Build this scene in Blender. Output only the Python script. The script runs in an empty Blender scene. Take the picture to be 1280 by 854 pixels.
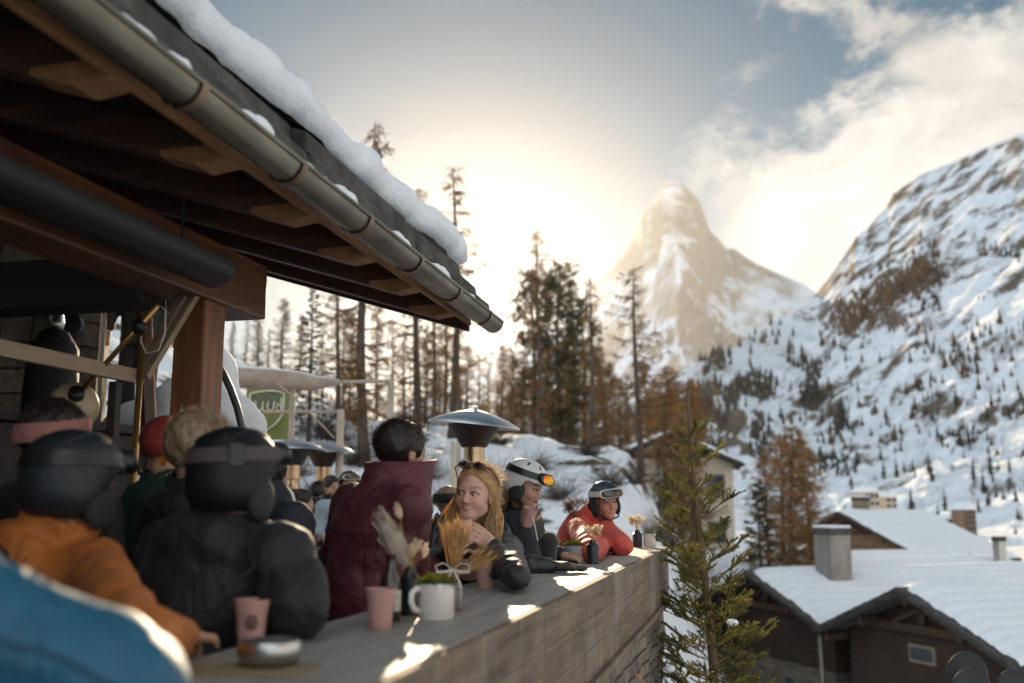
import bpy, bmesh, math, random
import numpy as np
from mathutils import Vector, Matrix, Euler, noise as mnoise
R = math.radians
random.seed(7)
scene = bpy.context.scene
COL = scene.collection

# ---------------------------------------------------------------- placement frame
CAM_H = 1.43
PITCH = R(9.36)
FPX = 1244.0                       # 35 mm lens on a 1280 wide picture
TH = math.atan(302 / 1260.8)       # heading of the counter and the eaves
U = (math.sin(TH), math.cos(TH)); V = (math.cos(TH), -math.sin(TH))
def SL(s, l, z=0.0):               # s metres along the counter, l metres to its left
    return Vector((U[0]*s - V[0]*l, U[1]*s - V[1]*l, z))
def ray(x, y):
    a = x - 640; b = 427 - y
    return (a, FPX*math.cos(PITCH) - b*math.sin(PITCH), FPX*math.sin(PITCH) + b*math.cos(PITCH))
def at(x, y, Y):                   # survey point seen at picture (x, y), Y metres ahead
    d = ray(x, y); t = Y / d[1]
    return Vector((d[0]*t, Y, CAM_H + d[2]*t))
def atz(x, y, z):
    d = ray(x, y); t = (z - CAM_H) / d[2]
    return Vector((d[0]*t, d[1]*t, z))

# ---------------------------------------------------------------- tags
def tag(o, label=None, cat=None, group=None, kind=None):
    if label: o['label'] = label
    if cat: o['category'] = cat
    if group: o['group'] = group
    if kind: o['kind'] = kind
    return o
def thing(name, label, cat, loc=(0, 0, 0), rz=0.0, group=None):
    o = bpy.data.objects.new(name, None); COL.objects.link(o)
    o.empty_display_size = 0.1
    o.location = loc; o.rotation_euler = (0, 0, rz)
    return tag(o, label, cat, group)
def children(o): return [c for c in bpy.data.objects if c.parent == o]
KIDS = {}
def copy_tree(o, parent=None):
    c = o.copy(); COL.objects.link(c)
    if parent is not None: c.parent = parent
    for ch in list(KIDS.get(o.name, [])):
        k = copy_tree(ch, c); KIDS.setdefault(c.name, []).append(k)
    return c

# ---------------------------------------------------------------- mesh collector
class MB:
    def __init__(self):
        self.v = []; self.f = []; self.mi = []; self.m = 0
    def add(self, vs, fs):
        b = len(self.v); self.v.extend([tuple(p) for p in vs])
        for f in fs: self.f.append(tuple(b + i for i in f)); self.mi.append(self.m)
    def box(self, c, s, rot=None, taper=1.0):
        x, y, z = s[0]/2, s[1]/2, s[2]/2; t = taper
        P = [(-x,-y,-z),(x,-y,-z),(x,y,-z),(-x,y,-z),(-x*t,-y*t,z),(x*t,-y*t,z),(x*t,y*t,z),(-x*t,y*t,z)]
        M = rot if isinstance(rot, Matrix) else (Euler(rot).to_matrix() if rot else Matrix.Identity(3))
        c = Vector(c)
        self.add([c + M @ Vector(p) for p in P], [(0,3,2,1),(4,5,6,7),(0,1,5,4),(1,2,6,5),(2,3,7,6),(3,0,4,7)])
        return self
    def bar(self, a, b, w, h, up=(0, 0, 1)):          # rectangular bar from a to b
        a = Vector(a); b = Vector(b); d = (b - a); L = d.length; d.normalize()
        s = d.cross(Vector(up)); s = s.normalized() if s.length > 1e-6 else Vector((1, 0, 0))
        n = s.cross(d)
        M = Matrix((s, d, n)).transposed()
        return self.box((a + b)/2, (w, L, h), M)
    def tube(self, pts, rad, n=8, cap=True, sq=None):
        pts = [Vector(p) for p in pts]
        if not hasattr(rad, '__len__'): rad = [rad]*len(pts)
        vs = []; ref = None
        for i, p in enumerate(pts):
            d = (pts[min(i+1, len(pts)-1)] - pts[max(i-1, 0)])
            d = d.normalized() if d.length > 1e-9 else Vector((0, 0, 1))
            if ref is None:
                ref = Vector((0, 0, 1)) if abs(d.z) < 0.9 else Vector((1, 0, 0))
            s = d.cross(ref); s.normalize(); t = s.cross(d); ref = t
            for k in range(n):
                a = 2*math.pi*k/n
                vs.append(p + (s*math.cos(a) + t*math.sin(a)*(sq or 1))*rad[i])
        fs = []
        for i in range(len(pts)-1):
            for k in range(n):
                fs.append((i*n+k, i*n+(k+1) % n, (i+1)*n+(k+1) % n, (i+1)*n+k))
        if cap:
            fs.append(tuple(range(n-1, -1, -1))); fs.append(tuple((len(pts)-1)*n+k for k in range(n)))
        self.add(vs, fs); return self
    def lathe(self, prof, n=24, c=(0, 0, 0), cap=True, ax=None):
        c = Vector(c); vs = []; fs = []
        M = ax or Matrix.Identity(3)
        for r, z in prof:
            for k in range(n):
                a = 2*math.pi*k/n
                vs.append(c + M @ Vector((r*math.cos(a), r*math.sin(a), z)))
        for i in range(len(prof)-1):
            for k in range(n):
                fs.append((i*n+k, i*n+(k+1) % n, (i+1)*n+(k+1) % n, (i+1)*n+k))
        if cap:
            fs.append(tuple(range(n-1, -1, -1))); fs.append(tuple((len(prof)-1)*n+k for k in range(n)))
        self.add(vs, fs); return self
    def prism(self, poly, vec):                       # extrude a planar polygon (list of 3-D points)
        vec = Vector(vec); n = len(poly); P = [Vector(p) for p in poly]
        self.add(P + [p + vec for p in P],
                 [tuple(range(n-1, -1, -1)), tuple(range(n, 2*n))] + [(i, (i+1) % n, n+(i+1) % n, n+i) for i in range(n)])
        return self
    def grid(self, P, nu, nv):
        self.add(P, [(j*nu+i, j*nu+i+1, (j+1)*nu+i+1, (j+1)*nu+i) for j in range(nv-1) for i in range(nu-1)])
        return self
    def build(self, name, m=None, parent=None, smooth=False, bevel=0.0, loc=None, rz=None, auto=None):
        me = bpy.data.meshes.new(name)
        me.from_pydata(self.v, [], self.f); 
        ms = m if isinstance(m, (list, tuple)) else [m]
        for q in ms: me.materials.append(q)
        if len(ms) > 1: me.polygons.foreach_set('material_index', self.mi)
        me.validate(); 
        bm = bmesh.new(); bm.from_mesh(me); bmesh.ops.recalc_face_normals(bm, faces=bm.faces)
        if bevel > 0:
            es = [e for e in bm.edges if len(e.link_faces) == 2 and e.calc_face_angle(0) > 0.5]
            bmesh.ops.bevel(bm, geom=es, offset=bevel, segments=2, affect='EDGES', profile=0.6)
        bm.to_mesh(me); bm.free()
        if smooth: me.polygons.foreach_set('use_smooth', [True]*len(me.polygons))
        if auto:
            try: me.set_sharp_from_angle(angle=R(auto))
            except Exception: pass
        me.update()
        return link(name, me, parent, loc, rz)
def link(name, me, parent=None, loc=None, rz=None):
    o = bpy.data.objects.new(name, me); COL.objects.link(o)
    if parent is not None:
        o.parent = parent; KIDS.setdefault(parent.name, []).append(o)
    if loc is not None: o.location = loc
    if rz is not None: o.rotation_euler = (0, 0, rz)
    return o
def mesh_np(name, v, f, m, parent=None, smooth=True, col=None, mi=None):
    me = bpy.data.meshes.new(name)
    v = np.asarray(v, dtype=np.float32); f = np.asarray(f, dtype=np.int32)
    k = f.shape[1]
    me.vertices.add(len(v)); me.vertices.foreach_set('co', v.ravel())
    me.loops.add(f.size); me.loops.foreach_set('vertex_index', f.ravel())
    me.polygons.add(len(f)); me.polygons.foreach_set('loop_start', np.arange(0, f.size, k, dtype=np.int32))
    me.polygons.foreach_set('loop_total', np.full(len(f), k, dtype=np.int32))
    for q in (m if isinstance(m, (list, tuple)) else [m]): me.materials.append(q)
    if mi is not None: me.polygons.foreach_set('material_index', np.asarray(mi, dtype=np.int32))
    if smooth: me.polygons.foreach_set('use_smooth', np.ones(len(f), dtype=bool))
    if col is not None:
        at_ = me.color_attributes.new('Col', 'FLOAT_COLOR', 'POINT')
        c4 = np.ones((len(v), 4), dtype=np.float32); c4[:, :3] = col
        at_.data.foreach_set('color', c4.ravel())
    me.update(calc_edges=True); me.validate()
    return link(name, me, parent)

# ---------------------------------------------------------------- materials
def srgb(r, g, b):
    f = lambda c: (c/255/12.92) if c/255 <= 0.04045 else ((c/255+0.055)/1.055)**2.4
    return (f(r), f(g), f(b))
class NT:
    def __init__(self, name):
        self.m = bpy.data.materials.new(name); self.m.use_nodes = True
        self.t = self.m.node_tree; self.n = self.t.nodes; self.l = self.t.links
        self.b = self.n['Principled BSDF']; self.out = self.n['Material Output']
    def new(self, t, **kw):
        q = self.n.new(t)
        for k, v in kw.items(): setattr(q, k, v)
        return q
    def set(self, node, **kw):
        for k, v in kw.items():
            node.inputs[k.replace('_', ' ')].default_value = v
        return node
    def link(self, a, b): self.l.new(a, b)
    def coord(self, scale=(1, 1, 1), which='Object'):
        c = self.new('ShaderNodeTexCoord'); mp = self.new('ShaderNodeMapping')
        mp.inputs['Scale'].default_value = scale
        self.link(c.outputs[which], mp.inputs['Vector']); return mp.outputs['Vector']
    def noise(self, vec, scale, detail=4, rough=0.55, dist=0.0):
        q = self.new('ShaderNodeTexNoise'); q.inputs['Scale'].default_value = scale
        q.inputs['Detail'].default_value = detail; q.inputs['Roughness'].default_value = rough
        q.inputs['Distortion'].default_value = dist
        if vec is not None: self.link(vec, q.inputs['Vector'])
        return q
    def ramp(self, fac, stops, interp='LINEAR'):
        q = self.new('ShaderNodeValToRGB'); cr = q.color_ramp; cr.interpolation = interp
        while len(cr.elements) < len(stops): cr.elements.new(0.5)
        for e, (p, c) in zip(cr.elements, stops):
            e.position = p; e.color = (*c, 1) if len(c) == 3 else c
        self.link(fac, q.inputs['Fac']); return q.outputs['Color']
    def mix(self, fac, a, b, mode='MIX'):
        q = self.new('ShaderNodeMix', data_type='RGBA', blend_type=mode)
        for s, val in ((0, fac), (6, a), (7, b)):
            if hasattr(val, 'is_output'): self.link(val, q.inputs[s])
            elif s == 0: q.inputs[0].default_value = val
            else: q.inputs[s].default_value = (*val, 1)
        return q.outputs[2]
    def math(self, op, a, b=0.0, clamp=False):
        q = self.new('ShaderNodeMath', operation=op, use_clamp=clamp)
        for i, val in enumerate((a, b)):
            if hasattr(val, 'is_output'): self.link(val, q.inputs[i])
            else: q.inputs[i].default_value = val
        return q.outputs[0]
    def bump(self, h, strength=0.3, dist=0.01):
        q = self.new('ShaderNodeBump'); q.inputs['Strength'].default_value = strength
        q.inputs['Distance'].default_value = dist
        self.link(h, q.inputs['Height']); self.link(q.outputs['Normal'], self.b.inputs['Normal'])
    def base(self, c):
        if hasattr(c, 'is_output'): self.link(c, self.b.inputs['Base Color'])
        else: self.b.inputs['Base Color'].default_value = (*c, 1)
def pmat(name, col, rough=0.6, col2=None, scale=6.0, stretch=(1, 1, 1), bump=0.0, bdist=0.005, bscale=None,
         metal=0.0, spec=None, sheen=0.0, trans=0.0, coat=0.0, emit=None, sss=0.0, lo=0.35, hi=0.65, detail=5):
    k = NT(name); vec = k.coord(stretch)
    n = k.noise(vec, scale, detail)
    c2 = col2 if col2 is not None else tuple(c*0.72 for c in col)
    k.base(k.ramp(n.outputs['Fac'], [(lo, c2), (hi, col)]))
    k.b.inputs['Roughness'].default_value = rough; k.b.inputs['Metallic'].default_value = metal
    if spec is not None: k.b.inputs['Specular IOR Level'].default_value = spec
    if sheen: k.b.inputs['Sheen Weight'].default_value = sheen
    if trans: k.b.inputs['Transmission Weight'].default_value = trans
    if coat: k.b.inputs['Coat Weight'].default_value = coat
    if sss:
        k.b.inputs['Subsurface Weight'].default_value = sss
        k.b.inputs['Subsurface Radius'].default_value = (0.012, 0.005, 0.003)
        k.b.inputs['Subsurface Scale'].default_value = 1.0
    if bump:
        n2 = k.noise(vec, bscale or scale*3, 6)
        k.bump(n2.outputs['Fac'], bump, bdist)
    return k.m
def leafmat(name, col, col2, transl=0.4, rough=0.6, scale=1.5):
    k = NT(name); vec = k.coord()
    n = k.noise(vec, scale, 3)
    c = k.ramp(n.outputs['Fac'], [(0.35, col2), (0.65, col)])
    k.base(c); k.b.inputs['Roughness'].default_value = rough
    tr = k.new('ShaderNodeBsdfTranslucent'); k.link(c, tr.inputs['Color'])
    mx = k.new('ShaderNodeMixShader'); mx.inputs[0].default_value = transl
    k.link(k.b.outputs[0], mx.inputs[1]); k.link(tr.outputs[0], mx.inputs[2])
    k.link(mx.outputs[0], k.out.inputs['Surface'])
    return k.m

# ---------------------------------------------------------------- signed-distance modelling (bodies, clothes, snow)
def fnoise(x, y, z, f=1.0, seed=0.0):
    a = x*f + seed; b = y*f + seed*1.7; c = z*f - seed*0.6
    return (np.sin(a*1.0 + 1.3*np.sin(b*1.1 + 0.7)) * np.cos(c*1.2 + 0.9*np.sin(a*0.8))
            + 0.5*np.sin(2.1*b + 1.7*np.sin(c*1.9)) * np.cos(1.8*a + 0.4)
            + 0.35*np.sin(3.7*c + 1.2*np.sin(2.9*a)) * np.cos(3.3*b)) / 1.6
class SDF:
    def __init__(self, lo, hi, h):
        self.h = h; self.lo = np.array(lo, dtype=np.float32)
        self.n = np.maximum(4, np.ceil((np.array(hi) - np.array(lo))/h).astype(int) + 1)
        self.D = np.full(self.n, 9.0, dtype=np.float32)
    def _box(self, lo, hi, pad):
        a = np.floor((np.asarray(lo) - pad - self.lo)/self.h).astype(int); b = np.ceil((np.asarray(hi) + pad - self.lo)/self.h).astype(int) + 1
        a = np.clip(a, 0, self.n); b = np.clip(b, 0, self.n)
        if np.any(b <= a): return None, None
        sl = tuple(slice(int(a[i]), int(b[i])) for i in range(3))
        g = [self.lo[i] + self.h*np.arange(a[i], b[i], dtype=np.float32) for i in range(3)]
        return sl, (g[0][:, None, None], g[1][None, :, None], g[2][None, None, :])
    def _op(self, sl, d, k, op):
        E = self.D[sl]
        if op == 'sub': d = -d
        if op == 'add':
            if k > 0:
                h = np.clip(0.5 + 0.5*(E - d)/k, 0, 1); self.D[sl] = E*(1-h) + d*h - k*h*(1-h)
            else: self.D[sl] = np.minimum(E, d)
        else:
            if k > 0:
                h = np.clip(0.5 - 0.5*(E - d)/k, 0, 1); self.D[sl] = E*(1-h) + d*h + k*h*(1-h)
            else: self.D[sl] = np.maximum(E, d)
        return self
    def cone(self, a, b, ra, rb, k=0.02, op='add', sq=None):
        a = np.array(a, float); b = np.array(b, float); m = max(ra, rb)
        sl, G = self._box(np.minimum(a, b) - m, np.maximum(a, b) + m, k + 3*self.h)
        if sl is None: return self
        d = b - a; L2 = max(float(d @ d), 1e-12)
        px, py, pz = G[0]-a[0], G[1]-a[1], G[2]-a[2]
        t = np.clip((px*d[0] + py*d[1] + pz*d[2])/L2, 0, 1)
        qx, qy, qz = px - t*d[0], py - t*d[1], pz - t*d[2]
        return self._op(sl, np.sqrt(qx*qx + qy*qy + qz*qz) - (ra + (rb-ra)*t), k, op)
    def ell(self, c, r, M=None, k=0.02, op='add'):
        c = np.array(c, float); r = np.array(r, float); m = r.max()
        sl, G = self._box(c - m, c + m, k + 3*self.h)
        if sl is None: return self
        p = [G[0]-c[0], G[1]-c[1], G[2]-c[2]]
        if M is not None:
            M = np.array(M); p = [p[0]*M[0][i] + p[1]*M[1][i] + p[2]*M[2][i] for i in range(3)]
        k0 = np.sqrt((p[0]/r[0])**2 + (p[1]/r[1])**2 + (p[2]/r[2])**2)
        k1 = np.sqrt((p[0]/r[0]**2)**2 + (p[1]/r[1]**2)**2 + (p[2]/r[2]**2)**2)
        return self._op(sl, k0*(k0-1)/np.maximum(k1, 1e-6), k, op)
    def rbox(self, c, s, r=0.01, M=None, k=0.01, op='add'):
        c = np.array(c, float); s = np.array(s, float)/2; m = np.linalg.norm(s)
        sl, G = self._box(c - m, c + m, k + 3*self.h)
        if sl is None: return self
        p = [G[0]-c[0], G[1]-c[1], G[2]-c[2]]
        if M is not None:
            M = np.array(M); p = [p[0]*M[0][i] + p[1]*M[1][i] + p[2]*M[2][i] for i in range(3)]
        q = [np.abs(p[i]) - (s[i]-r) for i in range(3)]
        d = np.sqrt(np.maximum(q[0], 0)**2 + np.maximum(q[1], 0)**2 + np.maximum(q[2], 0)**2) \
            + np.minimum(np.maximum(q[0], np.maximum(q[1], q[2])), 0) - r
        return self._op(sl, d, k, op)
    def half(self, p, n, k=0.0, lo=None, hi=None):     # remove everything on the n side of the plane
        n = np.array(n, float); n /= np.linalg.norm(n); p = np.array(p, float)
        a = self.lo if lo is None else lo; b = self.lo + self.h*self.n if hi is None else hi
        sl, G = self._box(a, b, 0)
        d = (G[0]-p[0])*n[0] + (G[1]-p[1])*n[1] + (G[2]-p[2])*n[2]
        return self._op(sl, np.broadcast_to(-d, self.D[sl].shape), k, 'sub')
    def grids(self):
        g = [self.lo[i] + self.h*np.arange(self.n[i], dtype=np.float32) for i in range(3)]
        return g[0][:, None, None], g[1][None, :, None], g[2][None, None, :]
    def wob(self, amp, f, seed=0.0, aniso=(1, 1, 1)):
        x, y, z = self.grids(); self.D = self.D + amp*fnoise(x*aniso[0], y*aniso[1], z*aniso[2], f, seed); return self
    def mesh(self):                                    # surface nets
        D = self.D
        D[0] = D[-1] = 1; D[:, 0] = D[:, -1] = 1; D[:, :, 0] = D[:, :, -1] = 1
        S = D < 0
        n0, n1, n2 = D.shape
        cnt = np.zeros((n0-1, n1-1, n2-1), dtype=np.int8)
        corners = [(i, j, k) for i in (0, 1) for j in (0, 1) for k in (0, 1)]
        for i, j, k in corners: cnt += S[i:n0-1+i, j:n1-1+j, k:n2-1+k]
        act = (cnt > 0) & (cnt < 8)
        idx = np.full(act.shape, -1, dtype=np.int32); A = np.argwhere(act); idx[act] = np.arange(len(A))
        P = np.zeros((len(A), 3)); W = np.zeros(len(A))
        val = {c: D[A[:, 0]+c[0], A[:, 1]+c[1], A[:, 2]+c[2]] for c in corners}
        for c in corners:
            for ax in range(3):
                if c[ax] == 0:
                    e = list(c); e[ax] = 1; e = tuple(e)
                    a, b = val[c], val[e]; m = (a < 0) != (b < 0)
                    t = np.where(m, a/np.where(m, a-b, 1), 0)
                    q = np.zeros((len(A), 3)); q[:] = c; q[:, ax] += t
                    P[m] += q[m]; W += m
        P = (A + P/np.maximum(W, 1)[:, None])*self.h + self.lo
        F = []
        for ax in range(3):
            o1, o2 = [(1, 2), (2, 0), (0, 1)][ax]
            a = [slice(None)]*3; b = [slice(None)]*3
            a[ax] = slice(0, D.shape[ax]-1); b[ax] = slice(1, D.shape[ax])
            sa, sb = S[tuple(a)], S[tuple(b)]
            for flip, M in ((False, sa & ~sb), (True, ~sa & sb)):
                E = np.argwhere(M)
                if not len(E): continue
                E = E[(E[:, o1] > 0) & (E[:, o2] > 0)]
                g = lambda d1, d2: idx[tuple((E - np.eye(3, dtype=int)[o1]*d1 - np.eye(3, dtype=int)[o2]*d2).T)]
                q = np.stack([g(1, 1), g(0, 1), g(0, 0), g(1, 0)], 1)
                if flip: q = q[:, ::-1]
                F.append(q)
        F = np.concatenate(F) if F else np.zeros((0, 4), int)
        F = F[(F >= 0).all(1)]
        return P, F
def sdf_obj(name, s, m, parent=None, smooth_it=1, col=None, mi=None):
    P, F = s.mesh()
    for _ in range(smooth_it):                         # light Laplacian pass removes stair steps
        acc = np.zeros_like(P); w = np.zeros(len(P))
        for i in range(4):
            np.add.at(acc, F[:, i], P[F[:, (i+1) % 4]]); np.add.at(acc, F[:, i], P[F[:, (i+3) % 4]]); np.add.at(w, F[:, i], 2)
        ok = w > 0; P[ok] = 0.5*P[ok] + 0.5*acc[ok]/w[ok][:, None]
    c = col(P) if col else None
    return mesh_np(name, P, F, m, parent, True, c, mi(P, F) if mi else None)
EXPOSURE = 0.5; HAZE = 5.5e-6; HAZE_G = 0.80; CLOUD_STR = 0.78; MOUNT = True; SKY_V = 0.47; REAR_FILL = 1.0
# ================================================================ sky, sun, camera, air
SUN_EL, SUN_AZ = R(13.1), R(-1.85)                 # azimuth measured from +Y towards +X
w = bpy.data.worlds.new('World'); scene.world = w; w.use_nodes = True
nt = w.node_tree; nd = nt.nodes; lk = nt.links
bg = nd['Background']; wout = nd['World Output']
sky = nd.new('ShaderNodeTexSky'); sky.sky_type = 'NISHITA'; sky.sun_disc = False
sky.sun_elevation = SUN_EL; sky.sun_rotation = SUN_AZ
sky.altitude = 1600; sky.air_density = 1.0; sky.dust_density = 0.7; sky.ozone_density = 1.6
bg.inputs['Strength'].default_value = 0.10
hs = nd.new('ShaderNodeHueSaturation'); hs.inputs['Saturation'].default_value = 1.15; hs.inputs['Value'].default_value = SKY_V
hs.inputs['Hue'].default_value = 0.475
lk.new(sky.outputs[0], hs.inputs['Color']); lk.new(hs.outputs[0], bg.inputs['Color'])
def wmath(op, a, b=0.0, clamp=False):
    q = nd.new('ShaderNodeMath'); q.operation = op; q.use_clamp = clamp
    for i, x in enumerate((a, b)):
        if hasattr(x, 'is_output'): lk.new(x, q.inputs[i])
        else: q.inputs[i].default_value = x
    return q.outputs[0]
tc = nd.new('ShaderNodeTexCoord'); sep = nd.new('ShaderNodeSeparateXYZ'); lk.new(tc.outputs['Generated'], sep.inputs[0])
dx, dy, dz = sep.outputs
# clouds: a high layer that thickens from the valley head towards the north-west
az = wmath('ARCTAN2', dx, dy); el = wmath('ARCSINE', dz)
comb = nd.new('ShaderNodeCombineXYZ')
lk.new(wmath('ADD', wmath('MULTIPLY', az, 1.0), wmath('MULTIPLY', el, -0.25)), comb.inputs[0])
lk.new(wmath('MULTIPLY', el, 1.35), comb.inputs[1])
def wnoise(scale, det, rough, dist, off):
    mp = nd.new('ShaderNodeMapping'); mp.inputs['Location'].default_value = off; lk.new(comb.outputs[0], mp.inputs[0])
    q = nd.new('ShaderNodeTexNoise'); q.inputs['Scale'].default_value = scale; q.inputs['Detail'].default_value = det
    q.inputs['Roughness'].default_value = rough; q.inputs['Distortion'].default_value = dist
    lk.new(mp.outputs[0], q.inputs['Vector']); return q.outputs['Fac']
n1 = wnoise(6.5, 8, 0.56, 0.25, (1.3, 0.4, 0)); n2 = wnoise(24, 6, 0.6, 0.3, (3.1, 0.2, 0))
def sstep(x, a, b):
    q = nd.new('ShaderNodeMapRange'); q.interpolation_type = 'SMOOTHSTEP'; lk.new(x, q.inputs[0])
    q.inputs[1].default_value = a; q.inputs[2].default_value = b; return q.outputs[0]
# low bank lying along the ridge
bank = wmath('SUBTRACT', wmath('ADD', wmath('MULTIPLY', az, 0.55), 0.195), el)        # >0 under the diagonal
bank = sstep(wmath('ADD', bank, wmath('MULTIPLY', wmath('SUBTRACT', n1, 0.5), 0.34)), -0.01, 0.05)
bank = wmath('MULTIPLY', bank, sstep(az, 0.16, 0.27))
n3 = wnoise(11, 9, 0.62, 0.5, (7.7, 2.2, 0))
puff = sstep(wmath('ADD', wmath('ADD', wmath('MULTIPLY', n1, 0.5), wmath('MULTIPLY', n3, 0.5)), wmath('MULTIPLY', wmath('SUBTRACT', n2, 0.5), 0.30)), 0.43, 0.58)
puff = wmath('MULTIPLY', puff, sstep(wmath('ADD', az, wmath('MULTIPLY', wmath('SUBTRACT', n1, 0.5), 0.5)), 0.19, 0.33))
wisp = wmath('MULTIPLY', sstep(wmath('ADD', n1, wmath('MULTIPLY', wmath('SUBTRACT', n2, 0.5), 0.4)), 0.47, 0.66),
             wmath('MULTIPLY', sstep(az, 0.17, 0.28), 0.7))
cl = wmath('MAXIMUM', wmath('MULTIPLY', bank, 0.97), wmath('MAXIMUM', wmath('MULTIPLY', puff, 0.85), wisp))
cl = wmath('MULTIPLY', cl, sstep(wmath('MULTIPLY', el, -1), -0.9, -0.55))
bgc = nd.new('ShaderNodeBackground')
# clouds are thinner, brighter towards the sun side and greyer overhead
cshade = wmath('ADD', wmath('MULTIPLY', sstep(el, 0.48, 0.20), 0.75), wmath('MULTIPLY', wmath('SUBTRACT', n3, 0.28), 1.5))
ccol = nd.new('ShaderNodeMix'); ccol.data_type = 'RGBA'; lk.new(cshade, ccol.inputs[0])
ccol.inputs[6].default_value = (0.42, 0.41, 0.39, 1); ccol.inputs[7].default_value = (1.0, 0.95, 0.87, 1)
lk.new(ccol.outputs[2], bgc.inputs['Color']); bgc.inputs['Strength'].default_value = CLOUD_STR
mxs = nd.new('ShaderNodeMixShader'); lk.new(cl, mxs.inputs[0]); lk.new(bg.outputs[0], mxs.inputs[1]); lk.new(bgc.outputs[0], mxs.inputs[2])
# fill light added to the unseen sky behind the camera, to brighten the hillside
bgr = nd.new('ShaderNodeBackground'); bgr.inputs['Color'].default_value = (0.78, 0.86, 0.90, 1); bgr.inputs['Strength'].default_value = REAR_FILL
mx2 = nd.new('ShaderNodeMixShader'); lk.new(sstep(wmath('ADD', wmath('ADD', wmath('MULTIPLY', dy, -0.75), wmath('MULTIPLY', dx, -0.65)), wmath('MULTIPLY', wmath('SUBTRACT', n1, 0.5), 0.3)), -0.15, 0.40), mx2.inputs[0])
lk.new(mxs.outputs[0], mx2.inputs[1]); lk.new(bgr.outputs[0], mx2.inputs[2]); lk.new(mx2.outputs[0], wout.inputs['Surface'])

sd = bpy.data.lights.new('sun', 'SUN'); so = bpy.data.objects.new('sun', sd); COL.objects.link(so)
sd.energy = 5.0; sd.angle = R(0.53); sd.color = (1.0, 0.77, 0.50)
sdir = Vector((math.sin(SUN_AZ)*math.cos(SUN_EL), math.cos(SUN_AZ)*math.cos(SUN_EL), math.sin(SUN_EL)))
so.rotation_euler = sdir.to_track_quat('Z', 'Y').to_euler(); so.location = (0, -5, 30)

cd = bpy.data.cameras.new('camera'); co = bpy.data.objects.new('camera', cd); COL.objects.link(co)
co.location = (0, 0, CAM_H); co.rotation_euler = (R(90) + PITCH, 0, 0)
cd.sensor_width = 36; cd.lens = FPX/1280*36; cd.clip_start = 0.05; cd.clip_end = 40000
cd.dof.use_dof = True; cd.dof.focus_distance = 5.3; cd.dof.aperture_fstop = 1.6; cd.dof.aperture_blades = 9
scene.camera = co
scene.view_settings.view_transform = 'Standard'; scene.view_settings.look = 'None'
scene.view_settings.exposure = EXPOSURE; scene.view_settings.gamma = 1.0
scene.render.engine = 'CYCLES'
cy = scene.cycles
cy.use_denoising = True; cy.max_bounces = 7; cy.diffuse_bounces = 3; cy.glossy_bounces = 3; cy.transmission_bounces = 6
cy.transparent_max_bounces = 8; cy.volume_bounces = 0; cy.sample_clamp_indirect = 6; cy.sample_clamp_direct = 0
cy.caustics_reflective = False; cy.caustics_refractive = False

if HAZE > 0:
    mb = MB(); mb.box((0, 5100, 1590), (9600, 11000, 3300))
    hm = bpy.data.materials.new('haze_air'); hm.use_nodes = True
    t = hm.node_tree; t.nodes.remove(t.nodes['Principled BSDF'])
    pv = t.nodes.new('ShaderNodeVolumePrincipled'); pv.inputs['Color'].default_value = (0.97, 0.95, 0.92, 1)
    pv.inputs['Density'].default_value = HAZE; pv.inputs['Anisotropy'].default_value = HAZE_G
    t.links.new(pv.outputs[0], t.nodes['Material Output'].inputs['Volume'])
    tag(mb.build('haze', hm), kind='stuff')

# ================================================================ terrain
def sst(a, b, x):
    t = np.clip((x - a)/(b - a), 0, 1); return t*t*(3 - 2*t)
def tz(x, y):                                      # ground height; numpy friendly
    x = np.asarray(x, float); y = np.asarray(y, float)
    yy = np.clip(y, 0, 400)
    rise = 3.4*sst(14.5, 32, yy) + 0.03*np.clip(yy - 30, 0, 80)
    left = rise*(1.0 - 0.035*np.clip(x, -40, 12)) + 5.0*sst(-4, -26, x)*sst(12, 45, yy)
    left = left + 0.25*np.sin(x*0.9 + 1.1)*np.sin(y*0.7)*sst(10, 16, yy) + 0.12*np.sin(x*2.3 + y*1.7)*sst(10, 16, yy)
    left = np.where(y < 14.5, -0.4, left)
    edge = 1.5 + 0.125*np.clip(yy - 8, 0, 70)
    right = -5.6 - 1.2*sst(9, 22, x) + 0.3*np.sin(x*0.31 + y*0.2) + 4.0*sst(40, 70, yy)*sst(28, 8, x)
    k = sst(0, 1, (x - edge + 1.2)/(2.4 + 0.06*yy))
    z = left*(1-k) + right*k
    far = sst(110, 300, np.hypot(x, y))
    z = z*(1-far) - 7.0*far
    return z
snow_m = None
def snow_ground():
    k = NT('snow_ground'); vec = k.coord()
    n = k.noise(vec, 0.55, 8, 0.62); n2 = k.noise(vec, 0.09, 4)
    grass = k.ramp(k.noise(vec, 3.0, 4).outputs['Fac'], [(0.35, (0.035, 0.025, 0.014)), (0.65, (0.10, 0.07, 0.035))])
    m = k.math('ADD', n.outputs['Fac'], k.math('MULTIPLY', k.math('SUBTRACT', n2.outputs['Fac'], 0.5), 0.4))
    f = k.ramp(m, [(0.565, (0, 0, 0)), (0.61, (1, 1, 1))])
    k.base(k.mix(f, (0.80, 0.82, 0.86), grass)); k.b.inputs['Roughness'].default_value = 0.7
    k.bump(n.outputs['Fac'], 0.8, 0.15)
    return k.m
M_ground = snow_ground()
u1 = np.linspace(-1, 1, 221); xs = 18*np.sinh(u1*6.1)/np.sinh(1.0)*0.09*9/9
xs = np.sign(u1)*(36*np.abs(u1)/0.6*(np.abs(u1) <= 0.6) + (36 + 4700*((np.abs(u1)-0.6)/0.4)**3)*(np.abs(u1) > 0.6))
v1 = np.linspace(0, 1, 260)
ys = np.where(v1 < 0.62, -12 + 92*v1/0.62, 80 + 10300*(np.clip(v1-0.62, 0, 1)/0.38)**3)
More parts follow.
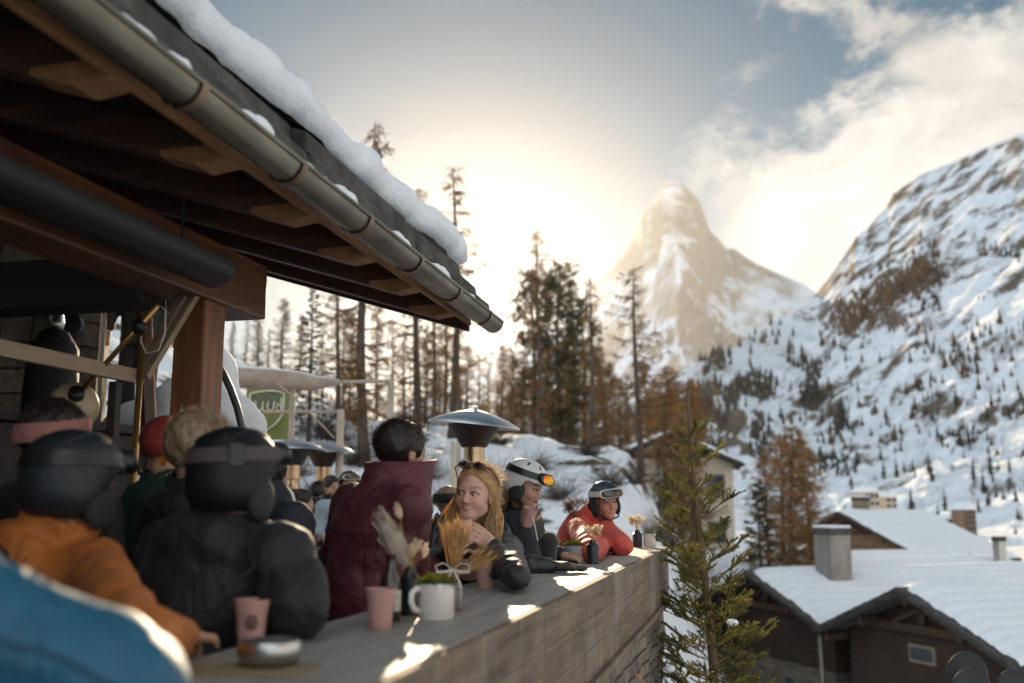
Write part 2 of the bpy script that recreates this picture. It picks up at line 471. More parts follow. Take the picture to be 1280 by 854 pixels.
GX, GY = np.meshgrid(xs, ys); GZ = tz(GX, GY)
nu, nv = len(xs), len(ys)
I = np.arange(nu*nv).reshape(nv, nu)
F = np.stack([I[:-1, :-1], I[:-1, 1:], I[1:, 1:], I[1:, :-1]], -1).reshape(-1, 4)
o = mesh_np('ground', np.stack([GX, GY, GZ], -1).reshape(-1, 3), F, M_ground); tag(o, kind='structure')

def interp(pts, x):
    a = np.array(pts, float); return np.interp(x, a[:, 0], a[:, 1])
def massif(name, sky_px, foot_px, px0, px1, n_az, n_t, r0, r1, mat, shape, rough_amp, back, seed, ridge=None):
    px = np.linspace(px0, px1, n_az)
    azi = np.arctan((px - 640)/FPX/np.cos(PITCH)*1.0)
    def elev(y, px):                                # elevation (tan of slope over forward distance) from survey heights
        d1 = FPX*math.cos(PITCH) - (427 - y)*math.sin(PITCH); d2 = FPX*math.sin(PITCH) + (427 - y)*math.cos(PITCH)
        return d2/d1, (px - 640)/d1
    eS, aS = elev(interp(sky_px, px), px); eF, aF = elev(interp(foot_px, px), px)
    T = np.linspace(0, 1, n_t)[:, None]
    e = eF[None] + (eS - eF)[None]*shape(T)
    a = aF[None] + (aS - aF)[None]*shape(T)
    Y = r0 + (r1(px)[None] - r0)*T
    if ridge is not None: Y = Y - ridge(px[None], T)
    X = a*Y; Z = CAM_H + e*Y
    # relief
    nx = np.zeros_like(X)
    for j in range(X.shape[0]):
        for i in range(X.shape[1]):
            p = Vector((X[j, i], Y[j, i], Z[j, i]))*seed
            nx[j, i] = mnoise.fractal(p, 0.75, 2.1, 7)
    am = rough_amp*np.sin(np.pi*np.clip(T, 0, 1))**0.6 + rough_amp*0.10
    Zt = Z + nx*am; Yt = Y - nx*am*1.4*(T > 0)
    # the far side falls away behind the crest
    Xb, Yb, Zb = [], [], []
    for q in (0.12, 0.4, 1.0):
        Yq = Yt[-1] + back*q; Xb.append(X[-1]*(Yq/Yt[-1])); Yb.append(Yq); Zb.append(Zt[-1]*(1 - 0.9*q) - 30*q)
    X = np.concatenate([X[:1]*.97, X, Xb]); Y = np.concatenate([Yt[:1]*.97, Yt, Yb]); Z = np.concatenate([np.full_like(Zt[:1], -14.0), Zt, Zb])
    I = np.arange(X.size).reshape(X.shape)
    F = np.stack([I[:-1, :-1], I[:-1, 1:], I[1:, 1:], I[1:, :-1]], -1).reshape(-1, 4)
    o = mesh_np(name, np.stack([X, Y, Z], -1).reshape(-1, 3), F, mat)
    tag(o, kind='structure')
    return X, Y, Z
def mountain_mat(name, scale, rock, rock2, lo, hi, strz=1.0, streak=0.5, bump=4.0, hb=None):
    k = NT(name); vec = k.coord((1, 1, strz)); v2 = k.coord((1, 0.6, 2.6))
    n = k.noise(vec, scale, 10, 0.62, 0.4); n2 = k.noise(v2, scale*0.35, 6, 0.6, 0.6)
    n3 = k.noise(vec, scale*7, 5, 0.6)
    geo = k.new('ShaderNodeNewGeometry'); sp = k.new('ShaderNodeSeparateXYZ'); k.link(geo.outputs['Normal'], sp.inputs[0])
    steep = k.math('MULTIPLY', k.math('SUBTRACT', 0.72, sp.outputs[2]), 0.45)
    m = k.math('ADD', k.math('ADD', k.math('MULTIPLY', n.outputs['Fac'], 0.6), k.math('MULTIPLY', n2.outputs['Fac'], streak)), steep)
    m = k.math('ADD', m, k.math('MULTIPLY', k.math('SUBTRACT', n3.outputs['Fac'], 0.5), 0.22))
    if hb:
        gp = k.new('ShaderNodeSeparateXYZ'); k.link(geo.outputs['Position'], gp.inputs[0]); mr = k.new('ShaderNodeMapRange'); mr.interpolation_type = 'SMOOTHSTEP'
        k.link(gp.outputs[2], mr.inputs[0]); mr.inputs[1].default_value = hb[0]; mr.inputs[2].default_value = hb[1]; mr.inputs[4].default_value = hb[2]; m = k.math('ADD', m, mr.outputs[0])
    f = k.ramp(m, [(lo, (0, 0, 0)), (hi, (1, 1, 1))])
    rk = k.ramp(n3.outputs['Fac'], [(0.3, rock2), (0.7, rock)])
    k.base(k.mix(f, (0.78, 0.82, 0.88), rk)); k.b.inputs['Roughness'].default_value = 0.8
    k.bump(n3.outputs['Fac'], 0.6, bump)
    return k.m
if MOUNT:
    M_hill = mountain_mat('hill_snow_rock', 0.026, (0.17, 0.13, 0.10), (0.07, 0.058, 0.05), 0.570, 0.67, streak=0.55)
    hill_sky = [(560, 640), (640, 600), (700, 566), (780, 505), (840, 470), (870, 455), (920, 432), (960, 408), (1000, 384), (1022, 366), (1040, 338), (1062, 310), (1072, 292),
                (1084, 286), (1098, 268), (1112, 254), (1113, 243), (1126, 234), (1150, 219), (1180, 206), (1220, 189), (1250, 176), (1280, 165),
                (1400, 118), (1600, 70), (1900, 60)]
    hill_foot = [(600, 640), (860, 668), (1000, 690), (1200, 702), (1900, 715)]
    HX, HY, HZ = massif('hillside', hill_sky, hill_foot, 560, 1900, 280, 150, 150,
           lambda p: np.interp(p, [700, 860, 1020, 1120, 1280, 1900], [900, 1200, 1900, 1900, 1500, 1100]), M_hill,
           lambda t: t**1.15, 15, 900, 0.011)
    M_peak = mountain_mat('peak_snow_rock', 0.0021, (0.46, 0.40, 0.34), (0.30, 0.26, 0.22), 0.49, 0.69, streak=0.38, bump=25, hb=(1450, 2250, .15))
    peak_sky = [(300, 560), (480, 520), (600, 455), (680, 408), (720, 378), (745, 350), (768, 330), (790, 302), (799, 282), (805, 262), (817, 258), (823, 244), (825, 233),
                (832, 227), (840, 226), (850, 229), (862, 240), (874, 253), (880, 268), (886, 288), (897, 298), (908, 311), (916, 309), (930, 320), (960, 335), (985, 346), (1004, 354), (1020, 367),
                (1060, 400), (1150, 470), (1300, 560)]
    def peak_ridge(px, t):
        c = 838 + 34*(1-t)
        m = np.clip((t-0.42)/0.3, 0, 1)
        main = 1500*np.clip(1 - np.abs(px - c)/np.where(px < c, 110, 75), 0, 1)*np.sin(np.pi*np.clip((t-0.3)/0.7, 0, 1))**0.8
        return main
    peak_foot = [(300, 640), (700, 640), (1020, 640), (1300, 640)]
    massif('mountain_peak', peak_sky, peak_foot, 300, 1300, 300, 130, 3300,
           lambda p: 8900 + 0*p, M_peak, lambda t: np.where(t < 0.55, 0.42*t/0.55, 0.42 + 0.58*(t-0.55)/0.45), 150, 1400, 0.0013, peak_ridge)
# ================================================================ terrace, counter, bar shelter
def wood(name, c1, c2, stretch, rough=0.7, bump=0.35, plank=None, saw=False):
    k = NT(name); vec = k.coord(stretch)
    n = k.noise(vec, 1.0, 8, 0.65, 0.6); n2 = k.noise(k.coord(), 1.1, 4)
    n3 = k.noise(vec, 4.0, 4, 0.7)
    f = k.math('ADD', k.math('MULTIPLY', n.outputs['Fac'], 0.7), k.math('MULTIPLY', n2.outputs['Fac'], 0.3))
    c = k.ramp(f, [(0.36, c2), (0.5, tuple(0.5*(a+b) for a, b in zip(c1, c2))), (0.64, c1)])
    c = k.mix(k.ramp(n3.outputs['Fac'], [(0.58, (0, 0, 0)), (0.75, (0.7, 0.7, 0.7))]), c, tuple(q*0.45 for q in c2))
    if saw:                                                    # cross-cut saw marks and damp stains
        s1 = k.noise(k.coord((1.5, 11, 1.6)), 1.0, 7, 0.75, 0.6); s2 = k.noise(k.coord((1, 1.6, 1.3)), 1.6, 4)
        c = k.mix(k.ramp(s1.outputs['Fac'], [(0.40, (0.4, 0.4, 0.4)), (0.6, (0, 0, 0))]), c, tuple(q*0.5 for q in c2))
        c = k.mix(k.ramp(s2.outputs['Fac'], [(0.5, (0, 0, 0)), (0.7, (0.5, 0.5, 0.5))]), c, (0.30, 0.27, 0.23))
    k.base(c); k.b.inputs['Roughness'].default_value = rough
    k.bump(n.outputs['Fac'], bump, 0.006)
    return k.m
M_top = wood('counter_wood_grey', (0.38, 0.35, 0.315), (0.20, 0.18, 0.158), (30, 1.6, 30), 0.55, 0.25)
M_fascia = wood('fascia_wood_weathered', (0.29, 0.205, 0.135), (0.095, 0.065, 0.043), (24, 1.3, 24), 0.8, 0.5, saw=True)
M_beam = wood('larch_beam', (0.22, 0.085, 0.032), (0.07, 0.027, 0.012), (22, 1.5, 22), 0.5, 0.25)
M_post = wood('larch_post', (0.32, 0.125, 0.045), (0.12, 0.045, 0.018), (22, 22, 1.4), 0.5, 0.25)
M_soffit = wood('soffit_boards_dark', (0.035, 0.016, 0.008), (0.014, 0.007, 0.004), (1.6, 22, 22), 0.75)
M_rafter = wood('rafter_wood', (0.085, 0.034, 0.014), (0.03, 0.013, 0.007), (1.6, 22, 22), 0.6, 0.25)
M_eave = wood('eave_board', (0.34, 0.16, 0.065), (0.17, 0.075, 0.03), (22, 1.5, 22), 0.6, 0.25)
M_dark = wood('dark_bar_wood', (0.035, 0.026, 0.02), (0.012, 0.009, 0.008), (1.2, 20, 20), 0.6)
M_rail = wood('pale_rail_wood', (0.36, 0.27, 0.18), (0.22, 0.155, 0.10), (20, 2, 20), 0.6)
M_slab = pmat('roof_stone', (0.10, 0.09, 0.08), 0.9, (0.035, 0.032, 0.03), 5, bump=0.8, bdist=0.02, bscale=14)
M_zinc = pmat('aged_zinc', (0.27, 0.25, 0.19), 0.42, (0.12, 0.11, 0.085), 7, (1, 0.5, 1), metal=0.85, bump=0.08, lo=0.3, hi=0.7)
M_copper = pmat('bracket_metal', (0.30, 0.21, 0.14), 0.45, (0.18, 0.12, 0.08), 12, metal=0.8)
M_black = pmat('black_metal', (0.02, 0.02, 0.021), 0.45, (0.012, 0.012, 0.012), 8, metal=0.3)
M_steel = pmat('brushed_steel', (0.55, 0.54, 0.52), 0.3, (0.42, 0.41, 0.40), 14, metal=1.0)
M_brass = pmat('brass', (0.50, 0.30, 0.12), 0.38, (0.36, 0.20, 0.07), 10, metal=0.9)
def snow_mat(name):
    k = NT(name); vec = k.coord(); n = k.noise(vec, 9, 6, 0.6); n2 = k.noise(vec, 60, 3)
    k.base(k.ramp(n.outputs['Fac'], [(0.3, (0.74, 0.77, 0.82)), (0.7, (0.86, 0.88, 0.91))]))
    k.b.inputs['Roughness'].default_value = 0.65
    k.b.inputs['Subsurface Weight'].default_value = 0.35; k.b.inputs['Subsurface Radius'].default_value = (0.06, 0.07, 0.08)
    k.bump(k.math('ADD', n.outputs['Fac'], k.math('MULTIPLY', n2.outputs['Fac'], 0.25)), 0.45, 0.03)
    return k.m
M_snow = snow_mat('settled_snow')
def stone_mat(name, bw=0.30, bh=0.11, axis='x'):
    k = NT(name); tcn = k.new('ShaderNodeTexCoord'); sp = k.new('ShaderNodeSeparateXYZ'); k.link(tcn.outputs['Object'], sp.inputs[0])
    cb = k.new('ShaderNodeCombineXYZ'); k.link(sp.outputs[0 if axis == 'x' else 1], cb.inputs[0]); k.link(sp.outputs[2], cb.inputs[1])
    d = k.noise(cb.outputs[0], 3.2, 4); sc = k.new('ShaderNodeVectorMath', operation='SCALE'); sc.inputs['Scale'].default_value = 0.11; k.link(d.outputs['Color'], sc.inputs[0])
    ad = k.new('ShaderNodeVectorMath', operation='ADD'); k.link(cb.outputs[0], ad.inputs[0]); k.link(sc.outputs[0], ad.inputs[1])
    br = k.new('ShaderNodeTexBrick'); k.link(ad.outputs[0], br.inputs['Vector']); br.inputs['Scale'].default_value = 1.0; br.inputs['Brick Width'].default_value = bw; br.inputs['Row Height'].default_value = bh
    br.inputs['Mortar Size'].default_value = 0.009; br.inputs['Mortar Smooth'].default_value = 0.6; br.inputs['Color1'].default_value = (0.34, 0.28, 0.20, 1); br.inputs['Color2'].default_value = (0.17, 0.145, 0.115, 1); br.inputs['Mortar'].default_value = (0.06, 0.055, 0.05, 1)
    n = k.noise(tcn.outputs['Object'], 16, 7, 0.68); n2 = k.noise(tcn.outputs['Object'], 3, 4)
    c = k.mix(0.75, br.outputs['Color'], k.ramp(n.outputs['Fac'], [(0.3, (0.35, 0.34, 0.33)), (0.7, (1, 1, 1))]), 'MULTIPLY')
    c = k.mix(k.ramp(n2.outputs['Fac'], [(0.5, (0, 0, 0)), (0.7, (0.5, 0.5, 0.5))]), c, (0.10, 0.095, 0.085))
    k.base(c); k.b.inputs['Roughness'].default_value = 0.9
    k.bump(k.math('ADD', k.math('MULTIPLY', br.outputs['Fac'], -1.2), k.math('MULTIPLY', n.outputs['Fac'], 0.8)), 0.9, 0.03)
    return k.m
M_stone = stone_mat('dry_stone', .26, .09, 'y'); M_stone2 = stone_mat('house_stone', .46, .17, 'x')

def lx(s, l, z): return (-l, s, z)                     # counter frame -> local axes of a thing turned by -TH
def frame(name, label, cat, s, l, z=0, group=None):
    return thing(name, label, cat, SL(s, l, z), -TH, group)
def bx(mb, s0, s1, l0, l1, z0, z1, o=(0, 0, 0)):
    mb.box((-(l0+l1)/2 + o[1], (s0+s1)/2 - o[0], (z0+z1)/2 - o[2]), (abs(l1-l0), abs(s1-s0), abs(z1-z0))); return mb

# terrace: a solid block of trodden snow over paving
mb = MB()
poly = [(-4, 0.78), (8.24, 0.78), (9.2, 1.3), (15.5, 1.9), (17.0, 5), (17, 9), (9, 14), (-4, 14)]
mb.prism([SL(s, l, -6.5) for s, l in poly], (0, 0, 6.5))
M_deck = pmat('trodden_snow_paving', (0.46, 0.46, 0.48), 0.8, (0.16, 0.14, 0.125), 2.2, bump=0.6, bdist=0.03)
tag(mb.build('terrace', M_deck), kind='structure')
mb = MB(); mb.prism([Vector((x, y, -1)) for x, y in [(-2.62, 7.2), (-5.4, 16), (-12, 16), (-12, 7.2)]], (0, 0, 3.0))
tag(mb.build('upper_terrace', M_snow), kind='structure')

# retaining wall below the counter: rough stone faces with real relief
wall_t = frame('stone_wall', 'rough dry stone retaining wall under the weathered wooden counter front', 'wall', 2.1, 0.76, -6)
mb = MB(); rng = random.Random(5)
nsx, nz = 150, 70; P = []
for j in range(nz):
    for i in range(nsx):
        s = -4 + 12.22*i/(nsx-1); z = 6.73*j/(nz-1)
        q = mnoise.cell_vector(Vector((s*3.1 + 0.3*mnoise.noise(Vector((s, z*2, 3))), z*6.5 + 0.3*mnoise.noise(Vector((s*2, z, 9))), 0))).x
        P.append((0.012 + 0.03*q + 0.02*mnoise.fractal(Vector((s*4, z*4, 1)), 0.8, 2, 4), s - 2.1, z))
mb.grid(P, nsx, nz)
bx(mb, -4, 8.215, 0.775, 1.15, -6, 0.73, (2.1, 0.76, -6))
mb.build('wall_face', M_stone, wall_t, smooth=False)
mb = MB(); bx(mb, -4, 8.16, 0.66, 1.15, 0.675, 0.712, (2.1, 0.76, -6)); mb.build('ledge_beam', M_fascia, wall_t, bevel=0.006)

counter = frame('bar_counter', 'long grey weathered timber bar counter running along the terrace edge', 'counter', 3.4, 0.94, 0)
O = (3.4, 0.94, 0)
mb = MB()
for l0, l1 in ((0.712, 0.872), (0.8735, 1.036), (1.0375, 1.203)): bx(mb, -1.6, 8.26, l0, l1, 1.055, 1.10, O)
mb.build('countertop', M_top, counter, bevel=0.003)
for s0, s1 in ((-1.6, 1.9), (1.903, 4.838), (4.842, 6.72), (6.723, 8.262)):
    mb = MB(); zs = [0.715, 0.838, 0.965, 1.101]
    for z0, z1 in zip(zs[:-1], zs[1:]): bx(mb, s0, s1, 0.684, 0.7105, z0, z1 - 0.0015, O)
    mb.build('front_panel', M_fascia, counter, bevel=0.002)
mb = MB(); bx(mb, 8.235, 8.261, 0.712, 1.2, 0.715, 1.053, O); mb.build('end_panel', M_fascia, counter, bevel=0.002)
for s in (-1.2, 0.9, 2.9, 4.9, 6.7, 8.1):
    mb = MB(); bx(mb, s, s+0.1, 1.04, 1.14, 0.0, 1.054, O); mb.build('support', M_fascia, counter, bevel=0.004)

# ---- bar shelter
sh = frame('bar_shelter', 'open timber bar shelter with larch post, rafters and stone slab eave', 'shelter', 4.275, 2.59, 0)
O = (4.275, 2.59, 0); SLOPE = 0.31; TILT = 0.0165
zr = lambda l: 2.437 + SLOPE*(l - 1.59)                 # underside of the rafters
mb = MB(); bx(mb, 4.18, 4.37, 2.5, 2.665, 0, 2.405, O); mb.build('post', M_post, sh, bevel=0.012)
for s, l in ((-1.5, 2.5), (-6.7, 2.5), (4.18, 6.4)):
    mb = MB(); bx(mb, s, s+.18, l, l+.18, 0, 2.405, O); mb.build('post', M_post, sh, bevel=0.012)
mb = MB(); bx(mb, -6.9, 4.74, 2.475, 2.715, 2.40, 2.69, O); mb.build('beam', M_beam, sh, bevel=0.015)
mb = MB(); bx(mb, 4.0, 4.2, 2.72, 8.5, 2.36, 2.60, O); mb.build('beam', M_dark, sh, bevel=0.015)
k = 0; s = 5.20
rot = Euler((0, math.atan(SLOPE), 0)).to_matrix()
while s > -7.0:
    mb = MB(); L = 5.6; h = 0.13; a = math.atan(SLOPE)
    l0 = 1.60; pts = []
    # side outline of a rafter with a bevelled tail
    out = [(l0, zr(l0) + 0.045), (l0 + 0.10, zr(l0 + 0.10)), (l0 + L, zr(l0 + L)), (l0 + L, zr(l0 + L) + h), (l0, zr(l0) + h)]
    mb.prism([(-(l - O[1]), s - O[0], z) for l, z in out], (0, 0.1, 0))
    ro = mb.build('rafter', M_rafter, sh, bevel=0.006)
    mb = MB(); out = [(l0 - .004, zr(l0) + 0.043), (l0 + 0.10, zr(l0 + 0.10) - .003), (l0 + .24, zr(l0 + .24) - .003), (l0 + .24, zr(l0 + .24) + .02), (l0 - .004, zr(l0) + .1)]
    mb.prism([(-(l - O[1]), s - .003 - O[0], z + TILT*(5.3 - s)) for l, z in out], (0, 0.106, 0)); mb.build('rafter_end_sunlit', M_eave, ro, bevel=.004)  # paler tail block: sunlight on the rafter end put into its colour
    s -= 0.612
mb = MB(); out = [(1.60, zr(1.60) + 0.01), (7.1, zr(7.1) + 0.01), (7.1, zr(7.1) + 0.13), (1.60, zr(1.60) + 0.13)]
mb.prism([(-(l - O[1]), 5.56 - O[0], z) for l, z in out], (0, 0.05, 0)); mb.build('barge_board', M_rafter, sh, bevel=0.006)
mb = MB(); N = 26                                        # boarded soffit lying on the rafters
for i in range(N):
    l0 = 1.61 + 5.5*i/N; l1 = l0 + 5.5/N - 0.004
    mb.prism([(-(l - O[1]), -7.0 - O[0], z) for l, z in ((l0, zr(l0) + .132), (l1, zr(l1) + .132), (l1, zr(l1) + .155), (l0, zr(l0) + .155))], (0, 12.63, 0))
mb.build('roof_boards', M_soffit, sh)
mb = MB(); bx(mb, -7.0, 5.58, 1.583, 1.607, 2.488, 2.60, O); mb.build('eave_board', M_eave, sh, bevel=0.004)
for i, s0 in enumerate([-7.0, -0.6, 0.9, 2.2, 3.4, 4.6]):
    mb = MB(); s1 = [-0.6, 0.9, 2.2, 3.4, 4.6, 5.64][i] - 0.006
    for lay, (l0, dz, th) in enumerate(((1.505, 0.158, 0.06), (1.585, 0.222, 0.075), (1.655, 0.301, 0.09))):
        l0j = l0 + 0.03*math.sin(i*2.1 + lay)
        mb.prism([(-(l - O[1]), s0 - O[0], z) for l, z in ((l0j, zr(l0j)+dz), (7.05, zr(7.05)+dz), (7.05, zr(7.05)+dz+th), (l0j + .01, zr(l0j)+dz+th))], (0, s1 - s0 - 0.01*lay, 0))
    mb.build('stone_slab', M_slab, sh, bevel=0.012)
for o_ in KIDS[sh.name]:                                # the eave rises gently towards the near end
    if o_.name.split('.')[0] in ('rafter', 'barge_board', 'roof_boards', 'eave_board', 'stone_slab'):
        for v_ in o_.data.vertices: v_.co.z += TILT*(5.3 - (v_.co.y + O[0]))
mb = MB(); bx(mb, -6.95, 4.0, 6.7, 6.8, 0, 3.9, O); mb.build('shade_wall_back', M_dark, sh)  # unseen wall, added with the longer roof to darken the near-left people
mb = MB(); bx(mb, -7.0, -6.9, 2.72, 6.7, 0, 3.2, O); mb.build('shade_wall_end', M_dark, sh)  # unseen wall, added to keep rear sky light off the guests
# gutter: half round with a rolled rim, falls slightly
GL, GR = 1.482, 0.062; gz = lambda s: 2.520 + TILT*(5.4 - s)
mb = MB(); n = 15
for (ra, rb) in ((GR, GR - 0.004),):
    P = []
    S = np.linspace(-7.0, 5.69, 36)
    for s in S:
        for k in range(n):
            a = math.pi*k/(n-1); P.append((-(GL - math.cos(a)*ra - O[1]), s - O[0], gz(s) - math.sin(a)*ra))
    mb.grid(P, n, len(S))
    P = []
    for s in S:
        for k in range(n):
            a = math.pi*k/(n-1); P.append((-(GL - math.cos(a)*rb - O[1]), s - O[0], gz(s) - math.sin(a)*rb + 0.0005))
    mb.grid(P, n, len(S))
mb.tube([(-(GL - GR - O[1]), s - O[0], gz(s)) for s in (-7.0, 5.69)], 0.009, 8)
mb.tube([(-(GL + GR - O[1]), s - O[0], gz(s)) for s in (-7.0, 5.69)], 0.005, 8)
g = mb.build('gutter', M_zinc, sh, smooth=True, auto=50)
cap = MB(); cap.prism([(-(GL - math.cos(math.pi*k/14)*GR*1.03 - O[1]), 5.692 - O[0], gz(5.69) - math.sin(math.pi*k/14)*GR*1.03) for k in range(15)], (0, 0.012, 0))
cap.build('gutter_end', M_zinc, g)
for s in (2.31, 2.94, 3.55, 4.18, 4.80, 1.70, 1.1, 5.42):
    br = MB(); pts = [(-(GL - math.cos(a)*(GR+.004) - O[1]), s - O[0], gz(s) - math.sin(a)*(GR+.004)) for a in np.linspace(-0.05, math.pi+.05, 16)]
    for lay in (0.0, 0.005):
        P = []
        for a in np.linspace(-0.05, math.pi+.05, 18):
            for dy_ in (-.017, .017): P.append((-(GL - math.cos(a)*(GR+.003+lay) - O[1]), s + dy_ - O[0], gz(s) - math.sin(a)*(GR+.003+lay)))
        br.grid(P, 2, 18)
    br.tube([pts[0], Vector(pts[0]) + Vector((-0.03, 0, 0.012))], 0.008, 6)
    br.build('gutter_bracket', M_copper, g, smooth=True, auto=40)
# little snow cushions caught in the gutter
for s, ln, hh in ((1.95, .5, .03), (2.62, .42, .05), (3.30, .5, .05), (3.92, .46, .045), (4.5, .5, .05), (5.05, .4, .03), (2.2, .25, .04), (3.0, .22, .03)) if True else ((2.12, .22, .035), (2.72, .30, .05), (3.40, .30, .045), (3.97, .30, .045), (4.55, .38, .055), (2.42, .4, .018), (3.1, .5, .018), (3.7, .5, .018), (4.25, .4, .016), (5.0, .5, .015)):
    q = SDF((-.09, -ln/2-.05, -.09), (.09, ln/2+.05, .09), 0.008)
    q.ell((-.01, 0, 0.0), (0.045, ln/2, hh*.85), k=0).ell((-.005, ln*0.20, hh*.45), (0.036, ln*.24, hh*0.75), k=0.02).wob(0.009, 26, s*3).wob(.003, 70, s)
    o = sdf_obj('gutter_snow', q, M_snow); o.location = SL(s, GL - GR + 0.048, gz(s) + 0.006); o.rotation_euler = (0, 0, -TH)
    tag(o, 'small cushion of snow caught along the zinc gutter under the snowy eave', 'snow', 'snow cushions in the gutter')
# snow slab on the roof, overhanging lip
mb = MB(); ns, nc = 400, 26; P = []
for i in range(ns):
    s = -6.9 + 12.59*i/(ns-1)
    nA = mnoise.fractal(Vector((s*1.9, 0.3, 5)), 0.8, 2, 4); nB = mnoise.fractal(Vector((s*3.4, 4.3, 1)), 0.8, 2, 3)
    e = min(1.0, max(0.0, (5.72 - s)/0.18)); e = math.sqrt(max(0, 1-(1-e)**2))
    e2 = 1
    lip = 1.625 - 0.045*nA + 0.05*(1-e); thick = (0.155 + 0.035*nB)*max(0.15, e)
    base = lambda l: zr(l) + 0.405 + TILT*(5.3 - s)
    cen_z = base(lip + .08) + thick/2 + 0.0
    row = []
    for k in range(10):                                   # rounded nose, from the underside round to the top
        a = -math.pi/2 + math.pi*k/9*0.98
        row.append((lip + 0.07 - math.cos(a)*(0.07 + 0.02*nB), cen_z + math.sin(a)*thick/2 + (0.02*nA if k < 4 else 0)))
    for k in range(1, nc - 9):
        l = lip + 0.07 + (5.6)*(k/(nc-10))**2
        row.append((l, base(l) + thick*(1 + 0.6*min(1, (l-lip)/1.0)) + 0.02*mnoise.noise(Vector((s*2, l*2, 0)))))
    P += [(-(l - 4), s - 2, z - 3) for l, z in row]
W = len(row)
mb.grid(P, W, ns)
mb.add([P[i] for i in range(W)], [tuple(range(W))]); mb.add([P[(ns-1)*W + i] for i in range(W)], [tuple(range(W))])
o = mb.build('roof_snow', M_snow, None, smooth=True, loc=SL(2, 4, 3), rz=-TH)
tag(o, 'thick rounded slab of snow overhanging the stone eave of the bar shelter', 'snow')
# dark half-round heater hung under the rafters
ch = frame('ceiling_heater', 'long dark half-round heater hood hanging under the shelter rafters', 'heater', 2.5, 2.28, 2.42)
mb = MB(); pts = []
for r_ in (0.105, 0.098):
    P = []
    for s in np.linspace(-1.6, 1.36, 10):
        for k in range(13):
            a = math.pi*k/12; P.append((math.cos(a)*r_, s, 0.06 - math.sin(a)*r_))
    mb.grid(P, 13, 10)
mb.prism([(math.cos(math.pi*k/12)*.104, 1.36, 0.06 - math.sin(math.pi*k/12)*.104) for k in range(13)], (0, 0.008, 0))
mb.build('hood', M_black, ch, smooth=True, auto=40)
for s in (-1.2, 0.0, 1.1):
    mb = MB(); mb.tube([(0, s, 0.06), (0, s, 0.30)], 0.006, 6); mb.build('hanger', M_black, ch)

# ---- stone house behind, cabinet, rail frame, lamp and so on
hs_ = thing('stone_house', 'rough grey stone house wall behind the dark bar', 'house', (-5.33, 7.1, 0), R(21))
mb = MB(); nsx, nz = 70, 60; P = []
for j in range(nz):
    for i in range(nsx):
        x = -4.6 + 6.8*i/(nsx-1); z = 5.2*j/(nz-1)
        q = mnoise.cell_vector(Vector((x*2.6 + .3*mnoise.noise(Vector((x, z*2, 3))), z*4.4 + .3*mnoise.noise(Vector((x*2, z, 9))), 2))).x
        P.append((x, -1.25 - 0.07*q - 0.03*mnoise.fractal(Vector((x*4, z*4, 1)), .8, 2, 4), z))
mb.grid(P, nsx, nz)
mb.box((-1.2, 0.4, 2.6), (6.8, 3.3, 5.2)); mb.build('wall', M_stone2, hs_)
mb = MB(); mb.box((-1.4, 0.6, 5.36), (6.6, 3.2, 0.3)); mb.build('roof', M_slab, hs_, bevel=0.05)
mb = MB(); mb.lathe([(0.0, 0), (0.11, 0.0), (0.11, 0.04), (0.09, 0.07), (0.0, 0.075)], 20, (2.0, -1.36, 2.62), ax=Euler((R(90), 0, 0)).to_matrix()); mb.build('wall_lamp', M_black, hs_, smooth=True, auto=40)

cab = frame('bar_cabinet', 'dark wooden back bar cabinet standing under the shelter', 'cabinet', 3.0, 3.3, 0)
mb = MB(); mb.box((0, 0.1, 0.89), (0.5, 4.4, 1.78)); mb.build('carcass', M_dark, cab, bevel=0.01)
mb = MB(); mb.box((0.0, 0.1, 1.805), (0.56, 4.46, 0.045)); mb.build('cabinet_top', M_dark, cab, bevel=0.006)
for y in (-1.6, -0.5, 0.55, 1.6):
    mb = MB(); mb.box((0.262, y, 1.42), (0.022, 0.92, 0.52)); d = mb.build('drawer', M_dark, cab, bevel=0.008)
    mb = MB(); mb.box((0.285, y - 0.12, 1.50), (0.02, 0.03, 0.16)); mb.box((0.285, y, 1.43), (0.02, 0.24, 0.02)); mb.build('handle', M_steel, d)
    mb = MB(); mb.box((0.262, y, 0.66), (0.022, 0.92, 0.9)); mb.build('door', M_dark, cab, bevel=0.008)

rf = frame('rail_frame', 'pale timber rail with slanting struts beside the shelter post', 'rail', 3.8, 2.62, 0)
mb = MB(); mb.box((0.0, -1.3, 1.99), (0.035, 2.66, 0.062)); mb.build('rail', M_rail, rf, bevel=0.004)
mb = MB(); mb.bar((0.01, 0.04, 1.98), (0.06, 0.42, 2.56), 0.045, 0.045); mb.bar((0.06, 0.02, 1.98), (0.11, 0.4, 2.52), 0.03, 0.03); mb.build('strut', M_rail, rf, bevel=0.003)
mb = MB(); mb.bar((0.0, -2.55, 0), (0.0, -2.55, 1.96), 0.05, 0.05, (1, 0, 0)); mb.build('upright', M_rail, rf, bevel=0.003)
mb = MB(); mb.bar((-0.03, -0.06, 0), (-0.03, -0.06, 1.955), 0.04, 0.04, (1, 0, 0)); mb.build('upright', M_dark, rf, bevel=0.003)
sk = frame('ski', 'narrow red and white ski leaning upright behind the pale rail', 'ski', 4.55, 3.02, 0)
M_skired = pmat('ski_white', (0.62, 0.50, 0.44), 0.35, (0.42, 0.2, 0.16), 3, (1, 1, 0.6))
M_skidark = pmat('ski_edge', (0.12, 0.02, 0.02), 0.4)
mb = MB(); mb.bar((0.10, 0, 1.1), (-0.13, 0.1, 2.56), 0.07, 0.016, (0, 1, 0)); mb.bar((0.13, -.02, 0.92), (0.10, 0, 1.1), 0.08, 0.014, (0, 1, 0)); mb.build('ski_body', M_skired, sk, bevel=0.004)
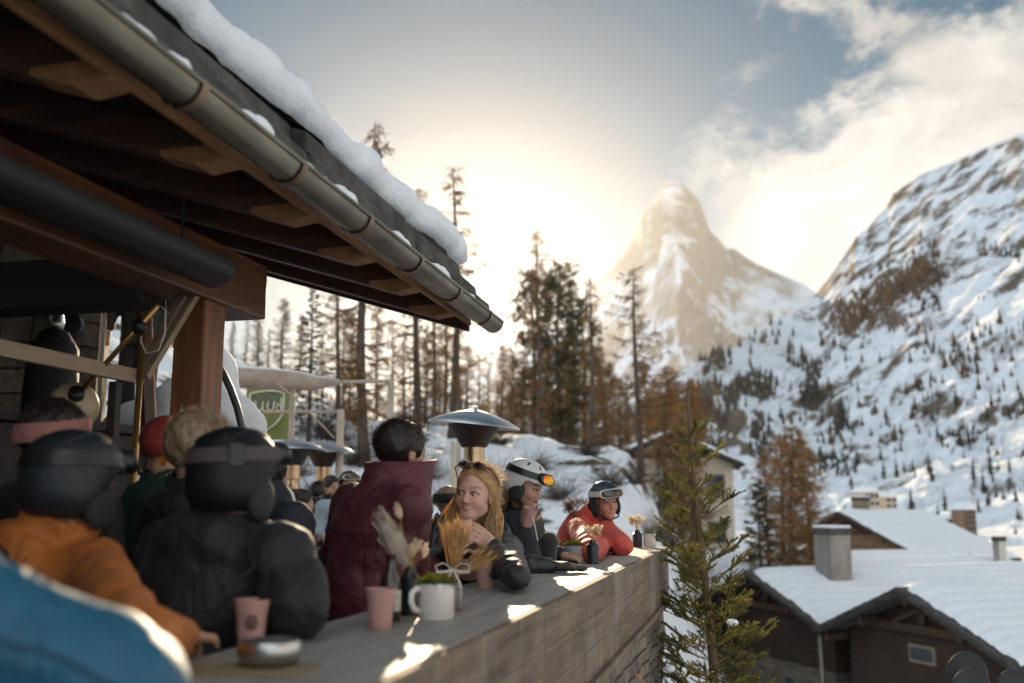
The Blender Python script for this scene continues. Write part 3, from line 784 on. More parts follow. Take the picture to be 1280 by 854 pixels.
mb = MB(); mb.bar((0.06, 0.006, 1.1), (-0.17, 0.106, 2.56), 0.03, 0.03, (0, 1, 0)); mb.build('ski_edge', M_skidark, sk)

lp = frame('floor_lamp', 'brass counterbalance floor lamp with a round cream shade and looped cord', 'lamp', 3.60, 2.44, 0)
mb = MB(); mb.lathe([(0, 0), (0.16, 0), (0.16, 0.02), (0.03, 0.04), (0.0, 0.04)], 24); mb.build('base', M_brass, lp, smooth=True, auto=40)
mb = MB(); mb.tube([(0, 0, 0.03), (0, 0, 2.20)], 0.0135, 10); mb.build('pole', M_brass, lp, smooth=True)
mb = MB(); mb.lathe([(0, -.035), (0.022, -.03), (0.032, 0), (0.022, .03), (0, .035)], 14, (0, -0.02, 2.16)); mb.build('pivot', M_black, lp, smooth=True)
A = Vector((0.085, -0.03, 2.245)); B = Vector((-0.29, 0.02, 1.90)); mb = MB(); mb.tube([A, B], 0.0115, 10); mb.build('arm', M_brass, lp, smooth=True)
M_cream = pmat('cream_enamel', (0.52, 0.40, 0.26), 0.45, (0.46, 0.35, 0.22), 3)
mb = MB(); axm = Vector((0.55, -0.60, 0.42)).to_track_quat('Z', 'Y').to_matrix()
mb.lathe([(0.03, 0.05), (0.075, 0.035), (0.098, 0.0), (0.104, -0.045), (0.098, -0.09), (0.092, -0.088), (0.098, -.045), (0.092, 0.0), (0.07, 0.03), (0.025, 0.045)], 26, B + Vector((-0.025, 0.0, -0.04)), cap=False, ax=axm)
shd = mb.build('shade', M_cream, lp, smooth=True)
mb = MB(); mb.lathe([(0, 0.085), (0.03, 0.08), (0.034, 0.05), (0.03, 0.035), (0, .03)], 14, B + Vector((-0.025, 0.0, -0.04)), ax=axm); mb.build('shade_cap', M_black, shd, smooth=True)
mb = MB(); c0 = A; mb.tube([c0, c0 + Vector((.035, 0, -.02)), c0 + Vector((.04, 0, -.12)), c0 + Vector((.015, 0, -.19)), c0 + Vector((-.04, 0, -.2)), c0 + Vector((-.07, 0, -.15)), (0.01, -0.02, 2.12)], 0.004, 6)
mb.build('cord', pmat('white_cord', (0.6, 0.52, 0.42), 0.5), lp, smooth=True)

cp = frame('covered_parasol', 'closed parasol in a black cover with grey tip by the stone wall', 'parasol', 5.1, 4.05, 0)
mb = MB(); mb.lathe([(0.06, 0.5), (0.15, 0.9), (0.15, 1.6), (0.155, 2.1), (0.14, 2.36), (0.08, 2.46), (0.03, 2.48)], 18); mb.build('cover', pmat('black_cover', (0.022, 0.022, 0.025), 0.7, bump=0.5, bdist=0.02), cp, smooth=True)
mb = MB(); mb.lathe([(0.045, 2.46), (0.05, 2.52), (0.04, 2.58), (0.02, 2.63), (0, 2.64)], 14); mb.build('finial', M_steel, cp, smooth=True)
mb = MB(); mb.tube([(0, 0, 0.03), (0, 0, 0.6)], 0.025, 10); mb.lathe([(0, 0), (.25, 0), (.25, .05), (.04, .08), (0, .08)], 20); mb.build('stand', M_black, cp)
# ================================================================ trees
M_bark = pmat('larch_bark', (0.12, 0.085, 0.06), 0.9, (0.05, 0.036, 0.027), 6, (2, 2, 0.5), bump=0.8, bdist=0.03)
M_twig = leafmat('larch_twigs', (0.40, 0.23, 0.09), (0.22, 0.125, 0.055), 0.55, 0.7)
M_twig2 = leafmat('larch_twigs_russet', (0.54, 0.345, 0.155), (0.34, 0.21, 0.095), 0.62, 0.7)
M_needle = leafmat('pine_needles', (0.15, 0.125, 0.05), (0.065, 0.060, 0.028), 0.5, 0.55, 0.8)
M_spruce = leafmat('spruce_needles', (0.075, 0.078, 0.026), (0.024, 0.032, 0.014), 0.28, 0.55, 0.8)
def needle_tuft(mb, p, d, L, n, wdt, rng, spread=0.9):
    d = d.normalized()
    for _ in range(n):
        q = Vector((rng.gauss(0, 1), rng.gauss(0, 1), rng.gauss(0, 1))); q = (d + q*spread*0.6).normalized()
        s = q.cross(Vector((rng.gauss(0, 1), rng.gauss(0, 1), rng.gauss(0, 1)))).normalized()*wdt*rng.uniform(.7, 1.3)
        l = L*rng.uniform(.6, 1.2)
        mb.add([p - s*.5, p + s*.5, p + q*l*.6 + s*.45, p + q*l, p + q*l*.6 - s*.45], [(0, 1, 2, 3, 4)])
def twig(mb, a, b, r0, r1):
    d = (b - a); s = d.cross(Vector((0.3, 0.2, 1))); s = s.normalized() if s.length > 1e-6 else Vector((1, 0, 0)); t = s.cross(d).normalized()
    P = [a + s*r0, a - s*r0*.5 + t*r0*.87, a - s*r0*.5 - t*r0*.87, b + s*r1, b - s*r1*.5 + t*r1*.87, b - s*r1*.5 - t*r1*.87]
    mb.add(P, [(0, 1, 4, 3), (1, 2, 5, 4), (2, 0, 3, 5)])
def larch_meshes(h, seed, nb=80, reach=0.17, low=0.12, tw=11, fuzz=1.0, lean=0.0):
    rng = random.Random(seed); tr = MB(); cr = MB()
    pts = []; 
    for i in range(13):
        t = i/12; pts.append(Vector((lean*h*t*t + 0.012*h*math.sin(t*5 + seed), 0.01*h*math.sin(t*4 + seed*2), h*t)))
    rad = [0.016*h*(1-t/12*0.97)**0.85 + 0.004 for t in range(13)]
    rad[0] *= 1.3
    tr.tube(pts, rad, 8)
    def trunk(t):
        i = min(11, int(t*12)); return pts[i].lerp(pts[i+1], t*12 - i)
    for k in range(nb):
        t = low + (0.985-low)*((k + rng.random())/nb)**0.9
        a = rng.uniform(0, 2*math.pi); L = h*reach*(1.03 - t)**0.65*rng.uniform(0.45, 1.15)*(0.6 + 0.4*min(1, (t-low)*6+.3))
        if rng.random() < 0.12: L *= 0.4
        p0 = trunk(t); dirv = Vector((math.cos(a), math.sin(a), 0)); ps = [p0]; n = 5
        dr = rng.uniform(0.10, 0.42)*(1 - 0.5*t)
        for i in range(1, n+1):
            q = i/n; ps.append(p0 + dirv*L*q + Vector((rng.gauss(0, .02)*L, rng.gauss(0, .02)*L, L*(0.12*q - dr*math.sin(q*2.2) + 0.22*q*q))))
        r0 = 0.0046*h*(1.05-t)**.6
        for i in range(n): twig(tr, ps[i], ps[i+1], r0*(1-i/n*.8), r0*(1-(i+1)/n*.8))
        for j in range(int(tw*(0.4 + L/(h*reach)))):
            q = rng.uniform(0.12, 1.0); i = min(n-1, int(q*n)); b = ps[i].lerp(ps[i+1], q*n-i)
            sd = dirv.cross(Vector((0, 0, 1)))*rng.choice((-1, 1))
            e = b + (dirv*rng.uniform(.1, .7) + sd*rng.uniform(.2, .9) + Vector((0, 0, rng.uniform(-.75, .25))))*h*0.030*rng.uniform(.5, 1.7)*fuzz
            m_ = b.lerp(e, .5) + Vector((0, 0, -0.004*h)); rr = 0.0015*h
            twig(cr, b, m_, rr, rr*.8); twig(cr, m_, e, rr*.8, rr*.4)
            for _ in range(3):
                c = b.lerp(e, rng.uniform(.3, 1)); f = c + Vector((rng.gauss(0, 1), rng.gauss(0, 1), rng.gauss(-.5, .8)))*h*0.009*fuzz
                twig(cr, c, f, rr*.7, rr*.3)
    return tr, cr
def pine_meshes(h, seed, ncl=330, wid=0.15):
    rng = random.Random(seed); tr = MB(); cr = MB()
    pts = [Vector((0.01*h*math.sin(i*.6+seed), 0.01*h*math.cos(i*.5+seed), h*i/8)) for i in range(9)]
    tr.tube(pts, [0.02*h*(1-i/8*.93) for i in range(9)], 8)
    for k in range(ncl):
        t = 0.10 + 0.90*rng.random()**0.85; a = rng.uniform(0, 2*math.pi)
        env = wid*h*(1 - max(0, (t-.45)/.6)**1.6*0.85)*(0.75+.25*math.sin(t*23+seed))
        rr = env*rng.uniform(.15, 1.0)**.6
        tk = pts[min(7, int(t*8))].lerp(pts[min(8, int(t*8)+1)], t*8-int(t*8)) if t < 1 else pts[8]
        c = tk + Vector((math.cos(a)*rr, math.sin(a)*rr, 0.02*h*rng.uniform(-1, 1)))
        if rng.random() < .5: twig(tr, tk - Vector((0, 0, 0.01*h)), c, 0.004*h*(1.05-t), 0.0015*h)
        for _ in range(rng.randint(5, 10)):
            p = c + Vector((rng.gauss(0, 1), rng.gauss(0, 1), rng.gauss(0, .8)))*0.017*h
            d = Vector((math.cos(a), math.sin(a), rng.uniform(.2, 1.6)))
            needle_tuft(cr, p, d, 0.022*h, 9, 0.0032*h, rng, 1.1)
    return tr, cr
def spruce_meshes(h, seed, nb=110, wid=0.2, low=0.08, tuft=0.016, dens=1.0, gap=0.1):
    rng = random.Random(seed); tr = MB(); cr = MB()
    tr.tube([(0, 0, h*i/8) for i in range(9)], [0.016*h*(1-i/8*.95)+.002*h*0 for i in range(9)], 8)
    for k in range(nb):
        t = low + (0.99-low)*(k+rng.random())/nb; a = k*2.4 + rng.uniform(-.4, .4)
        if rng.random() < gap: continue
        L = wid*h*(1.02-t)**.85*rng.uniform(.6, 1.12); p0 = Vector((0, 0, h*t)); dv = Vector((math.cos(a), math.sin(a), 0)); n = 5; ps = [p0]
        for i in range(1, n+1):
            q = i/n; ps.append(p0 + dv*L*q + Vector((0, 0, L*(.18*q - .62*q*q*(1.1-t) + .16*q**3))))
        for i in range(n): twig(tr, ps[i], ps[i+1], .0028*h*(1-i/n*.8)*(1.1-t), .0028*h*(1-(i+1)/n*.8)*(1.1-t))
        sd = dv.cross(Vector((0, 0, 1)))
        for j in range(int(26*dens*(0.25 + L/(wid*h)))):
            q = rng.uniform(.12, 1)**.8; i = min(n-1, int(q*n)); b = ps[i].lerp(ps[i+1], q*n-i)
            off = sd*rng.uniform(-1, 1)*L*.28*(1.1-q) + Vector((0, 0, -rng.random()*L*.10))
            needle_tuft(cr, b + off, dv*.8 + sd*(1 if off.dot(sd) > 0 else -1)*.5 + Vector((0, 0, -.2)), tuft*h, 8, tuft*h*.16, rng, .8)
    return tr, cr
PROTO = {}
def proto(key, tr, cr, mt, mc):
    PROTO[key] = (tr, cr, mt, mc)
def tree_make(name, label, loc, tr, cr, mt, mc, rz=0, sc=1.0, group=None):
    t = thing(name, label, 'tree', loc, rz, group); t.scale = (sc, sc, sc)
    tr.build('trunk', mt, t, smooth=True); cr.build('crown', mc, t)
    return t
def copy_thing(src, loc, rz, sc, label, group=None):
    c = copy_tree(src); c.location = loc; c.rotation_euler = (0, 0, rz); c.scale = (sc, sc, sc)
    c['label'] = label
    if group: c['group'] = group
    return c
def gpt(x, Y):                                           # a spot of ground seen in picture column x, Y metres ahead
    X = (x - 640)/FPX*Y*(math.cos(PITCH) + 0.0) ; return Vector((X*1.013, Y, float(tz(X, Y)) - 0.15))
def hgt(loc, ytop):                                      # tree height that reaches picture row ytop
    return (CAM_H + (ray(640, ytop)[2]/ray(640, ytop)[1])*loc.y) - loc.z
H0 = 10.0
LV = [larch_meshes(H0, 3, 78, .17), larch_meshes(H0, 11, 64, .20, .2, 12), larch_meshes(H0, 23, 90, .13, .1, 9), larch_meshes(H0, 31, 110, .19, .06, 15, 1.25)]
srcs = {}
def put(kind, name, label, x, Y, ytop, rz=None, group='larches in the wood below the peak', scx=1.0):
    loc = gpt(x, Y); sc = hgt(loc, ytop)/H0; rz = rz if rz is not None else (x*1.7) % 6.28
    if kind not in srcs:
        tr, cr, mt, mc = PROTO[kind]; t = tree_make(name, label, loc, tr, cr, mt, mc, rz, sc, group); srcs[kind] = t
    else:
        t = copy_thing(srcs[kind], loc, rz, sc, label, group); t.name = name
    if scx != 1.0: t.scale = (sc*scx, sc*scx, sc)
    return t
for i, (tr, cr) in enumerate(LV): PROTO['larch%d' % i] = (tr, cr, M_bark, M_twig)
tr, cr = larch_meshes(H0, 41, 120, .20, .05, 17, 1.35); PROTO['russet'] = (tr, cr, M_bark, M_twig2)
tr, cr = larch_meshes(H0, 47, 130, .25, .05, 18, 1.3, .01); PROTO['russet_broad'] = (tr, cr, M_bark, M_twig2)
tr, cr = larch_meshes(H0, 52, 62, .33, .20, 13, 1.1); PROTO['ragged'] = (tr, cr, M_bark, M_twig)
tr, cr = pine_meshes(H0, 5, 270, .19); PROTO['pine'] = (tr, cr, M_bark, M_needle)
tr, cr = pine_meshes(H0, 8, 200, .17); PROTO['pine2'] = (tr, cr, M_bark, M_needle)
tr, cr = spruce_meshes(H0, 9); PROTO['spruce'] = (tr, cr, M_bark, M_spruce)
G1 = 'trees in the wood behind the terrace'
put('larch0', 'larch_tree', 'dark trunked bare larch rising behind the rolled awning, thickest of the left trunks', 455, 24, 150, group=G1)
put('larch1', 'larch_tree', 'thin bare larch left of the thick trunk behind the rolled awning', 419, 30, 300, group=G1)
put('larch2', 'larch_tree', 'bare larch whose faint top shows above the snowy roof end, straight black trunk', 520, 27, 232, group=G1)
put('larch1', 'larch_tree', 'tall bare larch with the highest top beside the roof corner', 566, 30, 208, group=G1)
put('larch0', 'larch_tree', 'slim larch trunk between the two roof-corner larches', 541, 36, 330, group=G1)
put('larch1', 'larch_tree', 'slim larch just left of the big patio heater', 555, 42, 350, group=G1)
put('spruce', 'spruce_tree', 'dark green spruce above the green banner', 386, 26, 352, group=G1)
put('pine', 'pine_tree', 'dense dark stone pine, middle of the tall trio by the peak', 700, 76, 333, group=G1)
put('pine2', 'pine_tree', 'narrow dark stone pine, left of the tall trio', 666, 78, 342, group=G1)
put('pine2', 'pine_tree', 'smaller stone pine, right of the tall trio', 729, 74, 375, 2.2, group=G1)
put('ragged', 'larch_tree', 'bare larch with wide ragged limbs standing alone in front of the peak', 797, 34, 330, 0.6, group=G1)
put('larch2', 'larch_tree', 'thin larch top poking above the left stone pine', 674, 46, 285, group=G1)
put('larch2', 'larch_tree', 'thin larch standing close to the right of the stone pines', 740, 44, 345, group=G1)
put('larch0', 'larch_tree', 'slender larch growing right behind the middle stone pine', 716, 85, 350, group=G1)
put('russet', 'larch_tree', 'russet larch beside the white chalet gable', 862, 48, 470, group=G1)
put('russet', 'larch_tree', 'russet larch right of the lone ragged larch', 832, 52, 455, 1.0, group=G1)
put('russet', 'larch_tree', 'russet larch filling the gap under the lone ragged larch', 775, 55, 470, 2.0, group=G1)
put('russet', 'larch_tree', 'low russet larch right behind the helmeted pair', 690, 84, 500, 3.0, group=G1)
put('russet_broad', 'larch_tree', 'broad russet larch in front of the snowy chalet roof', 984, 44, 528, 0.3, group=G1)
put('russet_broad', 'larch_tree', 'russet larch overlapping the left side of the broad one', 955, 47, 560, 1.7, group=G1, scx=.8)
put('russet_broad', 'larch_tree', 'golden larch just right of the broad russet larch', 1004, 46, 548, 4.0, group=G1, scx=.9)
put('russet_broad', 'larch_tree', 'golden larch filling in behind the broad russet larch', 972, 50, 540, 5.0, group=G1)
put('spruce', 'spruce_tree', 'small olive spruce below the lone ragged larch', 822, 36, 560, 1, group=G1)
put('spruce', 'spruce_tree', 'small olive spruce at the foot of the broad russet larch', 944, 40, 600, 2, group=G1, scx=1.2)
put('larch3', 'larch_tree', 'bushy bare larch left of the post above the snow heap', 318, 40, 385, group=G1)
put('larch3', 'larch_tree', 'bushy bare larch behind the pale awning roll', 350, 46, 372, 2.2, group=G1)
put('larch3', 'larch_tree', 'bushy bare larch between the spruce and the thick trunk', 437, 44, 400, 4.1, group=G1)
rng = random.Random(77)
where = ['left of the post', 'behind the awning', 'behind the thick trunk', 'behind the roof corner', 'under the sun', 'behind the stone pines', 'behind the lone larch', 'behind the white chalet']
xs_ = [(286, 62, 402), (303, 66, 396), (332, 70, 410), (372, 60, 392), (401, 66, 402), (428, 72, 395), (470, 58, 380), (488, 66, 398), (505, 52, 410), (531, 60, 405), (548, 70, 420), (575, 56, 395), (585, 48, 430), (598, 68, 440), (612, 76, 450),
       (628, 60, 430), (642, 86, 440), (655, 88, 436), (683, 90, 430), (708, 92, 425), (752, 62, 430), (765, 74, 450), (785, 70, 465), (808, 66, 450), (820, 78, 470), (845, 68, 462), (872, 74, 480), (851, 58, 500), (756, 50, 478), (640, 46, 470), (622, 52, 480), (604, 44, 500)]
for i, (x, Y, yt) in enumerate(xs_):
    kind = ('russet', 'larch3', 'larch2', 'russet')[i % 4] if x > 600 else ('larch3', 'larch1', 'larch2')[i % 3]
    pl = where[min(7, int((x-280)/75))]
    put(kind, 'larch_tree', 'hazy bare larch in the far rows of the wood, %s' % pl, x, Y, yt, group='far larches in the wood')

# dead twigs and bushes on the snowy bank behind the terrace
M_bush = leafmat('bare_bush_twigs', (0.13, 0.085, 0.05), (0.05, 0.035, 0.024), 0.2, 0.8)
def bush_mesh(seed, r=0.6, n=150):
    rng = random.Random(seed); mb = MB()
    for _ in range(n):
        a = rng.uniform(0, 6.28); e = rng.uniform(.15, 1.4); L = r*rng.uniform(.4, 1.1)
        b = Vector((rng.gauss(0, .15)*r, rng.gauss(0, .15)*r, 0)); d = Vector((math.cos(a)*math.cos(e), math.sin(a)*math.cos(e), math.sin(e)))
        c = b + d*L*.6 + Vector((rng.gauss(0, .05), rng.gauss(0, .05), 0)); f = c + (d + Vector((rng.gauss(0, .5), rng.gauss(0, .5), rng.gauss(0, .3))))*L*.5
        twig(mb, b, c, .006, .004); twig(mb, c, f, .004, .002)
        for _ in range(3):
            q = b.lerp(f, rng.uniform(.4, 1)); twig(mb, q, q + Vector((rng.gauss(0, 1), rng.gauss(0, 1), rng.gauss(.3, .7)))*.09, .0025, .001)
    return mb
b0 = bush_mesh(3).build('bare_bush', M_bush); b1 = bush_mesh(9, .8, 170).build('bare_bush', M_bush)
spots = [(395, 22, 1.2), (430, 20, 1.0), (446, 24, 1.3), (470, 21, .9), (492, 23, 1.2), (505, 19, .8), (365, 24, 1.4), (412, 27, 1.5), (480, 27, 1.3), (530, 24, 1.0), (552, 22, .9), (610, 24, 1.0), (622, 28, 1.2), (645, 22, .8), (672, 26, 1.0), (700, 24, .9),
         (735, 28, 1.2), (760, 25, .9), (345, 28, 1.5), (458, 18.5, .7), (790, 27, 1.1), (830, 29, 1.3), (850, 33, 1.5), (810, 24, .9), (690, 34, 1.4), (640, 36, 1.4), (590, 30, 1.2), (516, 32, 1.4), (382, 20.5, .9), (440, 30, 1.4)]
for i, (x, Y, s_) in enumerate(spots):
    o = (b0, b1)[i % 2] if i < 2 else (b0, b1)[i % 2].copy()
    if i > 1: COL.objects.link(o)
    o.location = gpt(x, Y) + Vector((0, 0, .1)); o.rotation_euler = (0, 0, i*1.3); o.scale = (s_*1.2, s_*1.2, s_)
    tag(o, 'leafless brown bush poking out of the snowy bank behind the terrace', 'bush', 'bare bushes on the snowy bank')

# young fir at the end of the counter: needles modelled one by one
def fir_sapling():
    rng = random.Random(12)
    base = Vector((1.42, 7.5, -1.1)); H = at(874, 490, 7.5).z - base.z
    t = thing('young_fir', 'young green fir with a thin bare leader growing past the counter end', 'tree', base)
    tr = MB(); nd_ = MB(); cn = []
    pts = [Vector((0.04*math.sin(i*.35), 0.02*math.cos(i*.5), H*i/14)) for i in range(15)]
    for i in range(15): pts[i].x += 0.03*(1-i/14) - 0.045*(i/14)
    tr.tube(pts, [0.034*(1-i/14)**.8 + 0.011 for i in range(15)], 8)
    def tk(z):
        q = min(13.999, max(0, z/H*14)); i = int(q); return pts[i].lerp(pts[i+1], q-i)
    def needles(a, b, dens, L, young=0.0):
        d = (b-a); ln = d.length; d.normalize(); s = d.cross(Vector((0, 0, 1))); s = s.normalized() if s.length > 1e-4 else Vector((1, 0, 0)); u_ = s.cross(d)
        for _ in range(int(dens*ln)):
            p = a.lerp(b, rng.random()); ph = rng.gauss(0, 1.15) + math.pi/2
            q = (d*rng.uniform(.35, .95) + (s*math.cos(ph) + u_*math.sin(ph))*rng.uniform(.6, 1)).normalized()*L*rng.uniform(.7, 1.15)
            w_ = q.cross(Vector((rng.gauss(0, 1), rng.gauss(0, 1), rng.gauss(0, 1)))).normalized()*0.0022
            nd_.add([p - w_, p + w_, p + q*.6 + w_*.9, p + q, p + q*.6 - w_*.9], [(0, 1, 2, 3, 4)])
    def shoot(a, d, L, r, depth, zt):
        n = 4 if depth < 2 else 3; ps = [a]; dd = d.normalized()
        for i in range(n):
            dd = (dd + Vector((rng.gauss(0, .05), rng.gauss(0, .05), .08 + rng.gauss(0, .04)))).normalized(); ps.append(ps[-1] + dd*L/n)
        for i in range(n): twig(tr, ps[i], ps[i+1], r*(1-i/n*.7), r*(1-(i+1)/n*.7))
        for i in range(n):
            if depth == 0 and i == 0 and L > .3: needles(ps[i].lerp(ps[i+1], .5), ps[i+1], 380, .0165); continue
            needles(ps[i], ps[i+1], 760 if depth else 640, .0155)
        if depth < 2 and L > .09:
            sd = d.cross(Vector((0, 0, 1))).normalized()
            for j in range(int(L*(14 if depth == 0 else 11)) + 1):
                q = rng.uniform(.22, .97); i = min(n-1, int(q*n)); b = ps[i].lerp(ps[i+1], q*n-i)
                side = 1 if j % 2 else -1
                shoot(b, d.normalized()*rng.uniform(.6, 1.0) + sd*side*rng.uniform(.5, .95) + Vector((0, 0, rng.uniform(-.1, .25))), L*(1.05-q)*rng.uniform(.45, .75) + .035, r*.5, depth+1, zt)
    z = 0.35
    k = 0
    while z < H - .30:
        t_ = z/H; w_ = (0.16 + 0.56*(1-t_)**.95)
        nb = 3 if t_ > .62 else 4
        for j in range(nb):
            a = k*1.1 + j*2*math.pi/nb + rng.uniform(-.35, .35); up = 0.32 + .75*max(0, t_-.4)
            L = w_*rng.uniform(.5, 1.25)
            shoot(tk(z + rng.uniform(-.03, .03)), Vector((math.cos(a), math.sin(a), up)), L, .0065*(1.15-t_), 0 if L > .16 else 1, t_)
        k += 1; z += 0.115
    needles(tk(H-.42), tk(H-.01), 700, .016)
    for q in (1.35, 1.15, 0.95, 1.0, .8):
        a = rng.uniform(0, 6.28); c = tk(q + .5) + Vector((math.cos(a), math.sin(a), .25))*rng.uniform(.15, .4)
        cn.append(c)
    Mf = leafmat('fir_needles', (0.26, 0.235, 0.055), (0.06, 0.07, 0.022), 0.5, 0.45, 3.0)
    Mb = pmat('fir_bark', (0.17, 0.10, 0.05), 0.85, (0.08, 0.05, 0.03), 14)
    tr.build('trunk', Mb, t, smooth=True); nd_.build('crown', Mf, t)
    for c in cn:
        mb = MB(); mb.lathe([(0, -.03), (.035, -.02), (.045, 0), (.03, .018), (0, .024)], 9, c); mb.build('snow_clump', M_snow, t, smooth=True)
    return t
fir_sapling()

# trees on the far hillside
def blob_conifer(mb, c, h, rng, wide=.2, tiers=6):
    for i in range(tiers):
        z0 = h*(0.08 + .86*i/tiers); r = h*wide*(1-i/tiers*.92)*rng.uniform(.75, 1.2); n = 7; hh = h*1.25/tiers
        b = [c + Vector((math.cos(2*math.pi*k/n + i)*r*rng.uniform(.55, 1.25), math.sin(2*math.pi*k/n + i)*r*rng.uniform(.55, 1.25), z0 + rng.uniform(-.03, .03)*h)) for k in range(n)]
        mb.add(b + [c + Vector((rng.gauss(0, .01)*h, rng.gauss(0, .01)*h, z0 + hh*1.25))], [(k, (k+1) % n, n) for k in range(n)] + [tuple(range(n-1, -1, -1))])
    mb.tube([c - Vector((0, 0, h*.08)), c + Vector((0, 0, h*.3))], h*.02, 4)
if MOUNT:
    M_far = pmat('far_conifers', (0.05, 0.045, 0.033), 0.9, (0.026, 0.026, 0.022), .05)
    M_far2 = pmat('far_larches', (0.15, 0.088, 0.045), 0.9, (0.07, 0.045, 0.03), .05)
    hp = np.stack([HX, HY, HZ], -1).reshape(-1, 3)
    Zr = hp[:, 2] - CAM_H; dep = hp[:, 1]*math.cos(PITCH) + Zr*math.sin(PITCH)
    ppx = 640 + FPX*hp[:, 0]/dep; ppy = 427 - FPX*(-hp[:, 1]*math.sin(PITCH) + Zr*math.cos(PITCH))/dep
    def hillpt(x, y):
        d = (ppx - x)**2 + (ppy - y)**2; i = int(np.argmin(d)); return Vector(hp[i]) if d[i] < 60 else None
    rng = random.Random(4)
    fp = MB(); blob_conifer(fp, Vector((0, 0, 0)), 10, rng); fp2 = MB(); blob_conifer(fp2, Vector((0, 0, 0)), 10, rng, .26, 5)
    f0 = fp.build('hillside_tree', M_far); f1 = fp2.build('hillside_tree', M_far2)
    singles = [(1160, 592), (1132, 606), (1143, 603), (1140, 640), (1238, 592), (1167, 600), (1120, 600), (1105, 596), (1225, 640), (1236, 632), (1247, 628), (1258, 640), (1270, 632), (1229, 618), (1216, 600), (1180, 640), (1210, 560), (1218, 552), (1203, 556), (1172, 655)]
    cl = [(1115, 545, 16, 14, 14, 0), (1205, 455, 30, 16, 16, 1), (1245, 515, 20, 26, 18, 0), (1235, 470, 26, 20, 12, 0), (1150, 490, 18, 16, 12, 0), (1030, 560, 40, 25, 12, 0), (1060, 590, 40, 20, 10, 0), (950, 500, 50, 40, 26, 0), (1010, 505, 40, 30, 14, 0),
          (1260, 600, 25, 20, 10, 0), (1100, 470, 40, 30, 10, 0), (1275, 640, 10, 15, 4, 1), (1180, 520, 12, 20, 8, 0)]
    n = 0
    def hill_tree(x, y, kind, s_):
        global n
        p = hillpt(x, y)
        if p is None: return
        o = (f0, f1)[kind]
        if n < 2: o = (f0, f1)[n]
        else: o = o.copy(); COL.objects.link(o)
        hgt_ = s_*p.y/FPX/10.0
        o.location = p - Vector((0, 0, hgt_*.4)); o.rotation_euler = (0, 0, rng.uniform(0, 6)); o.scale = (hgt_, hgt_, hgt_*1.1)
        tag(o, 'small dark conifer on the snowy hillside far across the valley' if o.data.materials[0] == M_far else 'small brown larch on the snowy hillside far across the valley', 'tree', 'conifers on the far hillside' if o.data.materials[0] == M_far else 'larches on the far hillside')
        n += 1
    for x, y in singles: hill_tree(x, y, 0, rng.uniform(18, 30))
    for cx, cyy, sx, sy, num, kd in cl:
        for _ in range(num): hill_tree(rng.gauss(cx, sx), rng.gauss(cyy, sy), kd if rng.random() < .8 else 1-kd, rng.uniform(9, 20))
    wd = MB(); 
    for _ in range(6500):                                # far woods: bands of small trees
        k = rng.random()
        if k < .14:
            q = rng.random(); x = 1045 + 125*q + rng.gauss(0, 9); y = 408 - 72*q + rng.gauss(0, 11); s_ = 7; wd.m = 1
        elif k < .50:
            x = rng.uniform(860, 1060); y = 460 + (x-860)*.28 + rng.gauss(20, 42); s_ = 9; wd.m = 0
            if mnoise.noise(Vector((x*.03, y*.03, 1))) < .16: continue
        elif k < .84:
            x = rng.uniform(1000, 1290) if rng.random() < .5 else rng.uniform(1150, 1290); y = rng.uniform(300, 580); s_ = 7; wd.m = 0 if rng.random() < .6 else 1
            if mnoise.noise(Vector((x*.022, y*.03, 5))) < .22: continue
        else:
            x = rng.uniform(780, 900); y = 478 + (900-x)*.3 + rng.uniform(0, 110); s_ = 10; wd.m = 1 if rng.random() < .6 else 0
        p = hillpt(x, y)
        if p is None: continue
        blob_conifer(wd, p + Vector((rng.gauss(0, 3), rng.gauss(0, 3), -1)), s_*1.35*rng.uniform(.6, 1.3)*p.y/FPX, rng, .26, 3)
    tag(wd.build('hillside_wood', [M_far, M_far2]), kind='stuff')
# ================================================================ village below and furniture of the terrace
M_plaster = pmat('cream_plaster', (0.62, 0.54, 0.44), 0.85, (0.50, 0.43, 0.35), 1.2, bump=0.2)
M_chalet = wood('chalet_boards', (0.065, 0.038, 0.024), (0.026, 0.016, 0.011), (1.5, 1.5, 9), 0.85)
M_chalet2 = wood('chalet_boards_brown', (0.26, 0.17, 0.115), (0.14, 0.09, 0.06), (1.5, 1.5, 9), 0.85)
M_beamdark = wood('gable_beams', (0.10, 0.06, 0.038), (0.045, 0.027, 0.018), (9, 1.5, 9), 0.85)
M_glass = pmat('window_glass', (0.05, 0.06, 0.07), 0.12, (0.03, 0.035, 0.04), 2, spec=0.7)
M_frame = pmat('window_frame', (0.30, 0.23, 0.17), 0.7)
M_roofsnow = snow_mat('roof_snow_smooth')
M_flue = pmat('chimney_sheet', (0.30, 0.275, 0.24), .5, (0.20, 0.18, 0.155), 2.5, (1, 1, .5), metal=.3)
def warm_window():
    k = NT('lit_window'); k.base((0.2, 0.15, 0.08)); k.b.inputs['Emission Color'].default_value = (1, 0.62, 0.25, 1); k.b.inputs['Emission Strength'].default_value = 0.35
    return k.m
M_lit = warm_window()
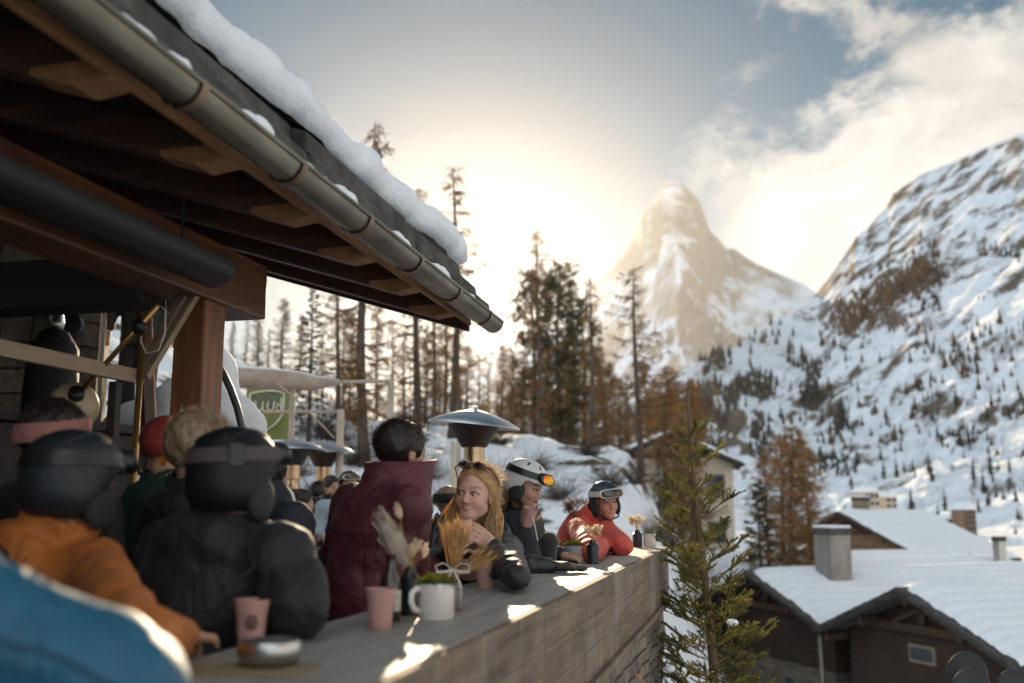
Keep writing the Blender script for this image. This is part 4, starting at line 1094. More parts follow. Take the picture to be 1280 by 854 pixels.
def chalet(name, label, apex, rdir, half_l, half_r, drop_l, drop_r, length, base_z, wallm, over=0.9, snow=0.26, feats=(), low_stone=None, chim=()):
    """apex: front end of the ridge line of the roof; rdir: heading of the ridge; halves to the left and right as seen from the front."""
    rd = Vector((rdir[0], rdir[1], 0)).normalized(); rz = math.atan2(rd.y, rd.x) - math.pi/2       # local +y runs back along the ridge
    a = Vector(apex); t = thing(name, label, 'house', (a.x, a.y, base_z), rz); H = a.z - base_z
    L, Rr = half_l, half_r; el, er = H - drop_l, H - drop_r
    iw = 0.55
    mb = MB(); wl, wr = L - iw, Rr - iw
    zl = H - drop_l*wl/L - .22; zrr = H - drop_r*wr/Rr - .22
    mb.prism([(-wl, over, 0), (wr, over, 0), (wr, over, zrr), (0, over, H - .22), (-wl, over, zl)], (0, length - 2*over, 0)); mb.build('wall', wallm, t)
    if low_stone:
        mb = MB(); mb.box(((wr-wl)/2, length/2, low_stone/2 - .5), (wl + wr + .12, length - 2*over + .12, low_stone + 1)); mb.build('stone_base', M_stone2, t)
    mb = MB(); th = .16
    for sx, dr in ((-L, drop_l), (Rr, drop_r)):
        mb.prism([(0, 0, H), (sx, 0, H - dr), (sx, 0, H - dr - th), (0, 0, H - th)], (0, length, 0))
    rf = mb.build('roof', M_slab, t)
    # stepped stone verge along the gable
    vb = MB(); rng = random.Random(int(abs(a.x)*100))
    for sx, dr in ((-L, drop_l), (Rr, drop_r)):
        n = 9
        for i in range(n):
            q0, q1 = i/n, (i+1.12)/n; q1 = min(q1, 1.02)
            vb.prism([(sx*q0, -.06 - .05*rng.random(), H - dr*q0 + .05), (sx*q1, -.06 - .05*rng.random(), H - dr*q1 + .03), (sx*q1, -.05, H - dr*q1 - .09), (sx*q0, -.05, H - dr*q0 - .06)], (0, .5, 0))
    vb.build('verge_slab', M_slab, rf)
    # snow, following the roof with softened edges
    mb = MB(); nu_, nv_ = 90, 24; P = []
    for j in range(nv_):
        y = .18 + (length - .3)*j/(nv_-1)
        for i in range(nu_):
            q = -1 + 2*i/(nu_-1); x = q*L*.985 if q < 0 else q*Rr*.985; dr = drop_l if q < 0 else drop_r
            e = min(1, (1-abs(q))/.05 + .0)*1.0; e2 = min(1, j/1.0, (nv_-1-j)/1.0)
            hh = snow*(math.sqrt(max(0, 1-(1-e)**2)))*(.25 + .75*e2) + .03
            P.append((x + (.07*mnoise.noise(Vector((y*1.7, a.x, 2))) if abs(q) > .93 else 0), y + (.09*mnoise.noise(Vector((x*1.9, a.x, 7))) if j < 2 else 0), H - dr*abs(q) + hh - .045*((abs(q)*9 + .15*mnoise.noise(Vector((y*.8, x*.2, 1)))) % 1.0)*(1 if abs(q) < .95 else 0) + .05*mnoise.noise(Vector((x*.35, y*.3, a.y))) + .025*mnoise.noise(Vector((x*.7, y*.7, a.x))) + (-.05*snow*8*max(0, 1-abs(q)*14))))
    mb.grid(P, nu_, nv_)
    bot = [(p[0], p[1], p[2] - 0.0) for p in P]
    mb.build('snow_cover', M_roofsnow, t, smooth=True)
    gm = MB()                                            # tie beam, king post and struts in the gable, purlin ends under the verge
    zt = H - .22 - drop_l*.62; xl = -wl*.62; xr = wr*min(.62, .58*drop_l/drop_r*Rr/L*L/Rr)
    gm.box(((xl + xr)/2, over - .09, zt), (xr - xl, .16, .24)); gm.box((0, over - .085, (zt + H - .4)/2 + .1), (.22, .15, H - .5 - zt))
    for sx_, dr in ((-L, drop_l), (Rr, drop_r)): gm.bar((sx_*.33*(1 if dr == drop_l else drop_l/dr), over - .08, zt + .1), (0, over - .08, zt + .75*(H - zt) - .3), .14, .16, (0, 1, 0))
    gm.build('gable_truss', M_beamdark, t)
    for q_ in (-.93, -.5, 0, .5, .93):
        pb = MB(); dr = drop_l if q_ < 0 else drop_r; xx = q_*(L if q_ < 0 else Rr); pb.box((xx, over*.5 + .12, H - dr*abs(q_) - .34), (.2, over - .1, .24)); pb.build('purlin', M_beamdark, t, bevel=.02)
    for (wx, wz, ww, wh, lit) in feats:
        f = MB(); f.box((wx, over - .03, wz), (ww + .16, .08, wh + .16)); fo = f.build('window', M_frame, t)
        p = MB(); p.box((wx, over - .075, wz), (ww, .02, wh)); p.build('pane', M_lit if lit else M_glass, fo)
    for (cx, cyy, w_, h_, cap) in chim:
        z0 = H - (drop_l*abs(cx)/L if cx < 0 else drop_r*cx/Rr) - .3
        c = MB(); c.box((cx, cyy, z0 + h_/2), (w_, w_*.9, h_)); co_ = c.build('chimney', M_flue if cap == 2 else (M_stone2 if cap else M_steel), rf, bevel=.03)
        c = MB(); c.box((cx, cyy, z0 + h_ + .11), (w_*1.12, w_, .22)); c.build('chimney_cap', M_slab, co_, bevel=.02)
        if cap:
            c = MB(); c.box((cx, cyy, z0 + h_ + .27), (w_*1.05, w_*.95, .10)); c.build('chimney_snow', M_roofsnow, co_, bevel=.04)
    return t
RD = (0.947, 0.32)
A1 = Vector((11.05, 29.25, at(1105, 736, 29.25).z)); B1 = Vector((8.55, 37.2, at(926, 716, 37.2).z))
tA = chalet('chalet', 'dark timber chalet with the nearest snowy gable roof, right of the other gable', A1, RD, 4.05, 4.1, 1.55, 1.6, 15, -6.9, M_chalet, feats=[(-.55, 1.6, .55, .9, True), (.55, 1.5, .3, .6, True), (-.2, 4.1, .9, .35, False)], chim=[(-.9, 6.2, .5, .9, False)])
mb = MB(); mb.tube([(-4.0, .15, 0.2), (-4.0, .15, 4.25)], .09, 8); mb.build('downpipe', M_zinc, tA, smooth=True)
chalet('chalet', 'dark chalet with stone lower wall and big square chimney behind the young fir', B1, RD, 4.6, 4.3, 1.6, 1.5, 14, -6.9, M_chalet, low_stone=2.9, feats=[(1.2, 2.0, .5, .8, False)], chim=[(1.05, 3.0, .98, 2.05, 2)])
C1 = at(838, 694, 54)
chalet('chalet', 'long low chalet roof deep in snow behind the two dark gables', (C1.x, C1.y, C1.z), (0.985, 0.17), 4.5, 3.6, 1.7, 1.5, 17.5, -6.5, M_chalet2, chim=[(1.1, 9.5, .5, 1.0, False), (1.5, 4, .4, .7, False)])
C2 = at(1010, 703, 47)
chalet('chalet', 'snow covered roof strip right behind the square chimney', (C2.x, C2.y, C2.z), (0.97, 0.24), 3.0, 3.0, 1.2, 1.2, 11, -6.5, M_chalet2, chim=[(1.2, 9.4, .45, 1.7, False)])
D1 = at(1046, 640, 70)
chalet('chalet', 'brown chalet with one broad snowy roof slope beyond the village roofs', (D1.x, D1.y, D1.z), (0.86, 0.5), 4.4, 7.2, 1.9, 3.1, 9.5, -6, M_chalet2,
       feats=[(.8, 3.9, .8, 1.2, False), (2.5, 3.9, .8, 1.2, False), (4.2, 3.0, .8, 1.0, False), (-1, 3.9, .8, 1.2, False)], chim=[(-.9, 3.5, .9, 1.5, True)])
E1 = at(838, 541, 58)
chalet('chalet', 'tall cream plastered chalet with dark eaves behind the russet larches', (E1.x, E1.y, E1.z), (0.10, 0.99), 4.4, 4.15, 1.75, 1.8, 11, -3.0, M_plaster, snow=.3,
       feats=[(2.6, 5.6, .9, 1.1, False), (.2, 5.6, .9, 1.1, False), (2.6, 2.9, .9, 1.1, False), (-2.2, 5.6, .9, 1.1, False), (.2, 2.9, .9, 1.1, False)])
E2 = at(770, 560, 80)
# small far buildings on the flank of the valley
def far_house(name, label, x, y, Y, wpx, hpx, rows, cols, m):
    p = at(x, y, Y); W_ = wpx/FPX*Y; H_ = hpx/FPX*Y; t = thing(name, label, 'house', p, 0.5)
    mb = MB(); mb.box((0, 0, H_/2 - 2), (W_, W_*.8, H_ + 4)); mb.build('wall', m, t)
    mb = MB(); mb.prism([(-W_*.6, -W_*.5, H_), (W_*.6, -W_*.5, H_), (0, -W_*.5, H_*1.35)], (0, W_, 0)); mb.build('roof', M_roofsnow, t)
    for r_ in range(rows):
        for c_ in range(cols):
            mb = MB(); mb.box((W_*(-.5 + (c_+.5)/cols), -W_*.4 - .08, H_*(r_+.5)/rows), (W_/cols*.55, .2, H_/rows*.5)); mb.build('window', M_glass, t)
    return t
far_house('apartment_house', 'brown apartment house below the dark tree cluster, tallest on the hillside', 1206, 664, 170, 22, 26, 4, 3, M_chalet2)
far_house('apartment_house', 'low brown house left of the apartment house on the hillside', 1184, 668, 172, 20, 18, 2, 3, M_chalet2)
far_house('apartment_house', 'cream house above the broad snowy roof, nearest the valley floor', 1082, 634, 150, 26, 18, 2, 3, M_plaster)
far_house('apartment_house', 'cream house with a small gable right of the cream one above the snowy roof', 1108, 636, 152, 20, 14, 2, 2, M_plaster)
far_house('apartment_house', 'stone cottage at the right edge of the snowy meadow', 1160, 690, 120, 22, 10, 1, 2, M_stone2)

mb = MB(); mb.prism([SL(s, l, -6.6) for s, l in [(2, .74), (10.6, .74), (10.6, -9), (2, -9)]], (0, 0, 5.5))
tag(mb.build('lower_terrace', M_snow), kind='structure')
# ski tips against the wall, snowboards on the lower terrace
def ski_mesh(mb, base, top, w_, up):
    a = Vector(base); b = Vector(top); d = (b-a).normalized(); n = Vector(up); n = (n - d*n.dot(d)).normalized(); s = d.cross(n); L = (b-a).length; P = []
    for i in range(22):
        q = i/21; c = a + d*L*q + n*(.10*max(0, (q-.88)/.12)**1.6 + .03*max(0, (.06-q)/.06)); ww = w_*(.5 + .14*abs(q-.5)*2)*(1 if q < .93 else math.sqrt(max(.02, 1-((q-.93)/.07)**2)))
        for e in (-1, 1):
            for f in (0, 1): P.append(c + s*e*ww*.5*2*.5 + n*.012*f)
    b0_ = len(mb.v); mb.v.extend(tuple(p) for p in P)
    for i in range(21):
        o_ = b0_ + i*4
        for x_, y_ in ((0, 1), (1, 3), (3, 2), (2, 0)): mb.f.append((o_+x_, o_+y_, o_+4+y_, o_+4+x_)); mb.mi.append(0)
    mb.f.append((b0_, b0_+1, b0_+3, b0_+2)); mb.mi.append(0); e_ = b0_ + 84; mb.f.append((e_, e_+2, e_+3, e_+1)); mb.mi.append(0)
M_skib = pmat('ski_black_red', (0.03, 0.03, 0.035), 0.3, (0.22, 0.025, 0.03), 5, coat=.4); M_skip = pmat('ski_salmon', (0.55, 0.25, 0.18), 0.35)
for px_, py_, m_, lb in ((783, 838, M_skib, 'black and red ski leaning against the terrace wall'), (818, 838, M_skip, 'salmon pink ski leaning against the terrace wall')):
    tp = at(px_, py_, 5.4); mb = MB(); bs = Vector((tp.x + .28, tp.y - .25, -1.1)); ski_mesh(mb, bs - bs, tp - bs, .11, (-1, 0.3, 0)); tag(mb.build('ski', m_, None, smooth=True, loc=bs, auto=40), lb, 'ski')
M_sb = pmat('snowboard_black', (0.014, 0.015, 0.017), 0.55, (0.008, 0.008, 0.009), 3)
M_sb2 = pmat('snowboard_edge', (0.35, 0.3, 0.24), 0.4)
for px_, py_, w_, lb in ((1213, 814, .36, 'black snowboard standing tallest at the bottom right corner'), (1218, 835, .30, 'shorter black snowboard in front of the tallest one'), (1272, 836, .3, 'black snowboard at the far right edge')):
    tp = at(px_, py_, 8.4 if w_ > .32 else 8.0); bs = Vector((tp.x, tp.y - .25, -1.1)); t = thing('snowboard', lb, 'snowboard', bs, 0.15, 'snowboards on the lower terrace')
    hh = tp.z + 1.1; out = []
    for i in range(17):
        a = math.pi*i/16; out.append((math.cos(a)*w_/2, .25*.98, hh - w_/2 + math.sin(a)*w_/2))
    out += [(-w_*.42, .12, hh*.5), (-w_/2, 0.03, .15), (0, 0, 0), (w_/2, 0.03, .15), (w_*.42, .12, hh*.5)]
    mb = MB(); mb.prism(out, (0, .02, 0)); mb.build('board', M_sb, t, bevel=.004)

# ---- patio heaters
def heater(loc, label, tilt=(0, 0), h=2.2):
    t = thing('patio_heater', label, 'heater', loc, 0, 'patio heaters on the terrace')
    mb = MB(); mb.lathe([(0, 0), (.25, 0), (.25, .06), (.22, .1), (.21, .72), (.19, .76), (0, .76)], 28); mb.build('gas_housing', M_steel, t, smooth=True, auto=35)
    mb = MB(); mb.lathe([(.03, .75), (.03, 1.62)], 14); mb.build('pole', M_steel, t, smooth=True)
    mb = MB(); mb.lathe([(.05, 1.60), (.075, 1.62), (.075, 1.70), (.068, 1.71), (.068, 1.72), (.082, 1.73), (.082, 1.89), (.06, 1.9)], 20); mb.build('burner', M_brass if False else M_burn, t, smooth=True, auto=35)
    mb = MB(); mb.lathe([(.06, 1.885), (.10, 1.89), (.205, 2.06), (.215, 2.075), (.10, 2.08)], 28); mb.build('emitter_cone', M_cone, t, smooth=True, auto=35)
    M_ = Euler((tilt[0], tilt[1], 0)).to_matrix()
    mb = MB(); mb.lathe([(.0, .115), (.06, .11), (.16, .085), (.28, .045), (.365, .0), (.372, -.015), (.362, -.012), (.275, .03), (.16, .07), (0.05, .09), (0, .095)], 40, (0, 0, 2.075), cap=False, ax=M_); r_ = mb.build('reflector', M_alu, t, smooth=True, auto=60)
    mb = MB(); mb.lathe([(0, .10), (.02, .115), (.022, .14), (0, .145)], 10, (0, 0, 2.075), ax=M_); mb.build('cap_nut', M_steel, r_)
    return t
M_alu = pmat('reflector_aluminium', (0.62, 0.63, 0.65), 0.35, (0.52, 0.53, 0.55), 3, metal=0.9)
M_burn = pmat('burner_steel', (0.55, 0.40, 0.26), 0.25, (0.42, 0.28, 0.16), 16, (1, 1, 5), metal=1.0)
M_cone = pmat('emitter_mesh', (0.085, 0.07, 0.06), 0.5, (0.05, 0.042, 0.038), 60, metal=0.6)
p = at(593, 512, 8.0); heater((p.x, p.y, 0), 'large patio heater with silver dish right behind the couple', (0.03, 0.10))
p = at(405, 552, 12.1); heater((p.x, p.y, 0), 'patio heater with silver dish in front of the snowy bank, nearer the man in maroon', (.02, .0))
p = at(368, 545, 11.6); heater((p.x, p.y, 0), 'patio heater half hidden by the black ski helmet, left of the far pair', (-.02, .0))

# ---- rolled awning on posts, banner, ropes
aw = thing('rolled_awning', 'pale frosted awning rolled up on a horizontal pole between posts', 'awning', (-2.7, 12, 0))
M_canvas = pmat('frosted_canvas', (0.50, 0.42, 0.36), 0.85, (0.36, 0.28, 0.23), 5, (0.6, 2, 2), bump=.5, bdist=.03)
M_pole = pmat('pale_pole', (0.50, 0.42, 0.34), 0.6, (0.38, 0.31, 0.25), 4)
def rel(x, y, Y): return at(x, y, Y) - Vector((-2.7, 12, 0))
mb = MB(); pp = [rel(268, 468, 11.6), rel(300, 472, 11.7), rel(335, 474, 11.8), rel(370, 477, 11.9), rel(400, 479, 12), rel(425, 478, 12.05)]
mb.tube(pp, [.14, .125, .125, .12, .075, .03], 14); mb.build('roll', M_canvas, aw, smooth=True)
mb = MB(); 
mb.tube([q + Vector((0, 0, r_*.86)) for q, r_ in zip(pp, [.14, .125, .125, .12, .075, .03])], [.05, .06, .05, .045, .03, .01], 8, sq=.6); mb.build('frost', M_snow, aw, smooth=True)
mb = MB(); mb.tube([rel(425, 478, 12.05), rel(492, 476, 12.3)], .022, 8); mb.build('pole', M_pole, aw, smooth=True)
for x, y, Y in ((489, 474, 12.3), (366, 486, 11.85), (426, 512, 12.0)):
    q = rel(x, y, Y); mb = MB(); mb.tube([(q.x, q.y, 0), q], .045 if x != 366 else .035, 10); mb.build('post', M_pole, aw, smooth=True)
mb = MB(); mb.tube([rel(345, 478, 11.6), rel(380, 508, 11.7), rel(418, 548, 11.9)], .012, 6); mb.build('guy_rope', M_pole, aw)
mb = MB(); mb.tube([rel(330, 515, 12.6), rel(425, 515, 12.1)], .02, 6); mb.build('cross_rail', M_pole, aw)
bn = thing('banner', 'olive green banner with a white outlined shield behind the snow heap', 'banner', at(337, 545, 13))
M_ban = pmat('olive_cloth', (0.22, 0.25, 0.085), 0.8, (0.16, 0.185, 0.06), 2, trans=0); M_white = pmat('white_print', (0.72, 0.72, 0.62), 0.7); M_gr = pmat('grey_print', (0.16, 0.18, 0.13), 0.8)
mb = MB(); P = []
for j in range(9):
    for i in range(13): P.append((-.33 + .58*i/12, .012*math.sin(i*.9 + j*.3), -.05 + .74*j/8))
mb.grid(P, 13, 9); P2 = [(x, y + .006, z) for x, y, z in P]; mb.grid(P2, 13, 9); mb.build('cloth', M_ban, bn, smooth=True)
sx = lambda q: (q[0], -.02, q[1])
shd = [(-.27, .55), (-.14, .58), (0, .59), (.12, .575), (.17, .55), (.175, .38), (.16, .27), (.08, .16), (-.05, .06), (-.18, .16), (-.26, .28), (-.275, .4), (-.27, .55)]
mb = MB(); mb.tube([sx(q) for q in shd], .013, 6); mb.build('shield_outline', M_white, bn)
mb = MB(); mb.prism([(x*.86 - .007, -.0135, .34 + (z-.34)*.86) for x, z in shd[:-1] if z > .3], (0, .004, 0)); mb.build('shield_fill', M_gr, bn)
mb = MB()
for crv in ([(-.20, .46), (-.19, .36), (-.14, .32), (-.10, .36), (-.10, .45), (-.10, .34), (-.07, .32)], [(-.03, .45), (-.04, .36), (0, .32), (.04, .36), (.05, .45)], [(.14, .50), (.145, .40), (.14, .33), (.10, .32), (.075, .36), (.10, .42), (.14, .38)]):
    mb.tube([sx(q) for q in crv], .012, 6)
mb.build('lettering', M_white, bn)
mb = MB(); mb.tube([(.27, .02, -2.3), (.27, .02, .8)], .03, 8); mb.build('banner_post', M_pole, bn)
rp = thing('rope_barrier', 'white rope strung between slim poles behind the couple', 'rope', (-.5, 15.4, 0))
r2 = lambda x, y, Y: at(x, y, Y) - Vector((-.5, 15.4, 0))
for x, y, Y in ((566, 552, 15.4), (573, 550, 15.5), (486, 530, 15.3)):
    q = r2(x, y, Y); mb = MB(); mb.tube([(q.x, q.y, 0), q], .035, 8); mb.build('post', M_pole, rp, smooth=True)
mb = MB(); mb.tube([r2(566, 563, 15.4), r2(550, 568, 15.4), r2(525, 570, 15.4), r2(486, 560, 15.3)], .012, 6); mb.build('rope', pmat('pale_rope', (.6, .55, .45), .8), rp)

# ---- snow heap and curved pipe
q = SDF((-2.0, -1.6, -.1), (2.2, 1.6, 3.2), .045)
q.cone((-.75, .1, 0), (-.55, .15, 2.42), 1.15, .25, .2).cone((-.1, .1, -.1), (-.35, .1, 1.6), .85, .35, .25).cone((-1.2, .4, 0), (-1.1, .5, 1.9), .9, .4, .2)
rng = random.Random(8)
for _ in range(60):
    z = rng.uniform(.1, 2.2); a = rng.uniform(-2.6, .6); r_ = 1.15*(1-z/2.75)
    q.ell((-.55 + math.cos(a)*r_, .1 + math.sin(a)*r_, z), (rng.uniform(.08, .22),)*3, k=.06)
q.wob(.035, 7, 2).wob(.015, 19, 5)
o = sdf_obj('snow_heap', q, M_snow); o.location = (-1.83, 7.5, 0); tag(o, 'tall shovelled heap of lumpy blue-white snow behind the shelter post', 'snow heap')
pc = MB(); c0 = at(300, 560, 5.9)
pc.tube([at(x, y, 5.9) - c0 for x, y in ((262, 440), (270, 452), (279, 467), (288, 486), (296, 508), (302, 532), (306, 556), (308, 590))] + [Vector((.04, 0, -c0.z))], .022, 10)
tag(pc.build('curved_handrail', M_black2 if False else pmat('grey_tube', (0.16, 0.17, 0.18), .4, metal=.6), None, smooth=True, loc=c0), 'curved dark grey tube handrail in front of the snow heap', 'handrail')

# ---- barrel and high table behind the man
ba = thing('barrel', 'grey wooden barrel with metal hoops beside the maroon jacket', 'barrel', (-1.02, 4.75, 0))
mb = MB(); mb.lathe([(0, 0), (.20, 0), (.235, .2), (.25, .5), (.235, .82), (.205, 1.0), (.19, 1.0), (.19, .97), (0, .97)], 26); mb.build('staves', wood('barrel_wood', (.26, .23, .20), (.13, .11, .095), (18, 18, 1.5)), ba, smooth=True, auto=40)
mb = MB()
for z, r_ in ((.08, .216), (.3, .244), (.72, .244), (.95, .217)):
    mb = MB(); mb.lathe([(r_-.006, z-.02), (r_+.004, z-.02), (r_+.004, z+.02), (r_-.006, z+.02)], 26, cap=False); mb.build('hoop', M_steel, ba, smooth=True, auto=40)
tb = thing('high_table', 'dark high table with pale steel rails beside the crowd', 'table', (-1.5, 8.2, 0))
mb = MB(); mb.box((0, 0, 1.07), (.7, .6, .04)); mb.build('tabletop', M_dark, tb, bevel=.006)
for x in (-.3, .3):
    for y in (-.25, .25):
        mb = MB(); mb.tube([(x, y, 0), (x, y, 1.05)], .017, 8); mb.build('leg', M_steel, tb)
mb = MB()
for z in (.25, .8): mb.tube([(-.3, -.25, z), (.3, -.25, z)], .013, 8); mb.tube([(-.3, .25, z), (.3, .25, z)], .013, 8)
mb.build('rail', M_steel, tb)
# ================================================================ things on the counter
CT = 1.1005
M_pink = pmat('pink_tumbler', (0.56, 0.31, 0.27), 0.42, (0.52, 0.28, 0.245), 3, spec=.4); M_print = pmat('dark_print', (0.05, 0.03, 0.03), 0.6)
M_white_en = pmat('white_enamel', (0.74, 0.68, 0.63), 0.25, (0.70, 0.64, 0.59), 4, coat=.3); M_rim = pmat('enamel_rim', (0.02, 0.02, 0.03), 0.3)
M_vase = pmat('black_vase', (0.014, 0.014, 0.015), 0.25, (0.02, 0.02, 0.02), 5); M_amber = pmat('brown_bottle_glass', (0.035, 0.018, 0.008), 0.08, (0.025, 0.012, 0.006), 3, spec=.8)
M_paper = pmat('cream_label', (0.62, 0.54, 0.45), 0.8); M_bunny = leafmat('dried_grass_heads', (0.92, 0.80, 0.64), (0.76, 0.60, 0.44), .6, .8, 30)
M_plume = leafmat('dried_plume', (0.66, 0.56, 0.45), (0.48, 0.39, 0.31), .45, .8, 20); M_wheat = leafmat('wheat_straw', (0.80, 0.54, 0.24), (0.58, 0.36, 0.15), .55, .7, 20)
M_moss = leafmat('bright_moss', (0.22, 0.24, 0.02), (0.08, 0.11, 0.012), .35, .8, 40); M_red_leaf = leafmat('red_leaf', (.35, .09, .04), (.2, .06, .03), .3)
def tumbler(loc, label, rz=0, emblem=True, group='pink tumblers on the counter', sc=1.0, m=None):
    t = thing('tumbler', label, 'cup', loc, rz, group); t.scale = (sc,)*3
    mb = MB(); n = 10; vs = []; fs = []
    prof = [(.0285, 0), (.030, .004), (.0325, .03), (.0355, .066), (.0375, .070), (.0425, .105), (.0435, .1065), (.0405, .1065), (.037, .072), (.030, .012), (0.001, .010)]
    N = 40
    for r_, z in prof:
        for k in range(N):
            a = 2*math.pi*k/N; f = 1.0
            if .002 < z < .068 and r_ > .0285 and prof.index((r_, z)) < 4:
                da = ((a*n/(2*math.pi)) % 1 - .5)*2*math.pi/n; f = math.cos(math.pi/n)/math.cos(da)*1.03
            vs.append((r_*f*math.cos(a), r_*f*math.sin(a), z))
    for i in range(len(prof)-1):
        for k in range(N): fs.append((i*N+k, i*N+(k+1) % N, (i+1)*N+(k+1) % N, (i+1)*N+k))
    fs.append(tuple(range(N-1, -1, -1))); fs.append(tuple((len(prof)-1)*N+k for k in range(N)))
    mb.add(vs, fs); mb.build('glass', m or M_pink, t, smooth=True, auto=22)
    if emblem:
        e = MB(); R_ = .0375
        W = lambda x, z: (math.sin(x/R_)*(R_ + (z-.055)*.085 + .0012), -math.cos(x/R_)*(R_ + (z-.055)*.085 + .0012), z)
        e.tube([W(.014*math.cos(a), .055 + .017*math.sin(a)) for a in np.linspace(0, 6.283, 20)], .0011, 5)
        for a in np.linspace(0, 6.283, 9)[:-1]: e.tube([W(.006*math.cos(a), .055 + .008*math.sin(a)), W(.0125*math.cos(a + .4), .055 + .0155*math.sin(a + .4))], .0016, 5)
        e.tube([W(-.004, .058), W(0, .051), W(.004, .058)], .0018, 5); e.tube([W(-.004, .048), W(.004, .047)], .0014, 5)
        e.build('printed_emblem', M_print, t)
    return t
P_ = lambda x, y: atz(x, y, CT)
tumbler(P_(313, 806), 'pink faceted tumbler with dark printed emblem beside the steel ashtray', 0.25)
tumbler(P_(475, 786), 'pink faceted tumbler in front of the brown bottle', 2.4)
tumbler(P_(606, 735), 'pink tumbler standing alone in front of the blonde woman', 0.9)
tumbler(P_(773, 685), 'small pink tumbler by the hands of the person in coral', 1.0, False, m=pmat('pale_pink_tumbler', (.6, .42, .38), .3))
mt = P_(300, 838); o = MB(); o.box((0, 0, .0015), (.30, .17, .003)); o = o.build('placemat', pmat('kraft_board', (.30, .22, .13), .85, (.22, .16, .10), 8), None, bevel=.001, loc=mt, rz=-TH + .1); tag(o, 'tan kraft placemat at the near end of the counter', 'placemat')
t = thing('ashtray', 'round brushed steel ashtray bowl on the tan placemat', 'ashtray', P_(336, 833) + Vector((0, 0, .003)))
mb = MB(); mb.lathe([(.045, 0), (.058, .004), (.066, .02), (.066, .042), (.062, .05), (.055, .05), (.057, .042), (.056, .014), (.0, .010)], 40); mb.build('bowl', M_steel, t, smooth=True, auto=50)
mb = MB(); mb.tube([(-.03, -.01, .018), (.02, .012, .016)], .004, 8); mb.build('cigarette_butt', pmat('cigarette_paper', (.7, .62, .5), .8), t)
t = thing('bottle', 'small brown glass bottle with cream label behind a pink tumbler', 'bottle', P_(487, 777))
mb = MB(); mb.lathe([(.0, 0), (.029, 0), (.031, .005), (.031, .10), (.028, .122), (.016, .142), (.0135, .165), (.0135, .182), (.0155, .184), (.0155, .192), (.0, .192)], 28); mb.build('glass', M_amber, t, smooth=True, auto=45)
mb = MB(); mb.lathe([(.0315, .03), (.0318, .031), (.0318, .088), (.0315, .089)], 28, cap=False); mb.build('label', M_paper, t, smooth=True)
mb = MB(); mb.tube([(.0325*math.cos(a), .0325*math.sin(a), .075) for a in np.linspace(-2.6, -.6, 12)], .0012, 4); mb.tube([(.0325*math.cos(a), .0325*math.sin(a), .068) for a in np.linspace(-2.4, -.9, 12)], .0012, 4); mb.build('label_print', M_print, t)
def bunny_head(mb, p, d, L, rng):
    d = d.normalized(); 
    for i in range(70):
        q = rng.random(); r_ = .32*L*math.sin(math.pi*min(.97, q*.9 + .08))**.7; a = rng.uniform(0, 6.28)
        s = d.cross(Vector((.3, .5, .8))).normalized(); u_ = s.cross(d); o_ = s*math.cos(a) + u_*math.sin(a)
        c = p + d*L*q + o_*r_*.55; e = c + (o_*.8 + d*.9).normalized()*L*.28; w_ = (o_.cross(d)).normalized()*L*.045
        mb.add([c - w_, c + w_, e + w_*.5, e - w_*.5], [(0, 1, 2, 3)])
    mb.tube([p + d*L*q for q in (0, .2, .5, .8, 1)], [L*.1, L*.24, L*.27, L*.2, L*.04], 8)
def vase(loc, label, rad, h, heads, seed, hl=.03, spread=.06, group='black vases with dried grasses', top=None, plume=False):
    rng = random.Random(seed); t = thing('vase', label, 'vase', loc, 0, group)
    mb = MB(); mb.lathe([(0, 0), (rad, 0), (rad, .004), (rad, h*.78), (rad*.6, h*.86), (rad*.52, h), (rad*.46, h), (rad*.45, h*.9), (0, h*.5)], 26); mb.build('body', M_vase, t, smooth=True, auto=40)
    st = MB(); hd = MB()
    for i in range(heads):
        a = rng.uniform(0, 6.28); r_ = spread*rng.uniform(.2, 1); z = h + (top or .05)*rng.uniform(.5, 1.1); e = Vector((math.cos(a)*r_, math.sin(a)*r_, z))
        st.tube([(0, 0, h*.6), (e.x*.3, e.y*.3, h + (z-h)*.5), e], .0012, 4); hd = MB(); bunny_head(hd, e, Vector((e.x*.8, e.y*.8, .05)) , hl*rng.uniform(.8, 1.2), rng); hd.build('grass_head', M_bunny, t)
    st.build('stems', M_wheat, t); 
    return t
v1 = vase(P_(512, 769), 'tall black vase with big pale plume and bunny-tail grasses behind the white mug', .030, .145, 11, 2, .034, .042, top=.05)
rng = random.Random(6); pm = MB(); A = Vector((-.008, 0, .14)); B = Vector((-.088, -.01, .285))
for i in range(420):
    q = rng.random(); c = A.lerp(B, q*.92); wv = .034*math.sin(math.pi*(.12 + .83*q))**.7; a = rng.uniform(0, 6.28)
    o_ = Vector((math.cos(a)*.85, math.sin(a)*.6, math.cos(a)*.55)); b = c + o_*wv*rng.uniform(.2, .9); e = b + ((B-A).normalized()*.05 + o_*.012)*rng.uniform(.6, 1.2); w_ = Vector((rng.gauss(0, 1), rng.gauss(0, 1), rng.gauss(0, 1))).normalized()*.0035
    pm.add([b - w_, b + w_, e + w_*.4, e - w_*.4], [(0, 1, 2, 3)])
pm.tube([A.lerp(B, q) for q in (0, .15, .35, .6, .85, 1.03)], [.008, .022, .032, .033, .022, .004], 10); pm.build('plume', M_plume, v1)
sm = MB(); hh = MB(); sm.tube([(0, 0, .1), (-.02, 0, .22), (-.034, 0, .29)], .0012, 4); bunny_head(hh, Vector((-.034, 0, .29)), Vector((-.3, 0, 1)), .045, rng); sm.build('stem', M_wheat, v1); hh.build('grass_head', M_bunny, v1)
vase(P_(741, 705), 'black vase of pale bunny-tail grasses beside the grey enamel mug', .036, .135, 14, 4, .036, .06, top=.055)
